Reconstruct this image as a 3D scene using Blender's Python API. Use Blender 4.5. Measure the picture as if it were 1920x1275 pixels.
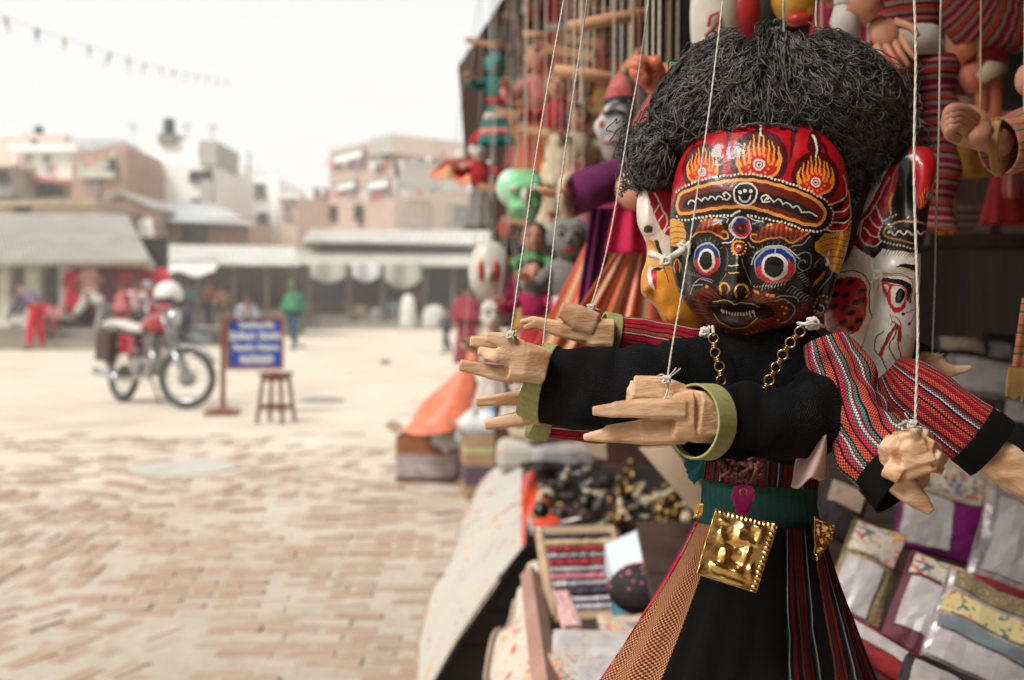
import bpy, bmesh, math, random
import numpy as np
from mathutils import Vector, Matrix, noise as mnoise
R = math.radians
random.seed(7); np.random.seed(7)
for o in list(bpy.data.objects): bpy.data.objects.remove(o)
scn = bpy.context.scene
COL = scn.collection
# ---------------------------------------------------------------- camera
F = 2133.33; CX = 960.0; HY = 570.0; CH = 1.10
cam_d = bpy.data.cameras.new('camera'); cam = bpy.data.objects.new('camera', cam_d); COL.objects.link(cam)
cam_d.lens = 40; cam_d.sensor_width = 36; cam_d.clip_start = 0.05; cam_d.clip_end = 3000
cam.location = (0, 0, CH); cam.rotation_euler = (R(90), 0, 0)
cam_d.shift_y = -(637.5 - HY) / 1920.0
cam_d.dof.use_dof = True; cam_d.dof.focus_distance = 0.765; cam_d.dof.aperture_fstop = 7.2
scn.camera = cam
# ---------------------------------------------------------------- world and sun
SUN_EL, SUN_AZ = R(52), R(-150)      # azimuth: from the left, behind the camera
world = bpy.data.worlds.new('World'); scn.world = world; world.use_nodes = True
wn = world.node_tree; wn.nodes.clear()
wo = wn.nodes.new('ShaderNodeOutputWorld'); bg = wn.nodes.new('ShaderNodeBackground')
sky = wn.nodes.new('ShaderNodeTexSky'); sky.sky_type = 'NISHITA'; sky.sun_disc = False
sky.sun_elevation = SUN_EL; sky.sun_rotation = R(-134); sky.dust_density = 6; sky.air_density = 1.2; sky.ozone_density = 1
# thin bright overcast: the clear sky's colour is mostly lost in even white cloud
mx = wn.nodes.new('ShaderNodeMix'); mx.data_type = 'RGBA'; mx.inputs[0].default_value = 0.93
mx.inputs[7].default_value = (6.15, 6.17, 6.05, 1)
wn.links.new(sky.outputs[0], mx.inputs[6]); wn.links.new(mx.outputs[2], bg.inputs[0])
bg.inputs[1].default_value = 0.10
wn.links.new(bg.outputs[0], wo.inputs[0])
sun_d = bpy.data.lights.new('sun', 'SUN'); sun_d.energy = 2.6; sun_d.angle = R(22); sun_d.color = (1.0, 0.975, 0.935)
sun = bpy.data.objects.new('sun', sun_d); COL.objects.link(sun)
sdir = Vector((math.sin(R(-134)) * math.cos(SUN_EL), math.cos(R(-132)) * math.cos(SUN_EL), math.sin(SUN_EL)))
sun.rotation_euler = sdir.to_track_quat('Z', 'Y').to_euler(); sun.location = sdir * 30
vs = scn.view_settings
vs.view_transform = 'Standard'; vs.look = 'None'; vs.gamma = 1.0; vs.use_curve_mapping = False; vs.exposure = 0.66
scn.render.engine = 'CYCLES'
scn.cycles.max_bounces = 6; scn.cycles.diffuse_bounces = 3; scn.cycles.glossy_bounces = 3; scn.cycles.transmission_bounces = 4
scn.cycles.volume_bounces = 3; scn.cycles.use_denoising = True; scn.cycles.caustics_reflective = False; scn.cycles.caustics_refractive = False
scn.cycles.use_adaptive_sampling = True; scn.cycles.adaptive_threshold = 0.02
scn.cycles.blur_glossy = 0.5
# ---------------------------------------------------------------- helpers
def P(px, py, d):            # the world point seen at a photograph pixel, d metres from the camera plane
    return Vector(((px - CX) / F * d, d, CH - (py - HY) / F * d))
def lin(c):
    c = np.asarray(c, float) / 255.0
    return np.where(c <= 0.04045, c / 12.92, ((c + 0.055) / 1.055) ** 2.4)
def L4(c):
    v = lin(c); return (float(v[0]), float(v[1]), float(v[2]), 1.0)
MATS = {}
def new_mat(name):
    m = bpy.data.materials.new(name); m.use_nodes = True
    nt = m.node_tree; b = nt.nodes['Principled BSDF']
    return m, nt, b
def mat(name, c1, c2=None, rough=.75, scale=20, bump=.15, metal=0.0, spec=.4, coat=0.0, detail=4, trans=0.0, sheen=0.0, stretch=None, bscale=None, bdist=None, lo=.3, hi=.7):
    if name in MATS: return MATS[name]
    m, nt, b = new_mat(name)
    if c2 is None: c2 = tuple(max(0, x * .82) for x in c1)
    tc = nt.nodes.new('ShaderNodeTexCoord'); src = tc.outputs['Object']
    if stretch:
        mp = nt.nodes.new('ShaderNodeMapping'); mp.inputs['Scale'].default_value = stretch
        nt.links.new(src, mp.inputs[0]); src = mp.outputs[0]
    nz = nt.nodes.new('ShaderNodeTexNoise'); nz.inputs['Scale'].default_value = scale; nz.inputs['Detail'].default_value = detail
    nt.links.new(src, nz.inputs['Vector'])
    rp = nt.nodes.new('ShaderNodeValToRGB'); rp.color_ramp.elements[0].position = lo; rp.color_ramp.elements[1].position = hi
    rp.color_ramp.elements[0].color = L4(c2); rp.color_ramp.elements[1].color = L4(c1)
    nt.links.new(nz.outputs['Fac'], rp.inputs[0]); nt.links.new(rp.outputs[0], b.inputs['Base Color'])
    b.inputs['Roughness'].default_value = rough; b.inputs['Metallic'].default_value = metal
    b.inputs['Specular IOR Level'].default_value = spec; b.inputs['Coat Weight'].default_value = coat; b.inputs['Coat Roughness'].default_value = .12
    if sheen: b.inputs['Sheen Weight'].default_value = sheen
    if trans: b.inputs['Transmission Weight'].default_value = trans
    if bump:
        n2 = nt.nodes.new('ShaderNodeTexNoise'); n2.inputs['Scale'].default_value = bscale or scale * 3; n2.inputs['Detail'].default_value = 5
        nt.links.new(src, n2.inputs['Vector'])
        bp = nt.nodes.new('ShaderNodeBump'); bp.inputs['Strength'].default_value = bump; bp.inputs['Distance'].default_value = bdist or (.3 / (bscale or scale * 3))
        nt.links.new(n2.outputs['Fac'], bp.inputs['Height']); nt.links.new(bp.outputs[0], b.inputs['Normal'])
    MATS[name] = m
    return m
def paint_mat(name, rough=.22, coat=.6, bump=.25, bscale=160):
    m, nt, b = new_mat(name)
    at = nt.nodes.new('ShaderNodeAttribute'); at.attribute_name = 'Col'
    tc = nt.nodes.new('ShaderNodeTexCoord'); nz = nt.nodes.new('ShaderNodeTexNoise'); nz.inputs['Scale'].default_value = 90; nz.inputs['Detail'].default_value = 5
    nt.links.new(tc.outputs['Object'], nz.inputs['Vector'])
    mr = nt.nodes.new('ShaderNodeMapRange'); mr.inputs[1].default_value = .3; mr.inputs[2].default_value = .7; mr.inputs[3].default_value = .82; mr.inputs[4].default_value = 1.08
    nt.links.new(nz.outputs['Fac'], mr.inputs[0])
    mm = nt.nodes.new('ShaderNodeVectorMath'); mm.operation = 'SCALE'
    nt.links.new(at.outputs['Color'], mm.inputs[0]); nt.links.new(mr.outputs[0], mm.inputs['Scale']); nt.links.new(mm.outputs[0], b.inputs['Base Color'])
    b.inputs['Roughness'].default_value = rough; b.inputs['Coat Weight'].default_value = coat; b.inputs['Coat Roughness'].default_value = .08; b.inputs['Specular IOR Level'].default_value = .32
    n2 = nt.nodes.new('ShaderNodeTexNoise'); n2.inputs['Scale'].default_value = bscale; n2.inputs['Detail'].default_value = 3
    nt.links.new(tc.outputs['Object'], n2.inputs['Vector'])
    r2 = nt.nodes.new('ShaderNodeMapRange'); r2.inputs[3].default_value = rough * .7; r2.inputs[4].default_value = min(1, rough * 1.8)
    nt.links.new(nz.outputs['Fac'], r2.inputs[0]); nt.links.new(r2.outputs[0], b.inputs['Roughness'])
    bp = nt.nodes.new('ShaderNodeBump'); bp.inputs['Strength'].default_value = bump; bp.inputs['Distance'].default_value = .0022
    nt.links.new(n2.outputs['Fac'], bp.inputs['Height']); nt.links.new(bp.outputs[0], b.inputs['Normal'])
    nt.links.new(bp.outputs[0], b.inputs['Coat Normal'])
    return m
def weave_mat(name, stops, pitch=.0017, axis='V', period=None, dark=.35, bump=.6, rough=.9, second=None, lh=(.3, .55)):
    """woven cloth: stripes across one UV axis (metres), warp and weft picked out as little bumps. stops: [(width_mm, colour)]"""
    if name in MATS: return MATS[name]
    m, nt, b = new_mat(name)
    N = nt.nodes.new; Lk = nt.links.new
    uv = N('ShaderNodeUVMap'); sp = N('ShaderNodeSeparateXYZ')
    nz = N('ShaderNodeTexNoise'); nz.inputs['Scale'].default_value = 60; nz.inputs['Detail'].default_value = 2
    Lk(uv.outputs[0], nz.inputs['Vector'])
    wob = N('ShaderNodeVectorMath'); wob.operation = 'SCALE'; wob.inputs['Scale'].default_value = .0022
    Lk(nz.outputs['Color'], wob.inputs[0])
    ad = N('ShaderNodeVectorMath'); ad.operation = 'ADD'; Lk(uv.outputs[0], ad.inputs[0]); Lk(wob.outputs[0], ad.inputs[1])
    Lk(ad.outputs[0], sp.inputs[0])
    def mth(op, a, bb=None, c=None):
        n = N('ShaderNodeMath'); n.operation = op
        for i, x in enumerate((a, bb, c)):
            if x is None: continue
            if isinstance(x, (int, float)): n.inputs[i].default_value = x
            else: Lk(x, n.inputs[i])
        return n.outputs[0]
    U, V = sp.outputs[0], sp.outputs[1]
    S = V if axis == 'V' else U
    tot = sum(w for w, _ in stops) / 1000.0
    fr = mth('FRACT', mth('DIVIDE', S, tot))
    rp = N('ShaderNodeValToRGB'); rp.color_ramp.interpolation = 'CONSTANT'
    els = rp.color_ramp.elements; acc = 0; 
    for i, (w, c) in enumerate(stops):
        if i < 2: e = els[i]; e.position = acc
        else: e = els.new(acc)
        e.color = L4(c); acc += w / 1000.0 / tot
    Lk(fr, rp.inputs[0])
    k = 2 * math.pi / pitch
    su = mth('SINE', mth('MULTIPLY', U, k)); sv = mth('SINE', mth('MULTIPLY', V, k))
    pr = mth('MULTIPLY', su, sv)
    h = mth('MULTIPLY_ADD', pr, .5, .5)
    mixc = N('ShaderNodeMix'); mixc.data_type = 'RGBA'
    mr = N('ShaderNodeMapRange'); mr.inputs[1].default_value = lh[0]; mr.inputs[2].default_value = lh[1]; mr.inputs[3].default_value = dark; mr.inputs[4].default_value = 0
    Lk(h, mr.inputs[0]); Lk(mr.outputs[0], mixc.inputs[0]); Lk(rp.outputs[0], mixc.inputs[6])
    mixc.inputs[7].default_value = L4(second or (14, 10, 12))
    n3 = N('ShaderNodeTexNoise'); n3.inputs['Scale'].default_value = 300; Lk(uv.outputs[0], n3.inputs['Vector'])
    mr3 = N('ShaderNodeMapRange'); mr3.inputs[3].default_value = .75; mr3.inputs[4].default_value = 1.2; Lk(n3.outputs['Fac'], mr3.inputs[0])
    sc = N('ShaderNodeVectorMath'); sc.operation = 'SCALE'; Lk(mixc.outputs[2], sc.inputs[0]); Lk(mr3.outputs[0], sc.inputs['Scale'])
    Lk(sc.outputs[0], b.inputs['Base Color'])
    b.inputs['Roughness'].default_value = rough; b.inputs['Specular IOR Level'].default_value = .12
    bp = N('ShaderNodeBump'); bp.inputs['Strength'].default_value = bump; bp.inputs['Distance'].default_value = pitch * .35
    Lk(h, bp.inputs['Height']); Lk(bp.outputs[0], b.inputs['Normal'])
    MATS[name] = m
    return m
def print_mat(name, base, cols, scale=30, thr=.32, rough=.85, spec=.3, coat=0.0):
    """pale cloth or paper printed with scattered coloured motifs"""
    if name in MATS: return MATS[name]
    m, nt, b = new_mat(name); N = nt.nodes.new; Lk = nt.links.new
    tc = N('ShaderNodeTexCoord'); vo = N('ShaderNodeTexVoronoi'); vo.inputs['Scale'].default_value = scale
    nz = N('ShaderNodeTexNoise'); nz.inputs['Scale'].default_value = scale * 1.3
    mixv = N('ShaderNodeMix'); mixv.data_type = 'RGBA'; mixv.inputs[0].default_value = .12
    Lk(tc.outputs['Object'], mixv.inputs[6]); Lk(nz.outputs['Color'], mixv.inputs[7]); Lk(tc.outputs['Object'], nz.inputs['Vector'])
    Lk(mixv.outputs[2], vo.inputs['Vector'])
    sp = N('ShaderNodeSeparateColor'); Lk(vo.outputs['Color'], sp.inputs[0])
    rp = N('ShaderNodeValToRGB'); rp.color_ramp.interpolation = 'CONSTANT'; els = rp.color_ramp.elements
    for i, c in enumerate(cols):
        e = els[i] if i < 2 else els.new(i / len(cols))
        e.position = i / len(cols); e.color = L4(c)
    Lk(sp.outputs[0], rp.inputs[0])
    mr = N('ShaderNodeMapRange'); mr.inputs[1].default_value = thr - .05; mr.inputs[2].default_value = thr + .05; mr.inputs[3].default_value = 1; mr.inputs[4].default_value = 0
    Lk(vo.outputs['Distance'], mr.inputs[0])
    mc = N('ShaderNodeMix'); mc.data_type = 'RGBA'; mc.inputs[6].default_value = L4(base)
    Lk(mr.outputs[0], mc.inputs[0]); Lk(rp.outputs[0], mc.inputs[7]); Lk(mc.outputs[2], b.inputs['Base Color'])
    b.inputs['Roughness'].default_value = rough; b.inputs['Specular IOR Level'].default_value = spec; b.inputs['Coat Weight'].default_value = coat
    n2 = N('ShaderNodeTexNoise'); n2.inputs['Scale'].default_value = scale * 4; Lk(tc.outputs['Object'], n2.inputs['Vector'])
    bp = N('ShaderNodeBump'); bp.inputs['Strength'].default_value = .2; bp.inputs['Distance'].default_value = .1 / scale
    Lk(n2.outputs['Fac'], bp.inputs['Height']); Lk(bp.outputs[0], b.inputs['Normal'])
    MATS[name] = m; return m
WL = {}
def wl(o): return WL.get(o.name, Vector((0, 0, 0))) if o else Vector((0, 0, 0))
def tag(o, label=None, cat=None, group=None, kind=None):
    if label: o['label'] = label
    if cat: o['category'] = cat
    if group: o['group'] = group
    if kind: o['kind'] = kind
    return o
def thing(name, label, cat, loc=(0, 0, 0), group=None):
    o = bpy.data.objects.new(name, None); o.empty_display_size = .05; COL.objects.link(o)
    o.location = loc; WL[o.name] = Vector(loc)
    return tag(o, label, cat, group)
def catmull(pts, k=8, closed=False):
    pts = [np.asarray(p, float) for p in pts]; n = len(pts); out = []
    if n < 3 and not closed: k = max(k, 1); return [pts[0] + (pts[-1] - pts[0]) * t / k for t in range(k + 1)]
    rng = n if closed else n - 1
    for i in range(rng):
        p1, p2 = pts[i], pts[(i + 1) % n]
        p0 = pts[i - 1] if (i > 0 or closed) else p1 * 2 - p2
        p3 = pts[(i + 2) % n] if (i + 2 < n or closed) else p2 * 2 - p1
        for j in range(k):
            t = j / k
            out.append(.5 * (2 * p1 + (p2 - p0) * t + (2 * p0 - 5 * p1 + 4 * p2 - p3) * t * t + (3 * p1 - p0 - 3 * p2 + p3) * t ** 3))
    if not closed: out.append(pts[-1])
    return out
class MB:
    def __init__(s): s.v = []; s.f = []; s.uv = []; s.mi = []; s.cur = 0; s.hasuv = False
    def add(s, vs_, fs, uvs=None):
        o = len(s.v); s.v += [tuple(v) for v in vs_]
        if uvs is not None: s.hasuv = True; s.uv += [tuple(u) for u in uvs]
        else: s.uv += [(0, 0)] * len(vs_)
        for f in fs: s.f.append(tuple(i + o for i in f)); s.mi.append(s.cur)
        return s
    def box(s, c, sz, rot=None, taper=1.0):
        c = Vector(c); hx, hy, hz = sz[0] / 2, sz[1] / 2, sz[2] / 2; vs_ = []
        for z in (-1, 1):
            t = taper if z > 0 else 1
            for x, y in ((-1, -1), (1, -1), (1, 1), (-1, 1)):
                p = Vector((x * hx * t, y * hy * t, z * hz))
                if rot is not None: p = rot @ p
                vs_.append(c + p)
        return s.add(vs_, [(3, 2, 1, 0), (4, 5, 6, 7), (0, 1, 5, 4), (1, 2, 6, 5), (2, 3, 7, 6), (3, 0, 4, 7)])
    def tube(s, pts, rad, n=8, cap=True, ry=None, uvscale=None, up=None):
        pts = [Vector(p) for p in pts]; m = len(pts)
        if not hasattr(rad, '__len__'): rad = [rad] * m
        vs_ = []; uvs = []; fs = []; Lacc = 0; ref = None
        for i, p in enumerate(pts):
            t = (pts[min(i + 1, m - 1)] - pts[max(i - 1, 0)])
            t = t.normalized() if t.length > 1e-9 else Vector((0, 0, 1))
            if ref is None:
                ref = Vector(up) if up else (Vector((0, 0, 1)) if abs(t.z) < .9 else Vector((1, 0, 0)))
            a = (ref - t * ref.dot(t)); a = a.normalized() if a.length > 1e-6 else t.orthogonal().normalized()
            ref = a; b_ = t.cross(a)
            if i: Lacc += (p - pts[i - 1]).length
            for j in range(n + 1 if uvscale else n):
                th = 2 * math.pi * j / n
                k = ry[i] if ry is not None and hasattr(ry, '__len__') else (ry if ry else 1)
                vs_.append(p + a * math.cos(th) * rad[i] + b_ * math.sin(th) * rad[i] * k)
                uvs.append((Lacc, th * uvscale if uvscale else 0))
        w = n + 1 if uvscale else n
        for i in range(m - 1):
            for j in range(n):
                j2 = j + 1 if uvscale else (j + 1) % n
                fs.append((i * w + j, i * w + j2, (i + 1) * w + j2, (i + 1) * w + j))
        if cap:
            fs.append(tuple(reversed(range(n)))); fs.append(tuple((m - 1) * w + j for j in range(n)))
        return s.add(vs_, fs, uvs if uvscale else None)
    def cyl(s, a, b, r, r2=None, n=12): return s.tube([a, b], [r, r if r2 is None else r2], n)
    def prism(s, poly, off):
        n = len(poly); off = Vector(off); a = [Vector(p) for p in poly]; b = [p + off for p in a]
        return s.add(a + b, [tuple(range(n)), tuple(reversed(range(n, 2 * n)))] + [(i, n + i, n + (i + 1) % n, (i + 1) % n) for i in range(n)])
    def ball(s, c, r, nu=12, nv=8, rot=None):
        c = Vector(c); r = (r, r, r) if not hasattr(r, '__len__') else r; vs_ = []; fs = []
        for i in range(nv + 1):
            ph = math.pi * i / nv
            for j in range(nu):
                th = 2 * math.pi * j / nu
                p = Vector((r[0] * math.sin(ph) * math.cos(th), r[1] * math.sin(ph) * math.sin(th), r[2] * math.cos(ph)))
                if rot is not None: p = rot @ p
                vs_.append(c + p)
        for i in range(nv):
            for j in range(nu): fs.append((i * nu + j, (i + 1) * nu + j, (i + 1) * nu + (j + 1) % nu, i * nu + (j + 1) % nu))
        return s.add(vs_, fs)
    def torus(s, c, r, t, nu=24, nv=6, rot=None, arc=1.0):
        vs_ = []; fs = []; c = Vector(c); m = nu if arc >= 1 else nu + 1
        for i in range(m):
            a = 2 * math.pi * arc * i / nu
            for j in range(nv):
                b_ = 2 * math.pi * j / nv
                p = Vector(((r + t * math.cos(b_)) * math.cos(a), t * math.sin(b_), (r + t * math.cos(b_)) * math.sin(a)))
                if rot is not None: p = rot @ p
                vs_.append(c + p)
        for i in range(nu):
            i2 = (i + 1) % m if arc >= 1 else i + 1
            for j in range(nv): fs.append((i * nv + j, i2 * nv + j, i2 * nv + (j + 1) % nv, i * nv + (j + 1) % nv))
        return s.add(vs_, fs)
    def grid(s, fn, nu, nv, uvfn=None, closeu=False):
        vs_ = []; uvs = []; fs = []
        for i in range(nu + 1):
            for j in range(nv + 1):
                vs_.append(fn(i / nu, j / nv)); uvs.append(uvfn(i / nu, j / nv) if uvfn else (0, 0))
        for i in range(nu):
            for j in range(nv):
                a = i * (nv + 1) + j; fs.append((a, a + 1, a + nv + 2, a + nv + 1))
        return s.add(vs_, fs, uvs if uvfn else None)
    def lathe(s, c, prof, n=16, ax=None):
        c = Vector(c); vs_ = []; fs = []
        for r, z in prof:
            for j in range(n):
                p = Vector((r * math.cos(2 * math.pi * j / n), r * math.sin(2 * math.pi * j / n), z))
                vs_.append(c + (ax @ p if ax is not None else p))
        for i in range(len(prof) - 1):
            for j in range(n): fs.append((i * n + j, i * n + (j + 1) % n, (i + 1) * n + (j + 1) % n, (i + 1) * n + j))
        return s.add(vs_, fs)
    def build(s, name, mats, parent=None, smooth=False, bevel=0, solid=0, sub=0, soff=-1, col=None, fixn=True):
        w = wl(parent); me = bpy.data.meshes.new(name)
        me.from_pydata([(v[0] - w.x, v[1] - w.y, v[2] - w.z) for v in s.v], [], s.f)
        if not isinstance(mats, (list, tuple)): mats = [mats]
        for m in mats: me.materials.append(m)
        if len(mats) > 1: me.polygons.foreach_set('material_index', s.mi)
        if s.hasuv:
            ul = me.uv_layers.new(name='UVMap'); li = np.zeros(len(me.loops), int); me.loops.foreach_get('vertex_index', li)
            ul.data.foreach_set('uv', np.array(s.uv, float)[li].ravel())
        if fixn and len(s.f) < 60000:
            bm = bmesh.new(); bm.from_mesh(me); bmesh.ops.recalc_face_normals(bm, faces=bm.faces); bm.to_mesh(me); bm.free()
        if smooth: me.polygons.foreach_set('use_smooth', [True] * len(me.polygons))
        me.update()
        o = bpy.data.objects.new(name, me); COL.objects.link(o)
        if parent: o.parent = parent
        WL[o.name] = w.copy() if parent else Vector((0, 0, 0))
        if bevel:
            b = o.modifiers.new('bevel', 'BEVEL'); b.width = bevel; b.segments = 2; b.limit_method = 'ANGLE'; b.angle_limit = R(40)
        if solid:
            b = o.modifiers.new('solid', 'SOLIDIFY'); b.thickness = solid; b.offset = soff
        if sub:
            b = o.modifiers.new('sub', 'SUBSURF'); b.levels = sub; b.render_levels = sub
        return o
def center(o):            # a thing that is one mesh: put its origin at its base
    me = o.data; n = len(me.vertices); co = np.zeros(n * 3); me.vertices.foreach_get('co', co); co = co.reshape(-1, 3)
    b = np.array([co[:, 0].mean(), co[:, 1].mean(), co[:, 2].min()]); co -= b
    me.vertices.foreach_set('co', co.ravel()); me.update(); o.location = Vector(b); WL[o.name] = Vector(b); return o
def rotz(a): return Matrix.Rotation(a, 3, 'Z')
def solo(mb, name, m, label, cat, group=None, **k):
    return tag(center(mb.build(name, m, None, **k)), label, cat, group)
def dup(o, parent=None):
    c = o.copy(); COL.objects.link(c); c.parent = parent
    WL[c.name] = wl(o).copy()
    for ch in [x for x in bpy.data.objects if x.parent == o]: dup(ch, c)
    return c
# ================================================================ ground
def ground_mat():
    m, nt, b = new_mat('dusty_ground'); N = nt.nodes.new; Lk = nt.links.new
    tc = N('ShaderNodeTexCoord')
    def nz(s, d=4):
        n = N('ShaderNodeTexNoise'); n.inputs['Scale'].default_value = s; n.inputs['Detail'].default_value = d; Lk(tc.outputs['Object'], n.inputs['Vector']); return n.outputs['Fac']
    rp = N('ShaderNodeValToRGB'); e = rp.color_ramp.elements; e[0].position = .32; e[1].position = .68
    e[0].color = L4((180, 166, 146)); e[1].color = L4((208, 198, 182)); Lk(nz(.9, 5), rp.inputs[0])
    # worn brick courses, low contrast, beyond the modelled bricks
    br = N('ShaderNodeTexBrick'); br.inputs['Scale'].default_value = 1; br.inputs['Brick Width'].default_value = .21; br.inputs['Row Height'].default_value = .105; br.inputs['Mortar Size'].default_value = .012
    br.inputs['Color1'].default_value = L4((200, 182, 164)); br.inputs['Color2'].default_value = L4((212, 200, 184)); br.inputs['Mortar'].default_value = L4((184, 168, 148)); Lk(tc.outputs['Object'], br.inputs['Vector'])
    mx_ = N('ShaderNodeMix'); mx_.data_type = 'RGBA'; mr = N('ShaderNodeMapRange'); mr.inputs[1].default_value = .42; mr.inputs[2].default_value = .6; mr.inputs[4].default_value = .7
    Lk(nz(.5, 3), mr.inputs[0]); Lk(mr.outputs[0], mx_.inputs[0]); Lk(rp.outputs[0], mx_.inputs[6]); Lk(br.outputs[0], mx_.inputs[7])
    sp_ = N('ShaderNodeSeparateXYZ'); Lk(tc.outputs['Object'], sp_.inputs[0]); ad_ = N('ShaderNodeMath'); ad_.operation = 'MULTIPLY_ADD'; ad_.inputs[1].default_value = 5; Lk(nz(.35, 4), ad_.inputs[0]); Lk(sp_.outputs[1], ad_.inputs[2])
    m3 = N('ShaderNodeMapRange'); m3.inputs[1].default_value = 6.5; m3.inputs[2].default_value = 12; m3.inputs[3].default_value = .74; m3.inputs[4].default_value = .94; Lk(ad_.outputs[0], m3.inputs[0])   # darker near the stall, paler farther out
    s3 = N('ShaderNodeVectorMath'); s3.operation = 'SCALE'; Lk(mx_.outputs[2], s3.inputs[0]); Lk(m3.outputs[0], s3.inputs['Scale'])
    Lk(s3.outputs[0], b.inputs['Base Color']); b.inputs['Roughness'].default_value = .95; b.inputs['Specular IOR Level'].default_value = .15
    bp = N('ShaderNodeBump'); bp.inputs['Strength'].default_value = .6; bp.inputs['Distance'].default_value = .02; Lk(nz(14, 6), bp.inputs['Height']); Lk(bp.outputs[0], b.inputs['Normal'])
    return m
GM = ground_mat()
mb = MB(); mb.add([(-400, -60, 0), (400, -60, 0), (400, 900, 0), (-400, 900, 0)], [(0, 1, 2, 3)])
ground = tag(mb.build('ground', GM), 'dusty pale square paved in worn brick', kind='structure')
# bricks in small patches that change direction
BM = [mat('brick_tan', (168, 142, 120), (152, 128, 106), scale=14, bump=.4), mat('brick_rose', (168, 140, 120), (152, 126, 108), scale=18, bump=.4),
      mat('brick_dusty', (170, 150, 128), (154, 134, 114), scale=12, bump=.4), mat('brick_grey', (184, 170, 154), (164, 148, 132), scale=16, bump=.4)]
rs = random.Random(3)
seeds = []
for gx in range(-9, 5):
    for gy in range(2, 14):
        seeds.append((gx * .75 + rs.uniform(-.3, .3), gy * .75 + rs.uniform(-.3, .3), rs.choice([0, 90, 0, 90, 35, -40, 62, 12]) + rs.uniform(-7, 7)))
for k, (x, y, a) in enumerate(seeds):
    if x > -.9 and y < 5.2: seeds[k] = (x, y, rs.uniform(-4, 4))      # the strip beside the stall runs straight across
SA = np.array(seeds)
def zone(x, y): return int(np.argmin((SA[:, 0] - x) ** 2 + (SA[:, 1] - y) ** 2))
cand = []
for zi, (sx, sy, a) in enumerate(seeds):
    ca, sa = math.cos(R(a)), math.sin(R(a)); ox, oy = rs.uniform(0, .2), rs.uniform(0, .1)
    for i in range(-5, 6):
        for j in range(-12, 13):
            u = i * .196 + ox + (.098 if j % 2 else 0); v = j * .084 + oy
            x = sx + u * ca - v * sa; y = sy + u * sa + v * ca
            if y < 2.95 or y > 9.6 or rs.random() < max(0, (y - 5.2) / 5.2) or x < -.47 * y - .35 or x > .12 + .0 * y: continue
            ok = True
            for du, dv in ((-.05, -.02), (.05, -.02), (.05, .02), (-.05, .02)):
                if zone(x + du * ca - dv * sa, y + du * sa + dv * ca) != zi: ok = False; break
            if not ok or rs.random() < .04: continue
            cand.append((y, x, a + rs.uniform(-3, 3), rs.choice([0, 0, 0, 1, 1, 2, 2, 3]), rs.uniform(-.006, .006), rs.uniform(.9, 1.0)))
cand.sort()
vis = [c for c in cand if -.5 * c[0] < c[1]]
def brick_bm(mbb, x, y, a, dz, sc, tx, ty):
    rot = Matrix.Rotation(R(a), 3, 'Z') @ Matrix.Rotation(tx, 3, 'X') @ Matrix.Rotation(ty, 3, 'Y')
    mbb.box((x, y, dz - .0245), (.19 * sc, .079 * sc, .06), rot, taper=.95)
bmeshes = []
for k in range(4):
    t = MB(); brick_bm(t, 0, 0, 0, 0, 1, 0, 0); bb = t.build('brick', BM[k], bevel=.006); bmeshes.append(bb)
for i, (y, x, a, mk, dz, sc) in enumerate(cand[:300]):
    c = bmeshes[mk] if (i < 4 and False) else bmeshes[mk].copy()
    COL.objects.link(c); c.parent = ground; c.location = (x, y, dz); c.scale = (sc, sc, 1)
    c.rotation_euler = (rs.uniform(-.05, .05), rs.uniform(-.035, .035), R(a))
for b_ in bmeshes: bpy.data.objects.remove(b_)
mb = MB()
for (y, x, a, mk, dz, sc) in cand[300:]:
    mb.cur = mk; brick_bm(mb, x, y, a, dz, sc, rs.uniform(-.05, .05), rs.uniform(-.035, .035))
o = mb.build('brick_paving', BM, ground, bevel=0); o['kind'] = 'stuff'
# pale round cover and dark puddle marks set in the paving
gp = P(338, 882, 7.52)
mb = MB(); mb.lathe((gp.x, 7.6, 0), [(0.0, .014), (.33, .014), (.345, .008), (.35, -.02)], 40)
solo(mb, 'manhole_cover', mat('cover_stone', (178, 176, 164), (162, 158, 146), scale=9, bump=.3), 'pale grey-green round cover set flat in the brick paving', 'manhole cover')
mb = MB(); mb.lathe((P(602, 752, 12.9).x, 12.9, 0), [(0, .03), (.2, .03), (.27, .012), (.29, -.01)], 24)
o = solo(mb, 'manhole_cover', mat('cover_dark', (132, 128, 118), (112, 108, 98), scale=9), 'low dark-rimmed drain cover on the plaza beyond the wooden stool', 'drain cover'); o.scale = (1.0, .9, 1)
for (px, py, nm) in ((722, 682, 'small dark stone lying on the open plaza ground'), (567, 652, 'tiny dark stone on the ground beside the green walker')):
    d = CH * F / (py - HY); p = P(px, py, d)
    mb = MB(); mb.ball((p.x, d, .03), (.1, .08, .05), 10, 6)
    solo(mb, 'stone', mat('stone_dark', (120, 112, 100)), nm, 'stone', smooth=True)
# ================================================================ hills
mb = MB()
def hill(u, v):
    x = -90 + 140 * u; h = 14.5 + 3 * math.sin(u * 7 + 1) + 2 * math.sin(u * 17) + 1.2 * math.sin(u * 41)
    return (x, 125 + 25 * v, h * math.sin(math.pi * min(1, v * 1.0 + .0) * .5) - 1)
mb.grid(hill, 60, 6)
tag(mb.build('hill', mat('far_hill', (150, 160, 158), (130, 142, 142), scale=.15), smooth=True), 'hazy far hillside beyond the white houses', kind='structure')
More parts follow.
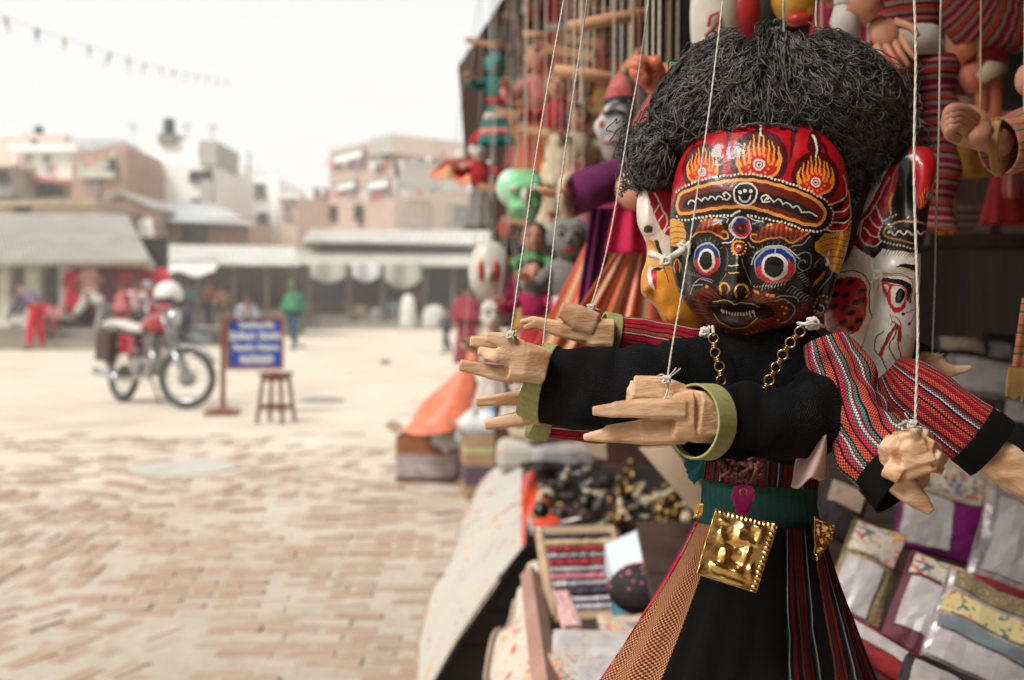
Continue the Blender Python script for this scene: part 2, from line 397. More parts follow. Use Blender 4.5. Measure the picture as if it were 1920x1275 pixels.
# ================================================================ building helpers
def X(px, d): return (px - CX) / F * d
def Z(py, d): return CH - (py - HY) / F * d
def block(mb, pts, z0, z1):      # pts: footprint [(px,d)...]
    poly = [Vector((X(px, d), d, z0)) for px, d in pts]
    mb.prism(poly, (0, 0, z1 - z0))
def rectblock(mb, px0, px1, py0, py1, d, dep=6.0):
    mb.box(((X(px0, d) + X(px1, d)) / 2, d + dep / 2, (Z(py0, d) + Z(py1, d)) / 2), (X(px1, d) - X(px0, d), dep, Z(py0, d) - Z(py1, d)))
def window(root, px0, px1, py0, py1, d, fm, pm, cols=2, d2=None):
    """frame, sill, mullions and pane on a wall that runs from depth d (left) to d2 (right)"""
    d2 = d2 or d
    a = Vector((X(px0, d), d, 0)); b = Vector((X(px1, d2), d2, 0)); z1 = Z(py0, d); z0 = Z(py1, d)
    t = (b - a).normalized(); nrm = Vector((t.y, -t.x, 0)); w = (b - a).length
    rot = Matrix((t, Vector((0, 0, 1)).cross(t), Vector((0, 0, 1)))).transposed()
    def bx(m_, u, z, su, sz, dep, off): m_.box(a + t * u + Vector((0, 0, z)) + nrm * off, (su, dep, sz), rot)
    f = MB(); th = min(.09, w * .1)
    bx(f, w / 2, z1, w + th, th, .16, .05); bx(f, 0, (z0 + z1) / 2, th, z1 - z0 - th, .16, .05); bx(f, w, (z0 + z1) / 2, th, z1 - z0 - th, .16, .05)
    for k in range(1, cols): bx(f, w * k / cols, (z0 + z1) / 2, th * .7, z1 - z0 - th, .1, .04)
    wo_ = f.build('window', fm, root)
    s_ = MB(); bx(s_, w / 2, z0 - .02, w + .25, .1, .3, .1); s_.build('sill', fm, wo_)
    p_ = MB(); bx(p_, w / 2, (z0 + z1) / 2, w - th, z1 - z0 - th, .03, .012); p_.build('pane', pm, wo_)
    return wo_
WHITE = mat('white_render', (238, 238, 234), (228, 226, 220), scale=.8, rough=.9)
CREAM = mat('cream_render', (218, 200, 184), (204, 184, 168), scale=.8, rough=.9)
GREYW = mat('grey_render', (180, 176, 168), (160, 156, 148), scale=1.2, rough=.9)
CONC = mat('bare_concrete', (142, 136, 126), (118, 112, 104), scale=1.5, rough=.95)
GLASSD = mat('window_glass', (70, 74, 78), (48, 52, 56), rough=.12, scale=1, bump=0, spec=.6)
GLASSL = mat('curtained_glass', (150, 152, 150), (110, 114, 116), rough=.15, scale=1.4, bump=0, spec=.6)
FRAMEW = mat('pale_frame', (190, 188, 180)); FRAMED = mat('dark_frame', (70, 60, 52))
TIN = mat('tin_sheet', (192, 194, 192), (168, 172, 170), scale=1.0, rough=.45, metal=.3)
TINW = mat('tin_white', (198, 196, 188), (176, 174, 166), scale=1.0, rough=.5)
SLATE = mat('grey_roofing', (160, 156, 148), (140, 136, 130), scale=1.6, rough=.8)
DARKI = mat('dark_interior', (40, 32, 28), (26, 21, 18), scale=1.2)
TIMB = mat('weathered_timber', (116, 98, 80), (84, 70, 56), scale=6, stretch=(1, 1, .15))
STEP = mat('stone_step', (150, 142, 128), (122, 114, 102), scale=2.2, bump=.4)
def brickwall_mat(name, c1, c2, mo, sc=1.0):
    m, nt, b = new_mat(name); N = nt.nodes.new; Lk = nt.links.new
    tc = N('ShaderNodeTexCoord'); mp = N('ShaderNodeMapping'); mp.inputs['Rotation'].default_value = (R(90), 0, 0)
    Lk(tc.outputs['Object'], mp.inputs[0])
    br = N('ShaderNodeTexBrick'); br.inputs['Scale'].default_value = sc; br.inputs['Brick Width'].default_value = .24; br.inputs['Row Height'].default_value = .085; br.inputs['Mortar Size'].default_value = .01
    br.inputs['Color1'].default_value = L4(c1); br.inputs['Color2'].default_value = L4(c2); br.inputs['Mortar'].default_value = L4(mo)
    Lk(mp.outputs[0], br.inputs['Vector']); nz = N('ShaderNodeTexNoise'); nz.inputs['Scale'].default_value = .6; Lk(tc.outputs['Object'], nz.inputs['Vector'])
    mr = N('ShaderNodeMapRange'); mr.inputs[3].default_value = .8; mr.inputs[4].default_value = 1.2; Lk(nz.outputs['Fac'], mr.inputs[0])
    sc_ = N('ShaderNodeVectorMath'); sc_.operation = 'SCALE'; Lk(br.outputs[0], sc_.inputs[0]); Lk(mr.outputs[0], sc_.inputs['Scale']); Lk(sc_.outputs[0], b.inputs['Base Color'])
    b.inputs['Roughness'].default_value = .92; return m
PINKB = brickwall_mat('pink_brickwork', (194, 166, 150), (182, 152, 136), (192, 176, 162))
OLDB = brickwall_mat('old_brickwork', (170, 136, 120), (154, 122, 106), (166, 150, 138))
def corr(mb, a, b, c, d_, n=40, amp=.03):   # corrugated sheet: a-b eave, d_-c ridge
    a, b, c, d_ = map(Vector, (a, b, c, d_)); nn = (b - a).cross(d_ - a).normalized()
    def fn(u, v):
        p = (a.lerp(b, u)).lerp(d_.lerp(c, u), v); return p + nn * amp * math.sin(u * n * math.pi)
    mb.grid(fn, n * 2, 2)
# ---------------------------------------------------------------- pink brick block (right of the left half)
bl = thing('brick_building', 'tall pink brick house with cream wing and tan roof slab above the far sheds', 'building', (X(740, 60), 62, 0))
mb = MB(); block(mb, [(740, 60), (908, 64), (930, 72), (640, 74), (618, 66)], 0, Z(350, 60)); mb.build('lower_wall', PINKB, bl)
mb = MB(); block(mb, [(740, 60.1), (739, 70), (640, 73.9), (618, 66.1)], Z(350, 60), Z(252, 60)); mb.build('upper_wall', PINKB, bl)
mb = MB(); block(mb, [(740.5, 59.9), (908, 63.9), (908, 63.8), (740.5, 59.7)], .5, Z(352, 60)); mb.build('cream_facing', CREAM, bl)
mb = MB(); block(mb, [(748, 61), (870, 64), (880, 70), (745, 70)], Z(349, 60), Z(292, 60)); mb.build('penthouse', WHITE, bl)
mb = MB(); block(mb, [(736, 59.2), (885, 62.5), (900, 71), (737, 71)], Z(291, 60), Z(256, 60)); mb.build('roof_slab', CREAM, bl)
mb = MB(); block(mb, [(694, 61.0), (741, 59.4), (741, 60), (694, 61.8)], Z(288, 60), Z(254, 60)); mb.build('grey_parapet', GREYW, bl)
for (a, b_, c, e, dd, d2, fm, pm) in ((626, 682, 290, 309, 65.7, 62.3, FRAMEW, WHITE), (700, 722, 291, 311, 61.6, 60.7, FRAMEW, WHITE), (632, 668, 342, 359, 65.4, 63.2, FRAMEW, WHITE), (690, 730, 338, 356, 61.9, 60.3, FRAMEW, WHITE),
                                      (622, 632, 388, 408, 65.8, 65.2, FRAMED, GLASSD), (668, 678, 386, 410, 63.1, 62.6, FRAMED, GLASSD)):
    window(bl, a, b_, c, e, dd, fm, pm, 1, d2)
window(bl, 762, 806, 376, 424, 60.3, FRAMEW, GLASSL, 3, 61.3); window(bl, 838, 876, 384, 422, 62.1, FRAMEW, GLASSL, 3, 62.9)
bl2 = thing('brick_building', 'low pink brick annexe with stepped top left of the tall brick house', 'building', (X(600, 66), 68, 0))
mb = MB(); block(mb, [(558, 66), (617, 66.6), (640, 76), (560, 76)], 0, Z(372, 66)); mb.build('wall', PINKB, bl2)
mb = MB(); block(mb, [(588, 66.3), (617.5, 66.8), (640, 75), (592, 75)], Z(372, 66), Z(350, 66)); mb.build('parapet', OLDB, bl2)
# ---------------------------------------------------------------- white house block
bl = thing('white_house', 'bright white three storey house with black water tank and red curtained window', 'building', (X(320, 60), 60, 0))
mb = MB(); rectblock(mb, 238, 404, 302, 480, 60, 9); mb.build('wall', WHITE, bl)
mb = MB(); rectblock(mb, 231, 372, 262, 303, 60.5, 7); mb.build('upper_storey', WHITE, bl)
mb = MB(); rectblock(mb, 374, 405, 264, 308, 59.7, 5); mb.build('grey_stair_tower', GREYW, bl)
mb = MB(); rectblock(mb, 296, 330, 250, 268, 60.2, 2); mb.build('tank_stand', CONC, bl)
mb = MB(); c = P(317, 250, 61.2); mb.lathe((c.x, 61.2, Z(250, 61.2)), [(0, .0), (.28, 0), (.3, .05), (.3, .66), (.24, .76), (.1, .82), (0, .82)], 20); mb.build('water_tank', mat('tank_black', (42, 62, 64), (34, 50, 52)), bl, smooth=True)
window(bl, 281, 302, 325, 348, 60, FRAMED, mat('red_curtain', (190, 60, 66), (60, 34, 40), scale=3, lo=.48, hi=.52), 2)
window(bl, 358, 397, 322, 336, 60, FRAMED, GLASSD, 1)
mb = MB(); rectblock(mb, 376, 398, 337, 386, 59.6, 1); mb.build('grey_panel', GREYW, bl)
mb = MB(); rectblock(mb, 356, 374, 371, 378, 59.6, .6); mb.build('ledge', CONC, bl)
bl = thing('white_house', 'plain white terrace with small dark windows right of the tank house', 'building', (X(480, 70), 72, 0))
mb = MB(); rectblock(mb, 404, 522, 332, 500, 70, 9); mb.build('wall', mat('bright_white_render', (240, 240, 237), (233, 232, 227), scale=.8, rough=.9), bl)
mb = MB(); rectblock(mb, 404, 450, 300, 333, 71, 7); mb.build('upper_storey', WHITE, bl)
window(bl, 464, 496, 346, 366, 70, FRAMED, GLASSL, 3); window(bl, 420, 432, 336, 342, 70, FRAMED, GLASSD, 1); window(bl, 438, 456, 392, 412, 70, FRAMED, GLASSL, 2); window(bl, 524 - 40, 524 - 22, 400, 420, 70, FRAMED, GLASSL, 2)
mb = MB(); c = P(467, 300, 73); mb.cyl((c.x, 73, Z(333, 73)), (c.x, 73, Z(286, 73)), .05); mb.cyl((c.x - .2, 73, Z(290, 73)), (c.x + .2, 73, Z(290, 73)), .04); mb.build('roof_mast', CONC, bl)
for px, py, w in ((250, 262, 6), (350, 262, 5), (398, 264, 5)):
    mb = MB(); a = P(px, py, 61); mb.cyl((a.x, 61, a.z), (a.x, 61, a.z + .9), .03, n=6); mb.cyl((a.x - .3, 61, a.z + .8), (a.x + .3, 61, a.z + .8), .02, n=6); mb.cyl((a.x - .2, 61, a.z + .65), (a.x + .2, 61, a.z + .65), .02, n=6); solo(mb, 'antenna', CONC, 'thin rooftop antenna on the white tank house, %s' % {250: 'left of the tank', 350: 'right of the tank', 398: 'on the grey stair tower'}[px], 'antenna', 'rooftop antennas')
bl = thing('cream_house', 'narrow pale cream house between the white terrace and brick annexe', 'building', (X(540, 68), 70, 0))
mb = MB(); rectblock(mb, 524, 560, 372, 500, 68, 7); mb.build('wall', CREAM, bl)
mb = MB(); rectblock(mb, 521, 562, 364, 372, 67.7, 7.4); mb.build('roof', WHITE, bl); window(bl, 533, 546, 356 + 30, 404, 68, FRAMEW, GLASSL, 1)
# ---------------------------------------------------------------- left houses
bl = thing('white_house', 'white flat roofed house with orange edged balcony and dark windows at left', 'building', (X(80, 56), 58, 0))
mb = MB(); rectblock(mb, 22, 140, 284, 336, 56, 8); mb.build('upper_wall', WHITE, bl)
mb = MB(); rectblock(mb, 24, 134, 336, 390, 57, 7); mb.build('lower_wall', GREYW, bl)
mb = MB(); rectblock(mb, 16, 142, 270, 284, 55.6, 9); mb.build('roof_slab', WHITE, bl)
mb = MB(); mb.prism([P(22, 326, 55.6), P(134, 338, 55.6), P(134, 346, 55.6), P(22, 333, 55.6)], (0, 1.2, 0)); mb.build('balcony_edge', mat('orange_edge', (190, 116, 92)), bl)
for a, b_ in ((32, 48), (62, 76), (80, 94), (98, 116)): window(bl, a, b_, 346, 366, 57, FRAMED, GLASSD, 1)
for a, b_ in ((48, 60), (84, 94)): window(bl, a, b_, 292, 312, 56, FRAMEW, GLASSL, 1)
bl = thing('grey_house', 'weathered grey house cut off by the left frame edge', 'building', (X(0, 54), 55, 0))
mb = MB(); rectblock(mb, -60, 22, 312, 380, 54, 7); mb.build('wall', GREYW, bl)
mb = MB(); rectblock(mb, -64, 24, 304, 312, 53.5, 8); mb.build('roof_slab', CREAM, bl); window(bl, -2, 16, 322, 340, 54, FRAMED, GLASSD, 2)
mb = MB(); rectblock(mb, -60, 23, 367, 374, 53.2, 1); mb.build('ledge', DARKI, bl)
bl = thing('cream_house', 'pale roof terrace house with parapets behind the left balcony house', 'building', (X(30, 75), 77, 0))
mb = MB(); rectblock(mb, -60, 120, 252, 330, 75, 8); mb.build('wall', CREAM, bl)
mb = MB(); rectblock(mb, -30, 40, 246, 262, 76, 5); mb.build('terrace_room', WHITE, bl)
mb = MB(); c = P(73, 240, 77); mb.lathe((c.x, 77, Z(252, 77)), [(0, 0), (.3, 0), (.3, .45), (.1, .6), (0, .6)], 14); mb.build('water_tank', MATS['tank_black'], bl)
window(bl, 60, 70, 262, 272, 75, FRAMED, GLASSL, 1)
bl = thing('brick_house', 'brown brick house with concrete gable opening left of the white house', 'building', (X(188, 54), 57, 0))
mb = MB(); mb.prism([P(135, 400, 54), P(135, 288, 54), P(228, 270, 54), P(236, 300, 54), P(236, 400, 54)], (0, 6, 0)); mb.build('wall', OLDB, bl)
mb = MB(); mb.prism([P(150, 312, 53.9), P(222, 296, 53.9), P(222, 334, 53.9), P(150, 330, 53.9)], (0, .09, 0)); mb.build('grey_panel', GREYW, bl)
mb = MB(); rectblock(mb, 176, 186, 330, 372, 53.85, .4); mb.build('concrete_post', CONC, bl)
mb = MB(); rectblock(mb, 146, 214, 318, 333, 53.7, .1); mb.build('banner', mat('pale_banner', (200, 204, 190), (170, 180, 160), scale=1.4), bl)
window(bl, 207, 216, 296, 318, 53.9, FRAMED, GLASSD, 1)
mb = MB(); mb.prism([P(130, 262, 58), P(230, 262, 58), P(232, 276, 58), P(130, 290, 58)], (0, 3, 0)); mb.build('roof', TIN, bl)
# low brick houses with tin roof
bl = thing('tin_roof_house', 'low brick house under a long pale tin roof below the white house', 'building', (X(375, 46), 48, 0))
mb = MB(); rectblock(mb, 292, 466, 412, 470, 46, 5); mb.build('wall', mat('tan_brickish', (176, 146, 124), (158, 128, 108), scale=4), bl)
mb = MB(); corr(mb, P(283, 412, 45.2), P(478, 420, 45.2), P(405, 384, 49), P(292, 380, 49), 60, .03); mb.build('roof', TIN, bl, solid=.05)
mb = MB(); rectblock(mb, 288, 470, 410, 422, 45.7, .2); mb.build('eave_board', mat('rust_board', (142, 104, 84)), bl)
window(bl, 346, 384, 420, 452, 46, FRAMED, GLASSD, 2)
bl = thing('gable_house', 'brown brick gable end with white patch beside the tin roof house', 'building', (X(250, 44), 47, 0))
mb = MB(); mb.prism([P(186, 470, 44), P(180, 400, 44), P(200, 372, 44), P(222, 360, 44), P(262, 376, 44), P(288, 392, 44), P(292, 470, 44)], (0, 5, 0)); mb.build('wall', OLDB, bl)
mb = MB(); mb.prism([P(192, 376, 43.8), P(224, 356, 43.8), P(290, 388, 43.8), P(290, 394, 43.8), P(224, 363, 43.8), P(192, 383, 43.8)], (0, 5.6, 0)); mb.build('roof', SLATE, bl)
mb = MB(); mb.prism([P(258, 412, 43.9), P(284, 410, 43.9), P(290, 462, 43.9), P(262, 455, 43.9)], (0, .08, 0)); mb.build('white_patch', WHITE, bl)
bl = thing('cream_house', 'long low cream wall and roof line behind the left pavilion', 'building', (X(60, 40), 42, 0))
mb = MB(); rectblock(mb, -60, 180, 385, 480, 40, 4); mb.build('wall', CREAM, bl)
mb = MB(); rectblock(mb, -62, 184, 374, 386, 39.6, 5); mb.build('roof', mat('straw_tile', (170, 156, 128), (146, 132, 106), scale=3), bl)
window(bl, 30, 55, 392, 412, 40, FRAMED, GLASSL, 2)
# unseen brick building added behind the camera to cut frontal fill light
bl = thing('brick_building', 'unseen brick building added behind the camera to dim the frontal light', 'building', (3, -9, 0))
mb = MB(); mb.box((4, -10, 4.5), (17, 5, 9)); mb.build('wall', OLDB, bl)
for bx_ in range(6):
    for bz_ in (1.6, 4.6, 7.2): mb = MB(); mb.box((-3 + bx_ * 2.8, -7.48, bz_), (1.0, .06, 1.5)); w_ = mb.build('window', FRAMED, bl); mb = MB(); mb.box((-3 + bx_ * 2.8, -7.44, bz_), (.84, .03, 1.34)); mb.build('pane', GLASSD, w_)
# ---------------------------------------------------------------- left pavilion on its stone platform
bl = thing('pavilion', 'open market pavilion with sloping grey roof and white columns at left', 'pavilion', (X(120, 29), 29, 0))
mb = MB(); corr(mb, P(-80, 497, 27.6), P(282, 488, 27.6), P(236, 402, 32.5), P(-90, 398, 32.5), 90, .025); mb.build('roof', SLATE, bl, solid=.06)
mb = MB(); mb.box((X(100, 27.7), 27.72, Z(494, 27.7)), (X(280, 27.7) - X(-80, 27.7), .14, .14)); mb.build('fascia', mat('tan_fascia', (176, 156, 124)), bl)
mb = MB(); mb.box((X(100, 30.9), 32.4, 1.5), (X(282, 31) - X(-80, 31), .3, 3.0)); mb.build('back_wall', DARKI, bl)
mb = MB(); mb.box((X(52, 29.5), 29.8, 1.3), (2.6, .2, 2.0)); mb.build('shutter', CONC, bl)
for px, w in ((62, .34), (123, .3), (8, .26), (205, .18), (277, .2)):
    mb = MB(); mb.box((X(px, 28.2), 28.3, 1.33), (w, w, 1.66)); mb.box((X(px, 28.2), 28.3, .62), (w * 1.35, w * 1.35, .2)); mb.build('column', mat('white_column', (206, 202, 190), (186, 180, 166), scale=3), bl)
mb = MB(); mb.box((X(20, 28.5), 30.1, .26), (X(240, 28.5) - X(-200, 28.5), 4.6, .52)); mb.build('platform', STEP, bl)
mb = MB(); mb.box((X(20, 28), 27.55, .12), (X(230, 28) - X(-200, 28), .5, .24)); mb.build('step', STEP, bl)
# red clothes hung under the pavilion eave
rs = random.Random(11)
cl = [(196, 24, 50), (176, 40, 66), (206, 70, 90), (214, 160, 152), (140, 26, 44), (216, 140, 126), (100, 30, 48), (206, 40, 60)]
nm = ['crimson', 'wine red', 'rose', 'salmon pink', 'dark maroon', 'coral', 'deep plum', 'scarlet']
k = 0
for px in range(136, 312, 11):
    c_ = cl[k % 8]; d = 28.0 + .3 * (k % 3); w = rs.uniform(.2, .36); h = rs.uniform(.7, 1.25); top = Z(500, d) - rs.uniform(0, .12); cx = X(px, d)
    th = thing('hanging_garment', 'garment', 'garment', (cx, d, top), 'clothes hanging under the pavilion eave')
    th['label'] = '%s garment hung under the eave %s' % (nm[k % 8], ['beside the right white column', 'at mid shop', 'at the right end of the pavilion'][min(2, (px - 136) // 60)]) + (', the second from its right' if k % 8 == 0 and k else '')
    mb = MB()
    mb.grid(lambda u, v: (cx + (u - .5) * w * (1 + .5 * v), d + .03 * math.sin(u * 14 + k) * v, top - h * v), 12, 6)
    mb.build('cloth_body', mat('cloth_red_%d' % (k % 8), c_, scale=8), th, solid=.02, smooth=True)
    mb = MB(); mb.tube([(cx - w * .9, d, top - .35), (cx - w * .4, d, top - .03), (cx, d, top), (cx + w * .4, d, top - .03), (cx + w * .9, d, top - .35)], [.05, .05, .03, .05, .05], 8); mb.build('sleeve_pair', MATS['cloth_red_%d' % (k % 8)], th)
    k += 1
# ---------------------------------------------------------------- middle sheds
bl = thing('market_shed', 'shaded timber market shed with uneven tin roof left of centre', 'market shed', (X(420, 40), 40, 0))
mb = MB(); corr(mb, P(278, 492, 38), P(560, 496, 38), P(552, 462, 42), P(284, 458, 42), 70, .03); mb.build('roof', TINW, bl, solid=.05)
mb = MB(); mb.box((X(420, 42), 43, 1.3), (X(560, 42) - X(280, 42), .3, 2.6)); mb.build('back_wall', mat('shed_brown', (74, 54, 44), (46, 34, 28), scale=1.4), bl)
mb = MB(); mb.box((X(425, 40), 40.5, .45), (X(545, 40) - X(300, 40), 3, .9)); mb.build('counter', CONC, bl)
for px in (325, 372, 438, 500, 548):
    mb = MB(); mb.box((X(px, 38.3), 38.3, 1.25), (.1, .1, 2.5)); mb.build('post', TIMB, bl)
bl = thing('tarpaulin', 'drooping off-white tarpaulin slung below the middle shed roof', 'tarpaulin', (X(330, 37.6), 37.6, 1.9))
mb = MB(); mb.grid(lambda u, v: (X(278 + 135 * u, 37.5), 37.5 - .8 * v, Z(490, 37.5) - .35 * v - .18 * math.sin(math.pi * u * 2) ** 2 * v), 24, 6); mb.build('sheet', TINW, bl, solid=.02, smooth=True)
mb = MB(); mb.tube([(X(278, 37.5), 37.5, Z(489, 37.5)), (X(413, 37.5), 37.5, Z(489, 37.5))], .02, 6); mb.build('rope', TIMB, bl)
# ---------------------------------------------------------------- long shed right
bl = thing('market_shed', 'long open market shed with two pale roofs before the brick house', 'market shed', (X(730, 52), 52, 0))
mb = MB(); corr(mb, P(566, 450, 53), P(925, 458, 53), P(925, 432, 57), P(584, 430, 57), 80, .04); mb.build('upper_roof', TINW, bl, solid=.06)
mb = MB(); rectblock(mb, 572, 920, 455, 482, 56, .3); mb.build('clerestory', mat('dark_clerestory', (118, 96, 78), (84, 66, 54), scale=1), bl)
mb = MB(); corr(mb, P(480, 496, 50.5), P(930, 500, 50.5), P(930, 470, 55), P(560, 470, 55), 90, .04); mb.build('lower_roof', mat('canvas_roof', (192, 188, 176), (170, 164, 152), scale=1.2), bl, solid=.06)
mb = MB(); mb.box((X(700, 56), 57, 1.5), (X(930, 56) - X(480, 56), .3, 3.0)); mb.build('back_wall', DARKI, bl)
mb = MB(); mb.box((X(720, 54), 55, .95), (X(905, 54) - X(560, 54), 2, .5)); mb.build('counter', mat('brown_counter', (120, 84, 64), (96, 68, 52), scale=2), bl)
for px in (580, 655, 718, 797, 850, 897):
    mb = MB(); mb.cyl((X(px, 51), 51, .55), (X(px, 51), 51, Z(498, 51)), .13 if px in (655, 718) else .09, n=10); mb.build('post', TIMB, bl)
mb = MB(); mb.box((X(700, 52), 54, .3), (X(960, 52) - X(430, 52), 5.6, .6)); mb.box((X(700, 52), 51.0, .15), (X(960, 52) - X(480, 52), .6, .3)); mb.build('platform', STEP, bl)
for i, (a, b_, t0, t1, lb) in enumerate(((582, 650, 493, 528, 'wide grey-white tarpaulin hung at the left bay of the long shed'), (660, 714, 493, 526, 'white banner cloth hung between the two thick posts'), (722, 790, 493, 538, 'pale sagging tarpaulin hung right of the thick posts'))):
    mb = MB(); mb.grid(lambda u, v: (X(a + (b_ - a) * u, 50.3), 50.3 - .15 * math.sin(u * 9), Z(t0, 50.3) - (Z(t0, 50.3) - Z(t1, 50.3)) * v * (.72 + .38 * math.sin(math.pi * u))), 20, 8)
    solo(mb, 'tarpaulin', mat('tarp_%d' % i, [(180, 178, 168), (204, 206, 204), (168, 170, 158)][i], scale=1.5), lb, 'tarpaulin', solid=.03, smooth=True)
# goods in front of the long shed
for i, (px, py0, py1, w, c_, nm_, lb) in enumerate(((765, 552, 600, .34, (216, 214, 206), 'sack', 'tall upright white sack standing in front of the long shed'), (675, 572, 595, .34, (196, 168, 138), 'sack', 'squat tan sack on the long shed platform'), (706, 578, 596, .3, (200, 200, 196), 'sack', 'small white bundle right of the tan sack'),
        (738, 562, 596, .3, (150, 158, 160), 'sack', 'grey blue bundle left of the tall white sack'), (815, 572, 612, .52, (196, 194, 186), 'sack', 'wide pale heap of wrapped goods right of the tall sack'), (786, 536, 552, .25, (176, 120, 90), 'sack', 'orange brown bundle on the shed counter'))):
    d = 49.6; z1 = Z(py0, d); z0 = max(0, Z(py1, d)) if i not in (5,) else 1.2
    if i == 5: z1 = 1.75; d = 54.6
    if i in (1, 2, 3): z0 = .6; d = 51.6; z1 = Z(py0, d)
    if i in (0, 4): z0 = 0
    mb = MB(); c = (X(px, d), d, z0); h = z1 - z0
    mb.lathe(c, [(0, 0), (w * .9, 0), (w * 1.05, h * .15), (w, h * .5), (w * .85, h * .85), (w * .5, h * .95), (w * .25, h), (0, h * 1.0)], 14)
    solo(mb, nm_, mat('sack_%d' % i, c_, scale=4, bump=.5), lb, 'sack', smooth=True)
# bunting
def bunting(a, b, n, cols, label, sag=.3, size=.14, seed=0):
    a, b = Vector(a), Vector(b); r_ = random.Random(seed)
    root = thing('bunting', label, 'bunting', a)
    def pt(t): p = a.lerp(b, t); p.z -= sag * 4 * t * (1 - t); return p
    mb = MB(); mb.tube([pt(i / 24) for i in range(25)], .004 if size < .2 else .012, 5); mb.build('cord', mat('bunting_cord', (200, 200, 196)), root)
    for i in range(n):
        t = (i + .5) / n; p = pt(t); q = pt(min(1, t + size / (b - a).length)); s_ = size * r_.uniform(.8, 1.15)
        mb = MB(); mid = (p + q) / 2 + Vector((r_.uniform(-.3, .3) * s_, r_.uniform(-.6, .6) * s_, -s_ * 1.25))
        mb.prism([p, q, mid], (0, .003, 0)); mb.build('flag', mat('flag_%s' % '_'.join(map(str, cols[i % len(cols)])), cols[i % len(cols)], scale=3), root)
bunting(P(-30, 18, 12), P(430, 150, 26), 14, [(180, 176, 140), (84, 82, 150), (214, 176, 130), (150, 160, 140), (104, 100, 150), (206, 80, 84), (200, 160, 140)], 'sagging line of small faded pennants across the upper left sky', .12, .17, 1)
bunting(P(600, 300, 58), P(920, 262, 56), 12, [(214, 96, 100), (224, 222, 214), (150, 140, 170), (224, 222, 214)], 'red and white flags strung high across the tall brick house', .5, .36, 2)
bunting(P(585, 352, 58), P(900, 330, 56), 12, [(224, 222, 214), (206, 100, 104), (150, 140, 170)], 'red and white flags strung along the middle of the brick house', .5, .36, 3)
bunting(P(20, 292, 52), P(240, 270, 52), 10, [(206, 120, 110), (214, 200, 150), (224, 222, 214)], 'pale orange flags strung above the left balcony house', .6, .3, 4)
# ================================================================ people
SKIN = mat('skin', (150, 104, 80), (132, 90, 68), scale=14, rough=.6, bump=.05)
HAIRM = mat('dark_hair', (30, 26, 25), (18, 16, 16), scale=60, rough=.6)
def skinmesh(name, V, E, m, parent, root=0, sub=1):
    bm = bmesh.new(); lay = bm.verts.layers.skin.verify(); bv = []
    for i, (p, r) in enumerate(V):
        v = bm.verts.new(p); v[lay].radius = (r if hasattr(r, '__len__') else (r, r)); bv.append(v)
    bm.verts.ensure_lookup_table(); bv[root][lay].use_root = True
    for a, b in E: bm.edges.new((bv[a], bv[b]))
    # every separate finger chain wants its own root
    seen = set(); adj = {}
    for a, b in E: adj.setdefault(a, []).append(b); adj.setdefault(b, []).append(a)
    for s0 in range(len(V)):
        if s0 in seen: continue
        st = [s0]; comp = []
        while st:
            q = st.pop()
            if q in seen: continue
            seen.add(q); comp.append(q); st += adj.get(q, [])
        if root not in comp: bv[comp[0]][lay].use_root = True
    me = bpy.data.meshes.new(name); bm.to_mesh(me); bm.free(); me.materials.append(m)
    o = bpy.data.objects.new(name, me); COL.objects.link(o); o.parent = parent; WL[o.name] = Vector((0, 0, 0))
    s = o.modifiers.new('skin', 'SKIN'); s.use_smooth_shade = True
    if sub: u = o.modifiers.new('sub', 'SUBSURF'); u.levels = sub; u.render_levels = sub
    return o
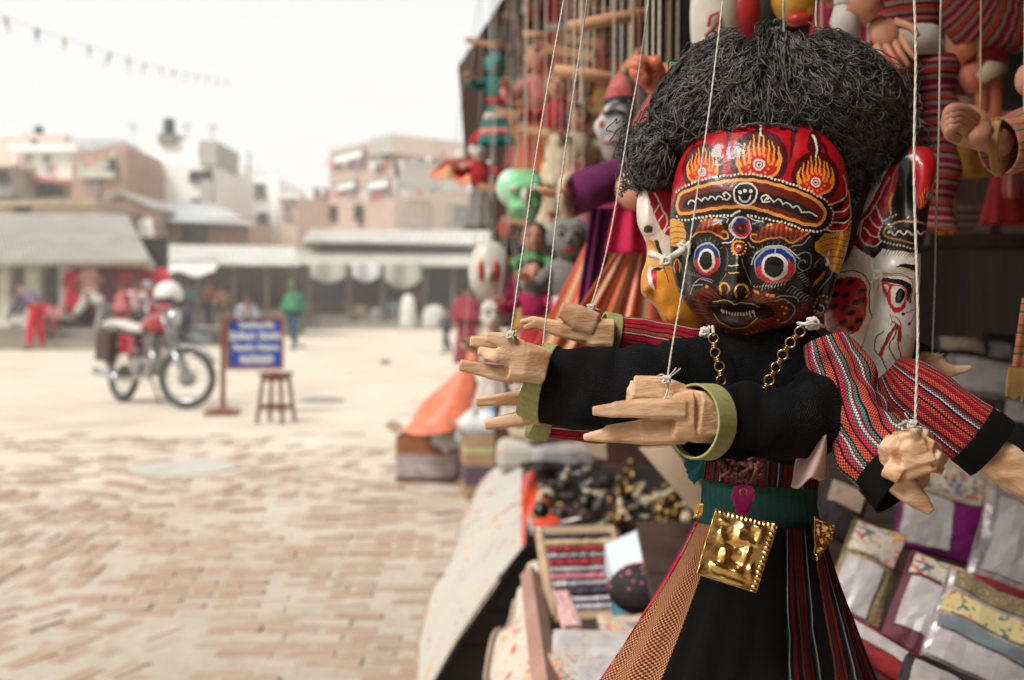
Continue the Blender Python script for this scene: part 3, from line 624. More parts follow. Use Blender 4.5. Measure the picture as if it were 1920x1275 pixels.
def person(label, px, d, z0, pose, heading, shirt, legs, h=1.65, hairc=None, shawl=None, group=None, skirt=False):
    """local frame: y forward, z up, feet at 0"""
    k = h / 1.7
    J = dict(pel=(0, 0, .93), chest=(0, .01, 1.25), neck=(0, .01, 1.45), head=(0, .03, 1.56), crown=(0, .02, 1.66), kl=(-.1, .02, .5), kr=(.1, .02, .5), al=(-.11, -.02, .09), ar=(.11, -.02, .09), tl=(-.13, .13, .03), tr=(.13, .13, .03),
             sl=(-.18, 0, 1.38), sr=(.18, 0, 1.38), el=(-.24, 0, 1.1), er=(.24, 0, 1.1), wl=(-.25, .08, .86), wr=(.25, .08, .86))
    if pose == 'bend': J.update(pel=(0, -.12, .95), chest=(0, .12, 1.2), neck=(0, .27, 1.33), head=(0, .37, 1.37), crown=(0, .46, 1.38), sl=(-.17, .2, 1.27), sr=(.17, .2, 1.27), el=(-.2, .32, 1.0), er=(.2, .34, 1.0), wl=(-.16, .48, .8), wr=(.16, .5, .78), kl=(-.11, .0, .48), kr=(.12, -.04, .48), al=(-.12, -.04, .09), ar=(.18, -.16, .09), tl=(-.13, .11, .03), tr=(.2, -.01, .03))
    if pose == 'sit': J.update(pel=(0, 0, .12), chest=(0, .06, .45), neck=(0, .1, .64), head=(0, .13, .75), crown=(0, .12, .85), sl=(-.18, .07, .58), sr=(.18, .07, .58), el=(-.24, .16, .32), er=(.24, .16, .32), wl=(-.12, .36, .3), wr=(.12, .36, .3), kl=(-.15, .42, .24), kr=(.15, .42, .24), al=(-.12, .4, -.2), ar=(.12, .4, -.2), tl=(-.12, .54, -.26), tr=(.12, .54, -.26))
    if pose == 'walk': J.update(kl=(-.1, .14, .5), al=(-.1, .1, .09), tl=(-.1, .25, .03), kr=(.1, -.02, .5), ar=(.1, -.24, .12), tr=(.1, -.12, .03), el=(-.23, -.1, 1.1), wl=(-.24, -.04, .86), er=(.23, .1, 1.12), wr=(.2, .26, .95), chest=(0, .05, 1.25), neck=(0, .08, 1.45), head=(0, .12, 1.55), crown=(0, .12, 1.65))
    J = {a: Vector(b) * k for a, b in J.items()}
    root = thing('person', label, 'person', (X(px, d), d, z0), group)
    WL[root.name] = Vector((0, 0, 0))
    V = []; E = []; I = {}
    def add(n, r, fr=None, p=None):
        V.append((p if p is not None else J[n], r)); I[n] = len(V) - 1
        if fr is not None: E.append((I[fr], I[n]))
    add('pel', .12 * k); add('chest', (.15 * k, .11 * k), 'pel'); add('neck', .055 * k, 'chest')
    add('head', (.078 * k, .09 * k), 'neck'); add('crown', (.07 * k, .085 * k), 'head')
    hd = (J['crown'] - J['neck']).normalized(); fw = Vector((0, 1, 0)); fw = (fw - hd * fw.dot(hd)).normalized()
    for s in 'lr':
        add('s' + s, .055 * k, 'chest'); add('e' + s, .042 * k, 's' + s); add('w' + s, .03 * k, 'e' + s)
        hip = J['pel'] + Vector((-.09 if s == 'l' else .09, 0, -.05)) * k
        add('h' + s, .088 * k, 'pel', hip); add('k' + s, .058 * k, 'h' + s); add('a' + s, .04 * k, 'k' + s); add('t' + s, .032 * k, 'a' + s)
        wv = J['w' + s]; dv = (wv - J['e' + s]).normalized()
        add('p' + s, (.036 * k, .018 * k), 'w' + s, wv + dv * .08 * k)
        sd = dv.cross(fw); sd = sd.normalized() if sd.length > .1 else Vector((1, 0, 0))
        for q in range(4):
            b0 = wv + dv * .08 * k + sd * (q - 1.5) * .019 * k; ln = (.075, .085, .08, .062)[q] * k
            V.append((b0, .009 * k)); V.append((b0 + dv * ln * .6 + fw * .006, .008 * k)); V.append((b0 + dv * ln + fw * .022 * k, .007 * k)); n_ = len(V); E.extend([(n_ - 3, n_ - 2), (n_ - 2, n_ - 1)])
        b0 = wv + dv * .03 * k - sd * .03 * k
        V.append((b0, .012 * k)); V.append((b0 + (dv - sd).normalized() * .05 * k, .01 * k)); V.append((b0 + (dv * 1.6 - sd).normalized() * .08 * k, .008 * k)); n_ = len(V); E.extend([(n_ - 3, n_ - 2), (n_ - 2, n_ - 1)])
    body = skinmesh('body', V, E, SKIN, root)
    hc = J['crown'] * .55 + J['head'] * .45
    # face: nose, mouth, eyes, ears
    fm = MB(); fm.ball(hc + fw * .098 * k - hd * .01, (.014 * k, .02 * k, .024 * k), 8, 6); 
    for s_ in (-1, 1): em = MB(); em.ball(hc + Vector((s_ * .082 * k, 0, 0)), (.012 * k, .022 * k, .032 * k), 8, 6); em.build('ear', SKIN, root, smooth=True)
    fm.build('nose', SKIN, root, smooth=True)
    fm = MB()
    for s_ in (-1, 1): fm.ball(hc + fw * .086 * k + Vector((s_ * .032 * k, 0, 0)) + hd * .015, (.012 * k, .008 * k, .007 * k), 8, 5)
    fm.ball(hc + fw * .088 * k - hd * .055 * k, (.024 * k, .008 * k, .007 * k), 8, 5)
    fm.build('face_features', HAIRM, root)
    hm = MB(); q = hd.to_track_quat('Z', 'Y').to_matrix()
    hm.ball(hc + hd * .03 * k - fw * .018 * k, (.092 * k, .108 * k, .098 * k), 14, 9, q)
    hm.build('hair', hairc or HAIRM, root, smooth=True)
    def garment(nm_, ids, ed, m, grow):
        ii = {n: j for j, n in enumerate(ids)}; VV = []
        for n in ids:
            p, r = V[I[n]]; r = r if hasattr(r, '__len__') else (r, r)
            VV.append((p, (r[0] + grow * k, r[1] + grow * k)))
        return skinmesh(nm_, VV, [(ii[a], ii[b]) for a, b in ed], m, root)
    garment('shirt', ['pel', 'chest', 'sl', 'sr', 'el', 'er', 'wl', 'wr'], [('pel', 'chest'), ('chest', 'sl'), ('chest', 'sr'), ('sl', 'el'), ('sr', 'er'), ('el', 'wl'), ('er', 'wr')], shirt, .022)
    garment('trousers', ['pel', 'hl', 'hr', 'kl', 'kr', 'al', 'ar'], [('pel', 'hl'), ('pel', 'hr'), ('hl', 'kl'), ('hr', 'kr'), ('kl', 'al'), ('kr', 'ar')], legs, .026)
    for s in 'lr':
        m_ = MB(); m_.ball(J['t' + s] * .6 + J['a' + s] * .4 - Vector((0, 0, .02)), (.05 * k, .13 * k, .045 * k), 10, 6); m_.build('shoe', mat('shoe', (50, 42, 38)), root, smooth=True)
    if skirt:
        m_ = MB(); m_.grid(lambda u, v: J['pel'] + Vector((math.cos(u * 6.2832) * (.17 + .1 * v) * k, math.sin(u * 6.2832) * (.15 + .1 * v) * k, (.1 - .85 * v) * k)) + Vector((0, 0, .02 * math.sin(u * 40) * v)), 32, 6); m_.build('skirt', legs, root, solid=.01, smooth=True)
    if shawl:
        m_ = MB(); m_.grid(lambda u, v: J['chest'] + Vector((math.cos(u * 6.2832) * (.13 + .13 * v) * k, math.sin(u * 6.2832) * (.1 + .1 * v) * k, (.2 - .45 * v) * k)), 24, 6); m_.build('shawl', shawl, root, solid=.01, smooth=True)
    root.rotation_euler = (0, 0, R(heading))
    return root
def cm(n, c, c2=None): return mat('cloth_' + n, c, c2, scale=12, rough=.9, bump=.3)
person('person in bright red trousers and purple grey top bending over the stone ledge', 62, 27.2, 0, 'bend', 75, cm('purplegrey', (112, 104, 136)), cm('redtrouser', (214, 20, 48)), 1.85)
person('person in white shirt and grey trousers bending down behind the motorcycle', 185, 27.6, 0, 'bend', 95, cm('whiteshirt', (206, 206, 200)), cm('greytrouser', (150, 150, 146)), 1.85)
person('child in pink sitting on the ledge beside the white column', 105, 28.0, .52, 'sit', 170, cm('pink', (206, 140, 140)), cm('rosepink', (190, 100, 104)), 1.35)
person('woman in dark maroon dress standing among shoppers at the pavilion', 230, 27.0, 0, 'stand', 150, cm('maroon', (132, 30, 44)), cm('maroon2', (120, 26, 40)), 1.6, skirt=True, shawl=cm('rosy', (180, 100, 96)))
person('person in pale pink blouse standing beside the maroon dress', 256, 27.6, 0, 'stand', 190, cm('palepink', (214, 190, 192)), cm('darkjean', (64, 66, 80)), 1.68)
person('person with teal scarf and coral skirt right of the pink blouse', 281, 28.5, 0, 'stand', 200, cm('coral', (200, 130, 116)), cm('coral2', (190, 120, 106)), 1.6, skirt=True, shawl=cm('teal', (40, 120, 140)))
person('man in dark blue sitting by the middle shed behind the helmet', 356, 32, .32, 'sit', 120, cm('navy', (58, 72, 112)), cm('navy2', (52, 56, 80)), 1.7)
person('person in grey shirt sitting behind the blue sign board', 462, 30, .42, 'sit', 200, cm('greyshirt', (164, 168, 174)), cm('bluecloth', (130, 150, 164)), 1.8)
person('walker in green hooded jacket and blue jeans right of the sign', 551, 27.4, 0, 'walk', 160, cm('green', (58, 128, 92)), cm('jeans', (44, 84, 104)), 1.62, hairc=cm('green', (58, 128, 92)), shawl=cm('green', (58, 128, 92)))
person('person in crimson dress walking beside the stall front edge', 876, 18.4, 0, 'walk', 170, cm('crimson', (150, 44, 60)), cm('crimson2', (140, 38, 54)), 1.42, skirt=True, shawl=cm('crimson', (150, 44, 60)))
person('small figure in dark clothes beside the crimson walker', 838, 25.5, 0, 'walk', 120, cm('slate', (70, 84, 92)), cm('slate2', (52, 60, 66)), 1.1)
person('seated trader in brown behind the shed counter by the timber post', 418, 36, .9, 'sit', 180, cm('brownish', (130, 90, 76)), cm('brownish2', (90, 74, 64)), 1.5)
person('shopper in rose red tunic among the hanging clothes at the pavilion', 150, 28.6, 0, 'stand', 30, cm('rosered', (196, 50, 76)), cm('darkplum', (80, 40, 56)), 1.62, skirt=True)
person('shopper in salmon top by the hanging garments right of the white column', 180, 28.9, 0, 'stand', 200, cm('salmon', (214, 140, 120)), cm('brownskirt', (110, 70, 60)), 1.58, skirt=True)
person('man in bright red shirt at the right end of the pavilion', 300, 29.5, 0, 'stand', 170, cm('brightred', (206, 50, 56)), cm('greyjean', (90, 96, 108)), 1.7)
person('person in teal green shirt under the middle shed roof', 352, 37.5, .3, 'stand', 190, cm('tealgreen', (80, 150, 140)), cm('dusk', (80, 74, 80)), 1.6)
person('trader in rusty red under the middle shed roof', 392, 38.0, .3, 'stand', 150, cm('rust', (170, 96, 76)), cm('dusk2', (70, 60, 60)), 1.6)
# goods on and by the stone ledge
for i, (px, py, r_, c_, lb) in enumerate(((40, 603, .28, (206, 204, 196), 'pale round bundle on the ledge beside the red trousers'), (130, 592, .2, (200, 206, 206), 'small white bundle on the ledge between the two bending people'), (245, 598, .22, (206, 208, 206), 'white bundle on the ground in front of the shoppers'),
        (375, 588, .35, (180, 196, 204), 'light blue bundle lying at the right of the motorcycle helmet'), (445, 588, .25, (220, 90, 96), 'bright coral red bundle just behind the sign board top'), (515, 585, .22, (216, 216, 214), 'small white bundle behind the right corner of the sign board'))):
    d = [28.4, 28.4, 26.5, 31, 29.5, 28.8][i]; z0 = Z(py, d) - r_ * .6
    z0 = [.52, .52, 0, 0, .0, 0][i]
    mb = MB(); mb.lathe((X(px, d), d, z0), [(0, 0), (r_, .02), (r_ * 1.1, r_ * .5), (r_ * .8, r_ * 1.0), (r_ * .35, r_ * 1.2), (r_ * .25, r_ * 1.5), (0, r_ * 1.5)], 14)
    solo(mb, 'cloth_bundle', mat('bundle_%d' % i, c_, scale=6, bump=.5), lb, 'bundle', smooth=True)
for i, (px, d, w, lb) in enumerate(((148, 28.2, .9, 'low dark basin of goods on the ledge by the white-shirted man'), (395, 31.2, 1.3, 'wide low tray of goods with pink items left of the sign'))):
    mb = MB(); c = (X(px, d), d, [.52, .3][i]); mb.lathe(c, [(0, 0), (w * .35, 0), (w * .5, .18), (w * .47, .18), (w * .33, .04), (0, .04)], 20)
    o = solo(mb, 'basin', mat('basin_%d' % i, [(70, 62, 58), (190, 186, 176)][i]), lb, 'basin')
mb = MB(); mb.box((X(395, 31.2), 31.4, .15), (1.5, .8, .3)); solo(mb, 'low_bench', STEP, 'low stone bench under the wide tray left of the sign', 'bench')
mb = MB(); mb.box((X(462, 30), 30.1, .21), (1.4, .5, .42)); solo(mb, 'low_bench', TIMB, 'low bench under the seated person in grey behind the sign', 'bench')
mb = MB(); mb.box((X(356, 32), 32.1, .16), (.8, .5, .32)); solo(mb, 'low_bench', TIMB, 'low timber bench under the seated man in dark blue', 'bench')
# ================================================================ motorcycle
CHR = mat('chrome', (196, 198, 200), (150, 152, 156), rough=.22, metal=.85, scale=6, bump=.03)
RUB = mat('tyre_rubber', (76, 72, 68), (58, 54, 50), scale=20); BLK = mat('black_enamel', (34, 32, 32), (24, 22, 22), rough=.3)
REDP = mat('red_paint', (150, 24, 28), (128, 18, 22), rough=.22, coat=.6, scale=4, bump=.02); SEATM = mat('seat_vinyl', (196, 192, 184), (172, 168, 160), rough=.45, scale=8)
ALU = mat('cast_aluminium', (170, 168, 162), (128, 124, 118), rough=.4, metal=.7, scale=14)
mt = thing('motorcycle', 'parked red and chrome motorcycle with pale seat on the dusty plaza', 'motorcycle', (0, 0, 0))
def wheel(nm_, c, steer=0, w=.085):
    root = bpy.data.objects.new(nm_, None); COL.objects.link(root); root.parent = mt; WL[root.name] = Vector((0, 0, 0)); root.location = c; root.rotation_euler = (0, 0, steer); root.empty_display_size = .05
    m_ = MB(); m_.torus((0, 0, 0), .285, w / 2, 40, 10); m_.build('tyre', RUB, root, smooth=True)
    m_ = MB(); m_.torus((0, 0, 0), .24, .018, 40, 8); m_.build('rim', CHR, root, smooth=True)
    m_ = MB(); m_.cyl((0, -.07, 0), (0, .07, 0), .055, n=16); m_.cyl((0, -.035, 0), (0, .035, 0), .09, n=20); m_.build('hub', ALU, root)
    for s_ in range(24):
        a = 2 * math.pi * s_ / 24; a2 = a + (.35 if s_ % 2 else -.35); y = .03 if s_ % 4 < 2 else -.03
        m_ = MB(); m_.tube([(.07 * math.cos(a2), y, .07 * math.sin(a2)), (.238 * math.cos(a), 0, .238 * math.sin(a))], .0022, 4); m_.build('spoke', CHR, root)
    return root
wheel('rear_wheel', (0, 0, .327), 0, .075); wheel('front_wheel', (1.32, 0, .327), R(36), .062)
def mp(nm_, fn, m_, **k):
    q = MB(); fn(q); return q.build(nm_, m_, mt, **k)
mp('frame', lambda q: (q.tube([(1.02, 0, .98), (.95, 0, .7), (.85, 0, .38), (.5, 0, .3), (.3, 0, .4)], .018, 8), q.tube([(1.02, 0, .96), (.6, 0, .86), (.1, 0, .78), (-.25, 0, .8)], .018, 8), [q.tube([(0, s * .08, .327), (.45, s * .08, .38)], .017, 8) for s in (-1, 1)]), BLK)
mp('engine', lambda q: (q.box((.56, 0, .42), (.36, .22, .2)), [q.box((.64, 0, .56 + i * .028), (.2, .2, .014)) for i in range(8)], q.cyl((.64, 0, .52), (.64, 0, .78), .07), q.cyl((.5, -.16, .42), (.5, .16, .42), .1, n=18)), ALU, bevel=.01)
def tank(q):
    q.grid(lambda u, v: (.45 + .55 * u, .135 * math.sin(math.pi * min(1, u * .7 + .25)) * math.cos(v * 6.2832), .87 + .02 * u + .12 * math.sin(math.pi * min(1, u * .75 + .2)) * math.sin(v * 6.2832)), 14, 20)
mp('fuel_tank', tank, REDP, smooth=True)
def seat(q):
    q.grid(lambda u, v: (-.32 + .82 * u, .14 * math.cos(v * 6.2832) * (1 - .25 * u), .86 + .02 * math.sin(u * 6) - .03 * u + .055 * math.sin(v * 6.2832)), 16, 16)
    q.box((.09, 0, .84), (.8, .2, .06))
mp('seat', seat, SEATM, smooth=True)
mp('side_panel', lambda q: [q.box((.26, s * .12, .64), (.3, .03, .2)) for s in (-1, 1)], REDP, bevel=.02)
mp('saddle_box', lambda q: [q.box((-.06, s * .2, .62), (.3, .12, .34)) for s in (-1, 1)], mat('saddle_box_brown', (78, 54, 44), (50, 38, 34), scale=8), bevel=.02)
mp('exhaust', lambda q: (q.tube([(.74, -.12, .66), (.86, -.14, .5), (.76, -.16, .32), (.4, -.17, .27), (.2, -.18, .28)], .022, 10), q.tube([(.22, -.18, .28), (.1, -.18, .29), (-.30, -.19, .34), (-.32, -.19, .34)], [.025, .048, .045, .02], 12)), CHR, smooth=True)
mp('rear_fender', lambda q: q.grid(lambda u, v: (-(.345) * math.sin(R(-50 + 130 * u)), (v - .5) * .14, .327 + .345 * math.cos(R(-50 + 130 * u))), 18, 3), CHR, solid=.006, smooth=True)
fk = Matrix.Translation((1.32, 0, 0)) @ Matrix.Rotation(R(36), 4, 'Z') @ Matrix.Translation((-1.32, 0, 0))
def F3(*p): return fk @ Vector(p)
mp('fork', lambda q: [(q.tube([F3(1.32, s * .08, .327), F3(1.18, s * .08, .62)], .026, 10), q.tube([F3(1.18, s * .08, .62), F3(1.03, s * .08, 1.0)], .018, 10)) for s in (-1, 1)], CHR, smooth=True)
mp('front_fender', lambda q: q.grid(lambda u, v: F3(1.32 - .345 * math.sin(R(-60 + 120 * u)), (v - .5) * .12, .327 + .345 * math.cos(R(-60 + 120 * u))), 18, 3), CHR, solid=.006, smooth=True)
mp('handlebar', lambda q: (q.tube([F3(.92, -.38, 1.1), F3(.98, -.2, 1.1), F3(1.04, -.06, 1.02), F3(1.04, .06, 1.02), F3(.98, .2, 1.1), F3(.92, .38, 1.1)], .012, 8)), CHR)
for s in (-1, 1):
    mp('grip', lambda q: q.cyl(F3(.9, s * .42, 1.1), F3(.94, s * .3, 1.1), .018), RUB)
    mp('mirror', lambda q: (q.tube([F3(.95, s * .26, 1.1), F3(.97, s * .33, 1.24)], .006, 6), q.ball(F3(.97, s * .34, 1.27), (.02, .06, .045), 10, 6)), CHR)
hl = mp('headlight', lambda q: q.lathe(F3(1.1, 0, .95), [(0, -.06), (.06, -.05), (.092, .02), (.095, .06), (.085, .075)], 20, (Matrix.Rotation(R(36), 3, 'Z') @ Matrix.Rotation(R(90), 3, 'Y'))), CHR, smooth=True)
q = MB(); q.lathe(F3(1.1, 0, .95), [(.084, .072), (.06, .085), (0, .09)], 20, (Matrix.Rotation(R(36), 3, 'Z') @ Matrix.Rotation(R(90), 3, 'Y'))); q.build('lens', mat('lamp_lens', (200, 204, 206), rough=.08, bump=0), hl, smooth=True)
mp('rear_lamp', lambda q: q.box((-.4, 0, .72), (.05, .1, .07)), REDP, bevel=.01)
mp('footrest', lambda q: q.cyl((.45, -.28, .33), (.45, .28, .33), .014), BLK)
mp('stand', lambda q: q.tube([(.4, .1, .3), (.36, .26, .015)], .012, 6), BLK)
ang = math.atan2(-.93, 1.0)
mt.rotation_euler = (R(-4), 0, ang); mt.location = (X(229, 12.75), 12.75, 0)
mt.scale = (1, 1, 1)
bpy.context.view_layer.update()
# helmet hung on the mirror
hp = mt.matrix_world @ F3(.97, .2, 1.1)
hpx = P(316, 552, 12.2)
he = thing('helmet', 'white open face helmet with dark visor strip resting on the motorcycle handlebar', 'helmet', (hpx.x, 12.2, 1.05))
q = MB(); c = Vector((hpx.x, 12.2, Z(553, 12.2)))
q.grid(lambda u, v: c + Vector((.15 * math.cos(u * 6.2832) * math.sin(.02 + v * 1.95), .16 * math.sin(u * 6.2832) * math.sin(.02 + v * 1.95), .15 * math.cos(.02 + v * 1.95))), 32, 14); q.build('shell', mat('helmet_white', (216, 214, 206), (204, 200, 190), rough=.25, coat=.5, scale=3, bump=.01), he, solid=.02, smooth=True)
q = MB(); q.grid(lambda u, v: c + Vector((.158 * math.cos(R(200 + 110 * u)), .168 * math.sin(R(200 + 110 * u)), -.03 - .05 * v)), 20, 3); q.build('visor', BLK, he, solid=.006, smooth=True)
q = MB(); q.tube([c + Vector((-.13, 0, -.06)), c + Vector((-.05, -.05, -.19)), c + Vector((.05, -.05, -.19)), c + Vector((.13, 0, -.06))], .008, 6); q.build('strap', BLK, he)
# ================================================================ sign and stool
sd = 11.3
sg = thing('sign_board', 'blue notice board lettered in white in a brown frame on a single post', 'sign', (X(419, sd), sd, 0))
BRN = mat('sign_brown', (132, 80, 60), (104, 62, 46), scale=9, stretch=(1, 1, .2)); 
q = MB(); q.box((X(418, sd), sd, .475), (.045, .045, .95)); q.build('post', BRN, sg, bevel=.004)
q = MB(); q.box((X(417, sd), sd, .02), (.3, .3, .04)); q.lathe((X(417, sd), sd, 0), [(0, .04), (.12, .04), (.06, .07), (0, .07)], 16); q.build('base', BRN, sg, bevel=.006)
x0, x1, zt, zb = X(424, sd), X(528, sd), Z(596, sd), Z(692, sd)
yaw = Matrix.Rotation(R(12), 3, 'Z'); pc = Vector((x0, sd, 0))
def SP(u, z, off=0): return pc + yaw @ Vector(((x1 - x0) * u * 1.02, -off, z))
def sbox(q, u0, u1, z0, z1, dep, off):
    c_ = (SP(u0, z0, off) + SP(u1, z1, off)) / 2; q.box(c_, ((x1 - x0) * (u1 - u0), dep, z1 - z0), yaw)
q = MB(); sbox(q, 0.04, .96, zb + .02, zt - .02, .02, 0); q.build('panel', mat('sign_blue', (22, 66, 156), (18, 58, 140), rough=.4, scale=5, bump=.03), sg)
for (a, b_, c_, e) in ((0, 1, zt - .025, zt + .005), (0, 1, zb - .005, zb + .025), (0, .05, zb, zt), (.95, 1, zb, zt)):
    q = MB(); sbox(q, a, b_, c_ + .001 * (a > .5), e, .035 + (.004 if e - c_ < .1 else 0), .004); q.build('frame_bar', BRN, sg)
WLET = mat('sign_white', (222, 222, 216), (210, 210, 204), scale=10, bump=0)
rows = [(.22, .84, .875, .135, [1, .66, .66, .9, .66, .66, .66, .95, .66]), (.05, .5, .66, .175, [1, .7, .9, .7, .7]), (.56, .96, .66, .175, [1, .7, .7, .9, .7]), (.12, .5, .43, .13, [1, .7, .7, .7, .9, .7]), (.54, .92, .43, .13, [1, .7, .9, .7, .7, .7]), (.24, .82, .19, .15, [1] * 7)]
for (u0, u1, vc, hh, let) in rows:      # each letter an upright, rounded stroke pair as on hand lettered boards
    n = len(let); q = MB(); H_ = zt - zb
    for i, lh in enumerate(let):
        a = u0 + (u1 - u0) * i / n; w = (u1 - u0) / n; z0 = zb + H_ * (vc - hh / 2); z1 = z0 + H_ * hh * lh
        sbox(q, a + w * .06, a + w * .34, z0, z1, .003, .013); sbox(q, a + w * .62, a + w * .9, z0, z1 - H_ * .01, .003, .013)
        mz = [z1 - H_ * .025, (z0 + z1) / 2, z0][(i * 7 + n) % 3]; sbox(q, a + w * .34, a + w * .62, mz, mz + H_ * .03, .003, .0131)
        if i % 2: sbox(q, a + w * .34, a + w * .62, z0 + .002, z0 + H_ * .03, .003, .0132)
    q.build('lettering', WLET, sg)
std = 10.55; sx0, sx1 = X(491, std), X(544, std); zt = .455
st = thing('stool', 'small dark red-brown wooden stool standing beside the sign', 'stool', ((sx0 + sx1) / 2, std, 0))
SB = mat('stool_wood', (112, 54, 40), (80, 40, 32), rough=.4, scale=12, stretch=(1, 1, .2))
cx_ = (sx0 + sx1) / 2; hw = (sx1 - sx0) / 2; ry = rotz(R(-16))
q = MB(); q.box((cx_, std, zt), (.25, .22, .028), ry); q.build('seat', SB, st, bevel=.005)
feet = [(-1, -1), (1, -1), (1, 1), (-1, 1)]
def fp(s, z): v = ry @ Vector((s[0] * (.085 + .045 * (1 - z / zt)), s[1] * (.08 + .045 * (1 - z / zt)), 0)); return Vector((cx_, std, z)) + v
for s in feet:
    q = MB(); q.tube([fp(s, 0), fp(s, zt - .01)], .018, 4); q.build('leg', SB, st)
for i in range(4):
    for z, nm_ in ((.15, 'stretcher'), (.41, 'apron')):
        q = MB(); a, b_ = fp(feet[i], z), fp(feet[(i + 1) % 4], z); q.box((a + b_) / 2, ((b_ - a).length - .02, .016, .035), Matrix.Rotation(math.atan2((b_ - a).y, (b_ - a).x), 3, 'Z')); q.build(nm_, SB, st)
# ================================================================ the stall: panels, roof, back wall, table
DWOOD = mat('dark_stall_wood', (74, 52, 40), (46, 32, 26), scale=7, rough=.7, bump=.4, stretch=(1, 1, .12))
RWOOD = mat('red_stall_wood', (96, 34, 24), (66, 24, 18), scale=7, rough=.6, bump=.3, stretch=(1, 1, .12))
MWOOD = mat('mid_stall_wood', (138, 104, 78), (104, 76, 56), scale=9, rough=.7, bump=.3, stretch=(1, .12, 1))
stall = thing('market_stall', 'open fronted dark wooden stall hung with puppets along the right side', 'stall', (1.0, 2.6, 0))
# far end wall of upright boards, with a cut-off shoulder at its top
def shoulder(x):      # top edge of the end wall
    px = x * F / 4.7 + CX
    return Z(120 - (px - 858) * 1.42, 4.7) if px < 945 else 2.5
x = X(860, 4.7); k = 0
while x < 1.9:
    w = .13
    if k == 0: pts = [Vector((X(872, 4.7), 4.7, Z(300, 4.7))), Vector((X(859, 4.7), 4.7, Z(124, 4.7))), Vector((x + w, 4.7, shoulder(x + w))), Vector((x + w, 4.7, Z(300, 4.7)))]
    else: pts = [Vector((x, 4.7, 0 if k > 1 else 1.0)), Vector((x, 4.7, shoulder(x))), Vector((x + w, 4.7, shoulder(x + w))), Vector((x + w, 4.7, 0 if k > 1 else 1.0))]
    mb = MB(); mb.prism(pts, (0, .03, 0)); mb.build('plank', DWOOD, stall); x += w + .004; k += 1
# back wall
for i in range(29):
    y = -1.56 + i * .215
    mb = MB(); mb.box((1.62 - .0 * y, y, 1.3), (.03, .21, 2.6)); mb.build('plank', RWOOD if i < 21 else DWOOD, stall)
mb = MB()
for i in range(1): mb.prism([Vector((-.24, -1.9, 2.52)), Vector((1.85, -1.9, 2.76)), Vector((1.85, 4.66, 2.76)), Vector((-.24, 4.66, 2.52))], (0, 0, .04))
mb.build('roof', MWOOD, stall)
for y in (-1.4, -.5, .4, 1.3, 2.2, 3.1, 4.0): mb = MB(); mb.box((.72, y, 2.57), (1.9, .05, .05), Matrix.Rotation(R(-6.2), 3, 'Y')); mb.build('rafter', DWOOD, stall)
for (x, y) in ((1.58, 4.6), (.16, 4.66), (1.58, .3), (1.58, -1.7)): mb = MB(); mb.box((x, y, 1.3), (.07, .07, 2.6)); mb.build('post', DWOOD, stall)
for (x, y0, z) in ((.10, -1.8, 2.40), (.45, -1.8, 2.38), (.85, -1.8, 2.36), (1.25, -1.8, 2.34)):
    mb = MB(); mb.cyl((x, y0, z), (x, 4.6, z), .018, n=8); mb.build('hanging_rail', MWOOD, stall)
# table with plank top
tb = thing('display_table', 'long low wooden display table under the stall goods', 'table', (.8, 3.0, 0))
for i in range(8):
    mb = MB(); mb.box((.165 + i * .185, 3.05, .47), (.18, 3.1, .028)); mb.build('plank', DWOOD, tb)
for (x, y) in ((.12, 1.6), (.12, 4.5), (1.5, 1.6), (1.5, 4.5), (.12, 3.0)): mb = MB(); mb.box((x, y, .226), (.06, .06, .452)); mb.build('leg', DWOOD, tb)
mb = MB(); mb.box((.6, 4.45, .22), (1.3, .03, .44)); mb.build('back_board', DWOOD, tb)
# sloping display board at the right, built on risers
def dB(py): return 1.30 + (1275 - py) / 625 * 1.12       # depth of the board seen at a pixel row
def PB(px, py, lift=0): v = P(px, py, dB(py)); v.z += lift; return v
rack = thing('display_rack', 'sloping dark wooden rack that carries the packets of cloth', 'rack', (.9, 1.8, 0))
rows_ = [1420, 1330, 1240, 1150, 1060, 970, 880, 790, 700, 640]
for a, b_ in zip(rows_, rows_[1:]):
    xl, xr = (.22 if a > 900 else .42), 1.55
    q = MB(); va, vb = PB(1500, a), PB(1500, b_ + 3); q.prism([Vector((xl, va.y, va.z - .09)), Vector((xr, va.y, va.z - .09)), Vector((xr, vb.y, vb.z - .09)), Vector((xl, vb.y, vb.z - .09))], (0, 0, -.02)); q.build('plank', DWOOD, rack)
for (x, py) in ((.3, 1380), (1.5, 1380), (.5, 660), (1.5, 660)):
    v = PB(1500, py); q = MB(); q.box((x, v.y, (v.z - .12) / 2), (.05, .05, v.z - .12)); q.build('leg', DWOOD, rack)
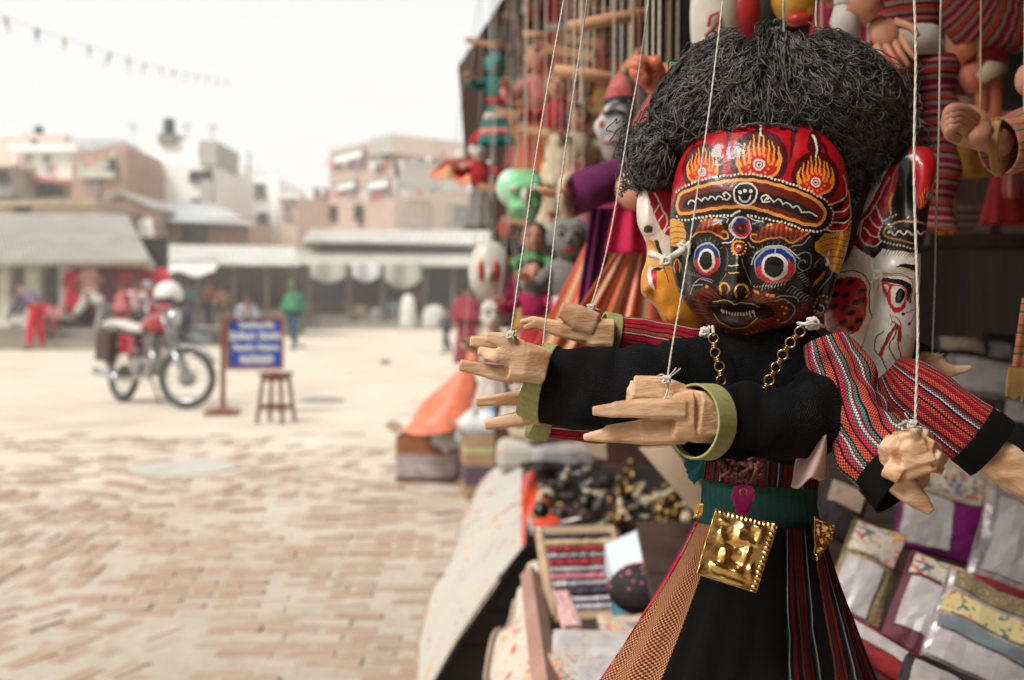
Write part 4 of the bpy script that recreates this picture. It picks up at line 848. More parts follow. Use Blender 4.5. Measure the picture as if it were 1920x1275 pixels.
# ---------------------------------------------------------------- printed cloths hung over the front edge
FLOR = print_mat('floral_print', (178, 172, 162), [(176, 60, 60), (150, 160, 150), (200, 150, 90), (120, 110, 150), (196, 120, 110)], scale=20, thr=.25)
FLOR2 = print_mat('floral_print_dense', (190, 178, 160), [(190, 80, 70), (120, 140, 130), (206, 160, 80), (196, 110, 110), (90, 90, 100)], scale=42, thr=.46)
FLOR3 = print_mat('embroidered_print', (172, 160, 138), [(176, 50, 60), (70, 100, 96), (200, 150, 60), (60, 50, 60), (190, 190, 180)], scale=90, thr=.42)
def hang_cloth(name, top, bot, m, label, seed, under=None):
    """top/bot: lists of (px,py,d) along the upper and lower edge"""
    T = [Vector(v) for v in catmull([P(*p) for p in top], 8)]; B = [Vector(v) for v in catmull([P(*p) for p in bot], 8)]
    root = thing(name, label, 'cloth', T[0]); q = MB()
    def at(L_, u): f = u * (len(L_) - 1); i = min(int(f), len(L_) - 2); return L_[i].lerp(L_[i + 1], f - i)
    def fn(u, v):
        p = at(T, u).lerp(at(B, u), v); return p + Vector((-.02 * math.sin(math.pi * v) + .007 * math.sin(u * 11 + seed + v * 2) * v, .016 * math.sin(u * 26 + v * 5), .014 * math.sin(u * 23 + seed) * v))
    q.grid(fn, 50, 24); o = q.build('cloth_sheet', m, root, smooth=True, solid=.006)
    q = MB(); q.grid(lambda u, v: fn(u, .985 + .03 * v) + Vector((-.003, -.003, 0)), 50, 2); q.build('hem', mat('tan_hem', (176, 150, 130)), root, solid=.008, smooth=True)
    return root
hang_cloth('printed_cloth', [(962, 862, 4.3), (985, 880, 3.9), (988, 930, 3.45), (1000, 1000, 2.95)], [(905, 905, 4.2), (860, 1000, 3.6), (800, 1150, 3.35), (772, 1330, 3.0)], FLOR, 'white printed cloth draped over the far front edge of the table down to the paving', 1)
hang_cloth('printed_cloth', [(1008, 1050, 2.62), (1018, 1120, 2.3), (1030, 1200, 2.05), (1045, 1330, 1.75)], [(1000, 1085, 2.6), (960, 1150, 2.4), (925, 1240, 2.2), (905, 1400, 1.95)], print_mat('floral_print_small', (192, 182, 166), [(176, 60, 60), (150, 160, 150), (200, 150, 90), (196, 120, 110)], scale=26, thr=.34), 'smaller flowered cloth hanging nearest the bottom of the table front', 2)
mb = MB(); mb.box((0, 0, 0), (.42, .02, .02)); 
q = MB(); a, b_ = P(995, 1078, 2.45), P(1030, 1330, 1.62); t = (b_ - a); q.tube([a, b_], .022, 4); solo(q, 'wooden_batten', mat('pink_batten', (168, 128, 112), (140, 104, 92), scale=12), 'pinkish brown batten lying along the near edge of the flowered cloth', 'batten')
# ---------------------------------------------------------------- goods on the table
def slab(name, corners, th, m, label, cat, group=None, pillow=0, extra=None, bev=.004):
    """a flat packet given by four corner points; pillow: how far the middle swells"""
    a, b_, c, e = corners; nrm = (b_ - a).cross(e - a).normalized(); 
    if nrm.z < 0: nrm = -nrm
    root = thing(name, label, cat, (a + c) / 2, group); q = MB()
    sd_ = a.x * 37 + a.z * 91
    def ev(u, v): p = a.lerp(b_, u).lerp(e.lerp(c, u), v); w_ = (c - a).length * .03; return p + Vector((mnoise.noise((u * 3, v * 3, sd_)) * w_, 0, mnoise.noise((u * 3, v * 3, sd_ + 9)) * w_)) + nrm * mnoise.noise((u * 7, v * 7, sd_)) * w_ * .5
    q.grid(lambda u, v: ev(u, v) + nrm * (th + pillow * (16 * u * (1 - u) * v * (1 - v)) ** .5), 14, 14)
    q.grid(lambda u, v: ev(u, v), 6, 6)
    for (p0, p1) in ((a, b_), (b_, c), (c, e), (e, a)): q.add([p0, p1, p1 + nrm * th, p0 + nrm * th], [(0, 1, 2, 3)])
    q.build('packet_body', m, root, smooth=False)
    if extra:
        for nm_, (u0, u1, v0, v1), em, h in extra:
            q = MB(); q.grid(lambda u, v: ev(u0 + (u1 - u0) * u, v0 + (v1 - v0) * v) + nrm * (th + .002 + h + pillow * (16 * (u0 + (u1 - u0) * u) * (1 - (u0 + (u1 - u0) * u)) * (v0 + (v1 - v0) * v) * (1 - (v0 + (v1 - v0) * v))) ** .5), 6, 6); q.build(nm_, em, root, solid=.0012)
    return root
CARD = mat('white_card', (190, 184, 180), (168, 160, 156), scale=22, rough=.35, bump=.35, bscale=26, bdist=.01)
CARDP = mat('pink_card', (206, 166, 160), (196, 150, 146), scale=10)
PLUM = mat('plum_cloth', (112, 52, 66), (80, 34, 48), scale=30); MAGC = mat('magenta_cloth', (130, 20, 104), (96, 14, 84), scale=20, rough=.6)
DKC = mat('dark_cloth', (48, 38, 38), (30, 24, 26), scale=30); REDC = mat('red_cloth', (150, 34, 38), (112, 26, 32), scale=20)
YELC = print_mat('yellow_print', (196, 178, 128), [(176, 50, 70), (70, 110, 100), (196, 120, 60), (150, 40, 80)], scale=40, thr=.34)
def rotpk(cx, cy, w, h, ang, el=58):
    """corner points of a packet leaning back on the rack; w, h as they show in the photograph's pixels there"""
    d = dB(min(cy + h * .3, 1400)); c = P(cx, cy, d); e = Vector((0, math.cos(R(el)), math.sin(R(el)))); ex = Vector((1, 0, 0)); k = d / F; a_ = -R(ang); u = ex * math.cos(a_) + e * math.sin(a_); v = -ex * math.sin(a_) + e * math.cos(a_)
    w *= k; h *= k * 1.05
    return [c - u * w / 2 - v * h / 2, c + u * w / 2 - v * h / 2, c + u * w / 2 + v * h / 2, c - u * w / 2 + v * h / 2]
G = 'folded cloth packets on the sloping rack'
OLV = print_mat('olive_print', (120, 110, 84), [(150, 60, 50), (60, 70, 60), (190, 160, 80)], scale=80, thr=.4)
BAG = mat('clear_bag_grey', (176, 168, 164), (120, 108, 108), scale=26, rough=.2, spec=.7, bump=.6, bscale=40)
pk = [
 (1618, 1075, 98, 178, 27, OLV, [('card', (.08, .8, .02, .56), CARD), ('print_band', (.03, .97, .62, .97), FLOR2)], 'packet with olive edge, white card and pastel band just right of the skirt'),
 (1690, 925, 84, 70, 20, BAG, [('card', (.1, .9, .1, .9), CARD)], 'small white carded packet half hidden behind the clenched hand'),
 (1757, 985, 150, 120, 16, MAGC, [('card', (.03, .62, .05, .85), CARD), ('print_band', (.05, .95, .88, .99), FLOR3)], 'packet with white card over magenta purple cloth'),
 (1728, 1148, 108, 196, 28, PLUM, [('card', (.1, .9, .24, .72), CARD), ('print_band', (.02, .98, .76, .98), FLOR2)], 'plum bordered packet with grey white card and cream flowered band at its top'),
 (1820, 905, 150, 112, 18, FLOR3, [('print_band', (.1, .6, .1, .5), FLOR2)], 'dense multicoloured embroidered packet below the black cuff'),
 (1890, 1035, 124, 210, 26, BAG, [('card', (.14, .9, .2, .9), CARD), ('red_stripe', (.02, .98, .03, .14), REDC)], 'tall white packet with a red striped foot at the right frame edge'),
 (1846, 1195, 196, 176, 27, BAG, [('print_band', (.02, .98, .5, .74), YELC), ('card', (.05, .9, .02, .3), CARD), ('grey_band', (.02, .98, .33, .46), mat('grey_band', (120, 130, 134), (100, 108, 112))), ('dark_print', (.05, .95, .8, .98), OLV)], 'cream and pink flowered packet with grey band in the bottom right corner'),
 (1668, 1240, 210, 62, 33, REDC, [('card', (.03, .97, .45, .85), CARD)], 'red and white folded cloth lying diagonally at the bottom edge beside the skirt'),
 (1912, 930, 70, 110, 22, FLOR2, None, 'orange toned patterned packet at the right edge below the wooden arm'),
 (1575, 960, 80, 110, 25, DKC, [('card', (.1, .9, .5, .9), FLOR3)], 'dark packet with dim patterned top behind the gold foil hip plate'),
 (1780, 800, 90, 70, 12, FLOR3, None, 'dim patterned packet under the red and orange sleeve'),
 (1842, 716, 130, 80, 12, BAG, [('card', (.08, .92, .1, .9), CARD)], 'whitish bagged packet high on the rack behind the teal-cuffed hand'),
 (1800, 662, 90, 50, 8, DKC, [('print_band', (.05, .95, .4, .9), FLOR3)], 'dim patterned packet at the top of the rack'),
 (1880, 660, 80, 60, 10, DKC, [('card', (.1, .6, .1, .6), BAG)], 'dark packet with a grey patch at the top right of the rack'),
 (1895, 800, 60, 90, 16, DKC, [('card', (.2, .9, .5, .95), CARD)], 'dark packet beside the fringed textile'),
 (1740, 1300, 120, 90, 28, DKC, [('card', (.1, .9, .3, .9), CARD)], 'dark edged carded packet cut by the bottom frame edge'),
]
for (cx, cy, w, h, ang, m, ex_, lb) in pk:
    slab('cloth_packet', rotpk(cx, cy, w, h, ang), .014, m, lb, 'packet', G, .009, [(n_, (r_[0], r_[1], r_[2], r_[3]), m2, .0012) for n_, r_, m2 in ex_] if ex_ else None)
cr = thing('under_table_shade', 'black boards added for the dark shade under the table between the printed cloths', 'shade board', P(930, 1344, 3.05))  # black slats stand in for the shade below the table
for k in range(5):
    y0, y1 = 1012 + k * 67, 1012 + (k + 1) * 67 - 4; le = lambda y: 1004 - (y - 1012) * .70
    q = MB(); q.prism([P(le(y0), y0, 3.04), P(1040, y0, 3.04), P(1040, y1, 3.04), P(le(y1), y1, 3.04)], (0, .12, 0)); q.build('shade_slat', mat('shade_black', (40, 30, 26), (24, 18, 16), scale=9), cr)
# ---- middle: tray, box, cards, trinkets
def PT(px, py, z): d = (CH - z) * F / (py - HY); return P(px, py, d)
TAN = mat('tan_card', (176, 148, 118), (152, 124, 96), scale=12)
tr = thing('bead_tray', 'shallow tan cardboard tray filled with rows of red and silver beads', 'tray', P(1100, 1165, 2.2))
def PTr(px, py): return P(px, py, 2.2 + (1165 - py) / 165 * .42)
A_, B_, C_, E_ = PTr(1040, 1168), PTr(1186, 1160), PTr(1150, 1000), PTr(1014, 1004)
q = MB(); q.prism([A_, B_, C_, E_], (0, 0, -.015)); q.build('tray_base', mat('dark_lining', (60, 40, 44)), tr)
for (a, b_) in ((A_, B_), (B_, C_), (C_, E_), (E_, A_)):
    q = MB(); q.tube([a + Vector((0, 0, .006)), b_ + Vector((0, 0, .006))], .014, 4); q.build('tray_rim', TAN, tr)
BC = [mat('bead_red', (170, 24, 40), rough=.3), mat('bead_silver', (190, 188, 190), (110, 104, 110), rough=.3, metal=.5), mat('bead_cream', (206, 186, 140), rough=.4), mat('bead_pink', (206, 120, 130), rough=.4), mat('bead_dark', (56, 44, 60), rough=.3)]
rb = random.Random(2)
for r_ in range(11):
    q = MB(); v = .08 + r_ * .083
    for i in range(14):
        u = .07 + i * .066; p = A_.lerp(B_, u).lerp(E_.lerp(C_, u), v); q.cur = 0
        q.ball(p + Vector((0, 0, .01)), .0085 * rb.uniform(.8, 1.2), 8, 6)
    o = q.build('bead_string', BC[[1, 1, 4, 1, 3, 1, 0, 1, 0, 2, 4][r_]], tr, smooth=True)
bx = thing('paper_box', 'pale blue and white paper box tilted among the trinkets', 'box', P(1190, 1100, 2.1))
q = MB(); a, b_, c, e = P(1150, 1085, 2.12), P(1240, 1045, 2.1), P(1218, 984, 2.35), P(1134, 1020, 2.36); q.prism([a, b_, c, e], (0, 0, -.05)); q.build('lid', mat('box_white', (206, 212, 214), (190, 200, 206), scale=9), bx)
q = MB(); q.prism([a + Vector((0, -.002, -.002)), b_ + Vector((.0, -.002, -.002)), b_ + Vector((.012, -.02, -.075)), a + Vector((.0, -.02, -.07))], (0, .05, 0)); q.build('side', mat('box_blue', (70, 130, 150), (50, 104, 124), scale=14), bx)
q = MB(); q.prism([c.lerp(b_, -.02), c.lerp(b_, .5), e.lerp(c, .8).lerp(b_, .3), e.lerp(c, .75)], (0, 0, .003)); q.build('blue_corner', mat('box_lightblue', (140, 186, 200), scale=9), bx)
for i, (px, py, w, h, an, m_, lb) in enumerate(((1110, 1222, .13, .095, -2, CARD, 'white card packet directly under the bead tray'), (1150, 1275, .13, .09, 3, CARD, 'white card packet at the bottom edge left of the skirt'), (1068, 1268, .1, .09, -4, FLOR2, 'pinkish packet left of the bottom white card'), (1062, 1150, .03, .12, 8, CARDP, 'thin coral pink strip beside the bead tray'), (1180, 1200, .1, .12, 0, FLOR2, 'pastel packet between the white card and the skirt'))):
    c = P(px, py, 1.95); c = P(px, py, 2.0 - (py - 1150) / 125 * .22); u = Vector((math.cos(R(an)), math.sin(R(an)), 0)); v = Vector((-u.y, u.x, .25))
    slab('card_packet', [c - u * w / 2 - v * h / 2, c + u * w / 2 - v * h / 2, c + u * w / 2 + v * h / 2, c - u * w / 2 + v * h / 2], .012, m_, lb, 'packet', None, .004)
q = MB(); q.box((.34, 1.95, .485), (.5, .75, .02)); solo(q, 'wooden_board', DWOOD, 'dark board laid on the table under the tray and cards', 'board')
# trinkets: bracelets, beads, small brass and black figures
BRASS = mat('old_brass', (150, 120, 72), (92, 70, 40), rough=.35, metal=.9, scale=40, bump=.3); SILV = mat('dull_silver', (160, 158, 152), (100, 96, 92), rough=.35, metal=.8, scale=30)
BLKP = mat('black_lacquer', (30, 24, 24), (16, 14, 14), rough=.25); ORP = mat('orange_plastic', (206, 72, 36), (180, 56, 28), rough=.4)
rt = random.Random(5); desc = {'bracelet': ('bracelet', 'bracelet'), 'figure': ('tiny seated figure', 'figurine'), 'pot': ('small round pot', 'pot'), 'beads': ('coil of beads', 'beads')}
mats_ = [(BRASS, 'brass'), (SILV, 'silver'), (mat('black_matt', (44, 38, 38), (24, 20, 20), rough=.6, scale=40), 'black'), (mat('dark_purple', (70, 50, 66), rough=.6), 'dark purple'), (BRASS, 'brass'), (mat('bone', (206, 190, 160), (180, 160, 130)), 'bone white'), (BLKP, 'black'), (mat('maroon_wood', (84, 30, 30), (60, 22, 22)), 'maroon')]
zones_ = [(1000, 890, 1070, 975), (1070, 880, 1150, 975), (1150, 890, 1230, 985), (1230, 930, 1290, 1000)]
k = 0; TRK = []
for zi, (xa, ya, xb, yb) in enumerate(zones_):
    for j in range(19):
        px, py = rt.uniform(xa, xb), rt.uniform(ya, yb); d = 3.9 - (py - 870) / 110 * 1.15; c = P(px, py, d); kind = ['bracelet', 'figure', 'pot', 'beads'][k % 4] if zi < 2 else ['figure', 'pot', 'figure', 'bracelet'][k % 4]; m_, mn = mats_[k % 8]
        if zi >= 2: m_, mn = ((BRASS, 'brass'), (mat('bone', (0, 0, 0)), 'bone white'), (BRASS, 'brass'))[k % 3]
        s_ = rt.uniform(.014, .027); q = MB()
        if kind == 'bracelet': q.torus(c, s_, s_ * .22, 18, 6, Matrix.Rotation(R(rt.uniform(50, 110)), 3, 'X'))
        elif kind == 'figure':
            q.lathe(c + Vector((0, 0, s_ * .4)), [(0, 0), (s_ * .9, 0), (s_, s_ * .3), (s_ * .55, s_ * .6), (s_ * .6, s_ * 1.2), (s_ * .25, s_ * 1.6), (s_ * .4, s_ * 1.9), (s_ * .38, s_ * 2.3), (s_ * .1, s_ * 2.8), (0, s_ * 2.9)], 12, Matrix.Rotation(R(rt.uniform(-75, 75)), 3, 'Y') @ Matrix.Rotation(R(rt.uniform(-40, 75)), 3, 'X'))
        elif kind == 'pot': q.lathe(c, [(0, 0), (s_ * .6, 0), (s_, s_ * .6), (s_ * .8, s_ * 1.2), (s_ * .5, s_ * 1.4), (s_ * .65, s_ * 1.6), (s_ * .45, s_ * 1.55), (s_ * .4, s_)], 14)
        else:
            for b2 in range(12): q.ball(c + Vector((s_ * 1.1 * math.cos(b2 * .524), s_ * 1.1 * math.sin(b2 * .524), rt.uniform(0, .008))), s_ * .3, 8, 5)
        where = ['by the white cloth', 'above the bead tray', 'behind the blue box', 'beside the skirt'][zi]
        to_ = solo(q, 'trinket', m_, '%s %s %s, %s and %s' % (mn, desc[kind][0].replace('tiny seated figure', 'little figure'), where, ['rear', 'halfway', 'front'][min(2, int(3 * (py - ya) / (yb - ya)))], ['far left', 'left', 'middle', 'right', 'far right'][min(4, int(5 * (px - xa) / (xb - xa)))]), desc[kind][1], 'trinkets heaped on the table', smooth=True); k += 1; TRK.append((px, to_))
seen_ = {}
for px_, o_ in sorted(TRK, key=lambda t: t[0]): seen_.setdefault(o_['label'], []).append(o_)
for lb_, os_ in seen_.items():
    if len(os_) > 1:
        for i_, o_ in enumerate(os_): o_['label'] = lb_ + ', ' + (['the left one', 'the right one'] if len(os_) == 2 else ['the left one', 'the middle one', 'the right one', 'the rightmost one'])[min(i_, 3)]
q = MB(); q.prism([PT(985, 1006, .5), PT(1180, 990, .5), P(1290, 1000, 2.9), P(1240, 880, 3.9), P(1000, 885, 3.95)], (0, 0, -.03)); solo(q, 'display_cloth', mat('black_cloth', (42, 34, 34), (26, 22, 22), scale=20), 'black cloth spread under the heap of trinkets', 'cloth')
for (a, b_, lb) in (((1050, 982, 3.0), (1160, 958, 3.05), 'long pale metal rod lying across the front of the trinkets'), ((1000, 995, 2.95), (1080, 985, 3.0), 'shorter pale rod left of the long one'), ((1120, 990, 2.9), (1240, 925, 3.3), 'beaded silver chain lying diagonally toward the brass figures')):
    q = MB(); A2_, B2_ = P(*a), P(*b_)
    if 'chain' in lb:
        for i in range(22): q.ball(A2_.lerp(B2_, i / 21), .012, 8, 6)
    else: q.tube([A2_, B2_], .009, 8)
    solo(q, 'metal_rod' if 'rod' in lb else 'chain', SILV, lb, 'rod' if 'rod' in lb else 'chain', smooth=True)
for (cx, cy, r_) in ((1165, 1040, .05), (1210, 1120, .06), (1180, 1090, .045)):
    pass
dk = thing('beaded_purse', 'dark beaded round purse with pink dots below the blue box', 'purse', P(1205, 1110, 2.0)); q = MB(); q.ball(P(1205, 1105, 2.02), (.062, .05, .045), 18, 12); q.build('purse_body', mat('purse_dark', (40, 28, 34), (26, 20, 24), scale=40), dk, smooth=True)
q = MB()
for i in range(60):
    a, b2 = rt.uniform(0, 6.28), rt.uniform(.2, 1.4); q.ball(P(1205, 1105, 2.02) + Vector((.062 * math.sin(b2) * math.cos(a), .05 * math.sin(b2) * math.sin(a), .045 * math.cos(b2))), .0032, 6, 4)
q.build('bead_trim', BC[3], dk)
# orange plastic sheet and black bowl, folded white cloths at the far end
q = MB(); q.grid(lambda u, v: P(968 + 110 * u, 905 + 100 * v - 8 * u + 5 * math.sin(u * 14), 3.1 - .1 * v + .08 * u * v), 20, 10); 
q = MB(); q.grid(lambda u, v: P(978 + (24 + 90 * v * v) * u, 885 + 140 * v - 30 * u * v + 4 * math.sin(v * 12 + u * 5), 3.55 - .6 * v), 14, 24); solo(q, 'plastic_sheet', ORP, 'bright orange plastic sheet tucked under the trinkets along the table edge', 'sheet', solid=.003, smooth=True)
for i, (px, py, w, lb) in enumerate(((985, 858, .13, 'folded white cloth heaped at the far corner of the table'), (1050, 855, .15, 'second folded off-white cloth right of the far corner heap'), (1015, 842, .12, 'white cloth fold with pink trim on top of the far heap'))):
    q = MB(); c = P(px, py, 4.1); q.box((c.x, c.y, .50 + .06 + i % 2 * .0 + (.1 if i == 2 else 0)), (w * 1.6, .22, .10), rotz(.2 * i)); solo(q, 'folded_cloth', [FLOR, CARD, FLOR2][i], lb, 'folded cloth', bevel=.03)
q = MB(); q.lathe(PT(1018, 900, .5), [(0, .0), (.04, 0), (.085, .05), (.08, .055), (.03, .02), (0, .02)], 20); solo(q, 'bowl', BLKP, 'black bowl near the orange plastic at the left of the trinkets', 'bowl', smooth=True)
for i in range(3):
    q = MB(); c = P(1008 + i * 26, 918 + i * 4, 3.45); q.ball(c, (.03, .025, .018), 12, 8); solo(q, 'cowrie', mat('bone', (0, 0, 0)), ['cream shell below the black bowl, leftmost', 'cream shell below the black bowl, middle one', 'cream shell below the black bowl, rightmost'][i], 'shell', 'cream shells on the table', smooth=True)
q = MB(); q.box((P(1085, 838, 4.3).x - .02, 4.42, .62), (.6, .05, .36)); solo(q, 'crate_board', mat('brown_crate', (92, 58, 44), (66, 42, 34), scale=6, stretch=(.2, 1, 1)), 'dark brown crate board standing behind the folded white cloths', 'board')
q = MB(); q.prism([P(1200, 842, 1.9), P(1262, 838, 1.9), P(1342, 950, 1.85), P(1322, 985, 1.85)], (0, .02, 0)); solo(q, 'cream_board', mat('cream_board', (184, 160, 134), (160, 136, 112), scale=8), 'slanting cream board behind the big wooden hand', 'board')
q = MB(); q.prism([P(1080, 822, 2.7), P(1136, 830, 2.7), P(1138, 862, 2.7), P(1118, 858, 2.7)], (0, .02, 0)); solo(q, 'cream_card', MATS['cream_board'], 'small cream card corner under the lower left hand', 'card')
# ---------------------------------------------------------------- boxes and bag on the paving beyond the stall
def carton(px0, px1, pyt, pyb, yaw, label, bands, nm_='cardboard_box', dep=None, open_=True):
    d = CH * F / (pyb - HY); w = (px1 - px0) / F * d; h = (pyb - pyt) / F * d; dep = dep or w * .85; c = Vector(((X(px0, d) + X(px1, d)) / 2, d + dep / 2, 0)); root = thing(nm_, label, 'cardboard box', c); rt_ = rotz(R(yaw)); z = 0
    for i, (f, m_) in enumerate(bands):
        q = MB(); hh = h * f; t_ = .006 
        for (ox, oy, sx, sy) in ((0, -dep / 2, w, t_), (0, dep / 2, w, t_), (-w / 2, 0, t_, dep - t_), (w / 2, 0, t_, dep - t_)): q.box(c + rt_ @ Vector((ox, oy, z + hh / 2)), (sx, sy, hh - .0005), rt_)
        q.build('box_wall' if i == 0 else 'printed_band', m_, root); z += hh
    q = MB(); q.box(c + Vector((0, 0, .01)), (w - .02, dep - .02, .01), rt_); q.build('box_bottom', TAN, root)
    if open_:
        for s_ in (-1, 1):
            q = MB(); q.box(c + rt_ @ Vector((s_ * (w / 2 + dep * .12), 0, h + .04)), (dep * .26, dep, .005), rt_ @ Matrix.Rotation(R(-s_ * 35), 3, 'Y')); q.build('flap', TAN, root)
    return root, c, w, h, dep
CB1 = mat('box_brown', (150, 96, 56), (120, 74, 42), scale=9); CB2 = mat('box_greyprint', (180, 172, 168), (140, 124, 126), scale=14, stretch=(1, 1, 3)); CB3 = mat('box_plum', (98, 80, 92), (84, 66, 78), scale=6); CB4 = mat('box_kraft', (170, 140, 108), (146, 116, 88), scale=6)
r1 = carton(746, 852, 818, 905, -4, 'open cardboard box with orange-brown top band and grey printed side', [(.12, mat('box_darkred', (96, 60, 50))), (.48, CB2), (.40, CB1)], dep=.34)
r2 = carton(866, 946, 815, 938, 8, 'taller kraft cardboard box with plum print beside the stall leg', [(.22, CB4), (.30, CB3), (.2, CB4), (.08, mat('box_limeband', (190, 196, 140))), (.2, CB4)], dep=.36)
for i, (px, py, d, r_, c_, lb) in enumerate(((792, 800, 7.1, .07, (206, 40, 56), 'red plastic item sticking out of the open cardboard box'), (838, 812, 7.0, .08, (206, 206, 206), 'crumpled white plastic in the open box'), (826, 822, 6.98, .035, (80, 110, 180), 'small blue item at the box corner'), (893, 795, 6.6, .1, (212, 212, 208), 'white plastic bag bulging from the taller box'), (925, 775, 6.7, .06, (130, 176, 214), 'light blue bag behind the white one'))):
    q = MB(); c = P(px, py, d)
    q.grid(lambda u, v: c + Vector((r_ * 1.25 * math.cos(u * 6.283) * math.sin(v * 3.14) * (1 + .2 * math.sin(u * 25 + v * 9)), r_ * math.sin(u * 6.283) * math.sin(v * 3.14), r_ * math.cos(v * 3.14) * (1 + .25 * math.sin(u * 18 + i)) - .03)), 30, 12)
    q.tube([c + Vector((0, 0, r_ * .6)), c + Vector((.01, 0, r_ * 1.3))], [r_ * .15, r_ * .3], 8)
    solo(q, 'plastic_bag' if i != 0 and i != 2 else 'plastic_item', mat('plastic_%d' % i, c_, rough=.35, scale=9, bump=.4), lb, 'plastic bag' if i not in (0, 2) else 'plastic item', smooth=True)
q = MB(); c = P(872, 745, 6.85)
q.grid(lambda u, v: c + Vector(((.05 + .2 * v) * math.cos(u * 6.283) * (1 + .12 * math.sin(u * 22 + v * 7)) - .12 * v, (.05 + .12 * v) * math.sin(u * 6.283), .16 - .34 * v - .03 * math.sin(u * 12) * v)), 40, 14)
q.tube([c + Vector((.01, 0, .14)), c + Vector((.03, 0, .2)), c + Vector((.07, 0, .24))], [.04, .03, .07], 10)
o = solo(q, 'plastic_bag', mat('orange_bag', (216, 120, 84), (196, 96, 62), rough=.4, scale=8, bump=.6), 'large thin orange plastic bag slumped over the cardboard boxes', 'plastic bag', smooth=True)
for i, (px, py, d, lb) in enumerate(((900, 800, 6.9, 'kraft box standing behind the orange bag, mostly hidden'),)):
    q = MB(); c = Vector((X(868, 7.2), 7.35, 0)); q.box((c.x, c.y, .22), (.34, .3, .44)); solo(q, 'cardboard_box', CB4, lb, 'cardboard box', bevel=.004)
# ================================================================ hung puppets, masks and props
def hcord(q, a, z1=2.36, r=.0014): q.tube([a, Vector((a.x + .004, a.y, (a.z + z1) / 2)), Vector((a.x, a.y, z1))], r, 5)
PSK = mat('painted_peach_wood', (206, 150, 120), (180, 120, 92), scale=30, rough=.5); PWH = mat('painted_white_wood', (206, 200, 190), (176, 166, 156), rough=.35, scale=20)
def cl_(n, c, c2=None): return mat('puppet_' + n, c, c2, scale=40, rough=.9, bump=.3)
def hand5(q, w_, dv, up, s_):
    sd = dv.cross(up).normalized(); q.ball(w_ + dv * s_ * .33, (s_ * .34, s_ * .40, s_ * .16), 10, 7, Matrix((sd, dv, sd.cross(dv))).transposed())
    for i in range(4): b0 = w_ + dv * s_ * .55 + sd * (i - 1.5) * s_ * .19; q.tube([b0, b0 + dv * s_ * .35 + up * s_ * .06, b0 + dv * s_ * (.62, .7, .66, .52)[i] + up * s_ * .2], [s_ * .1, s_ * .085, s_ * .06], 6)
    q.tube([w_ + dv * s_ * .2 - sd * s_ * .3, w_ + dv * s_ * .45 - sd * s_ * .55 + up * s_ * .1, w_ + dv * s_ * .7 - sd * s_ * .55 + up * s_ * .2], [s_ * .11, s_ * .09, s_ * .06], 6)
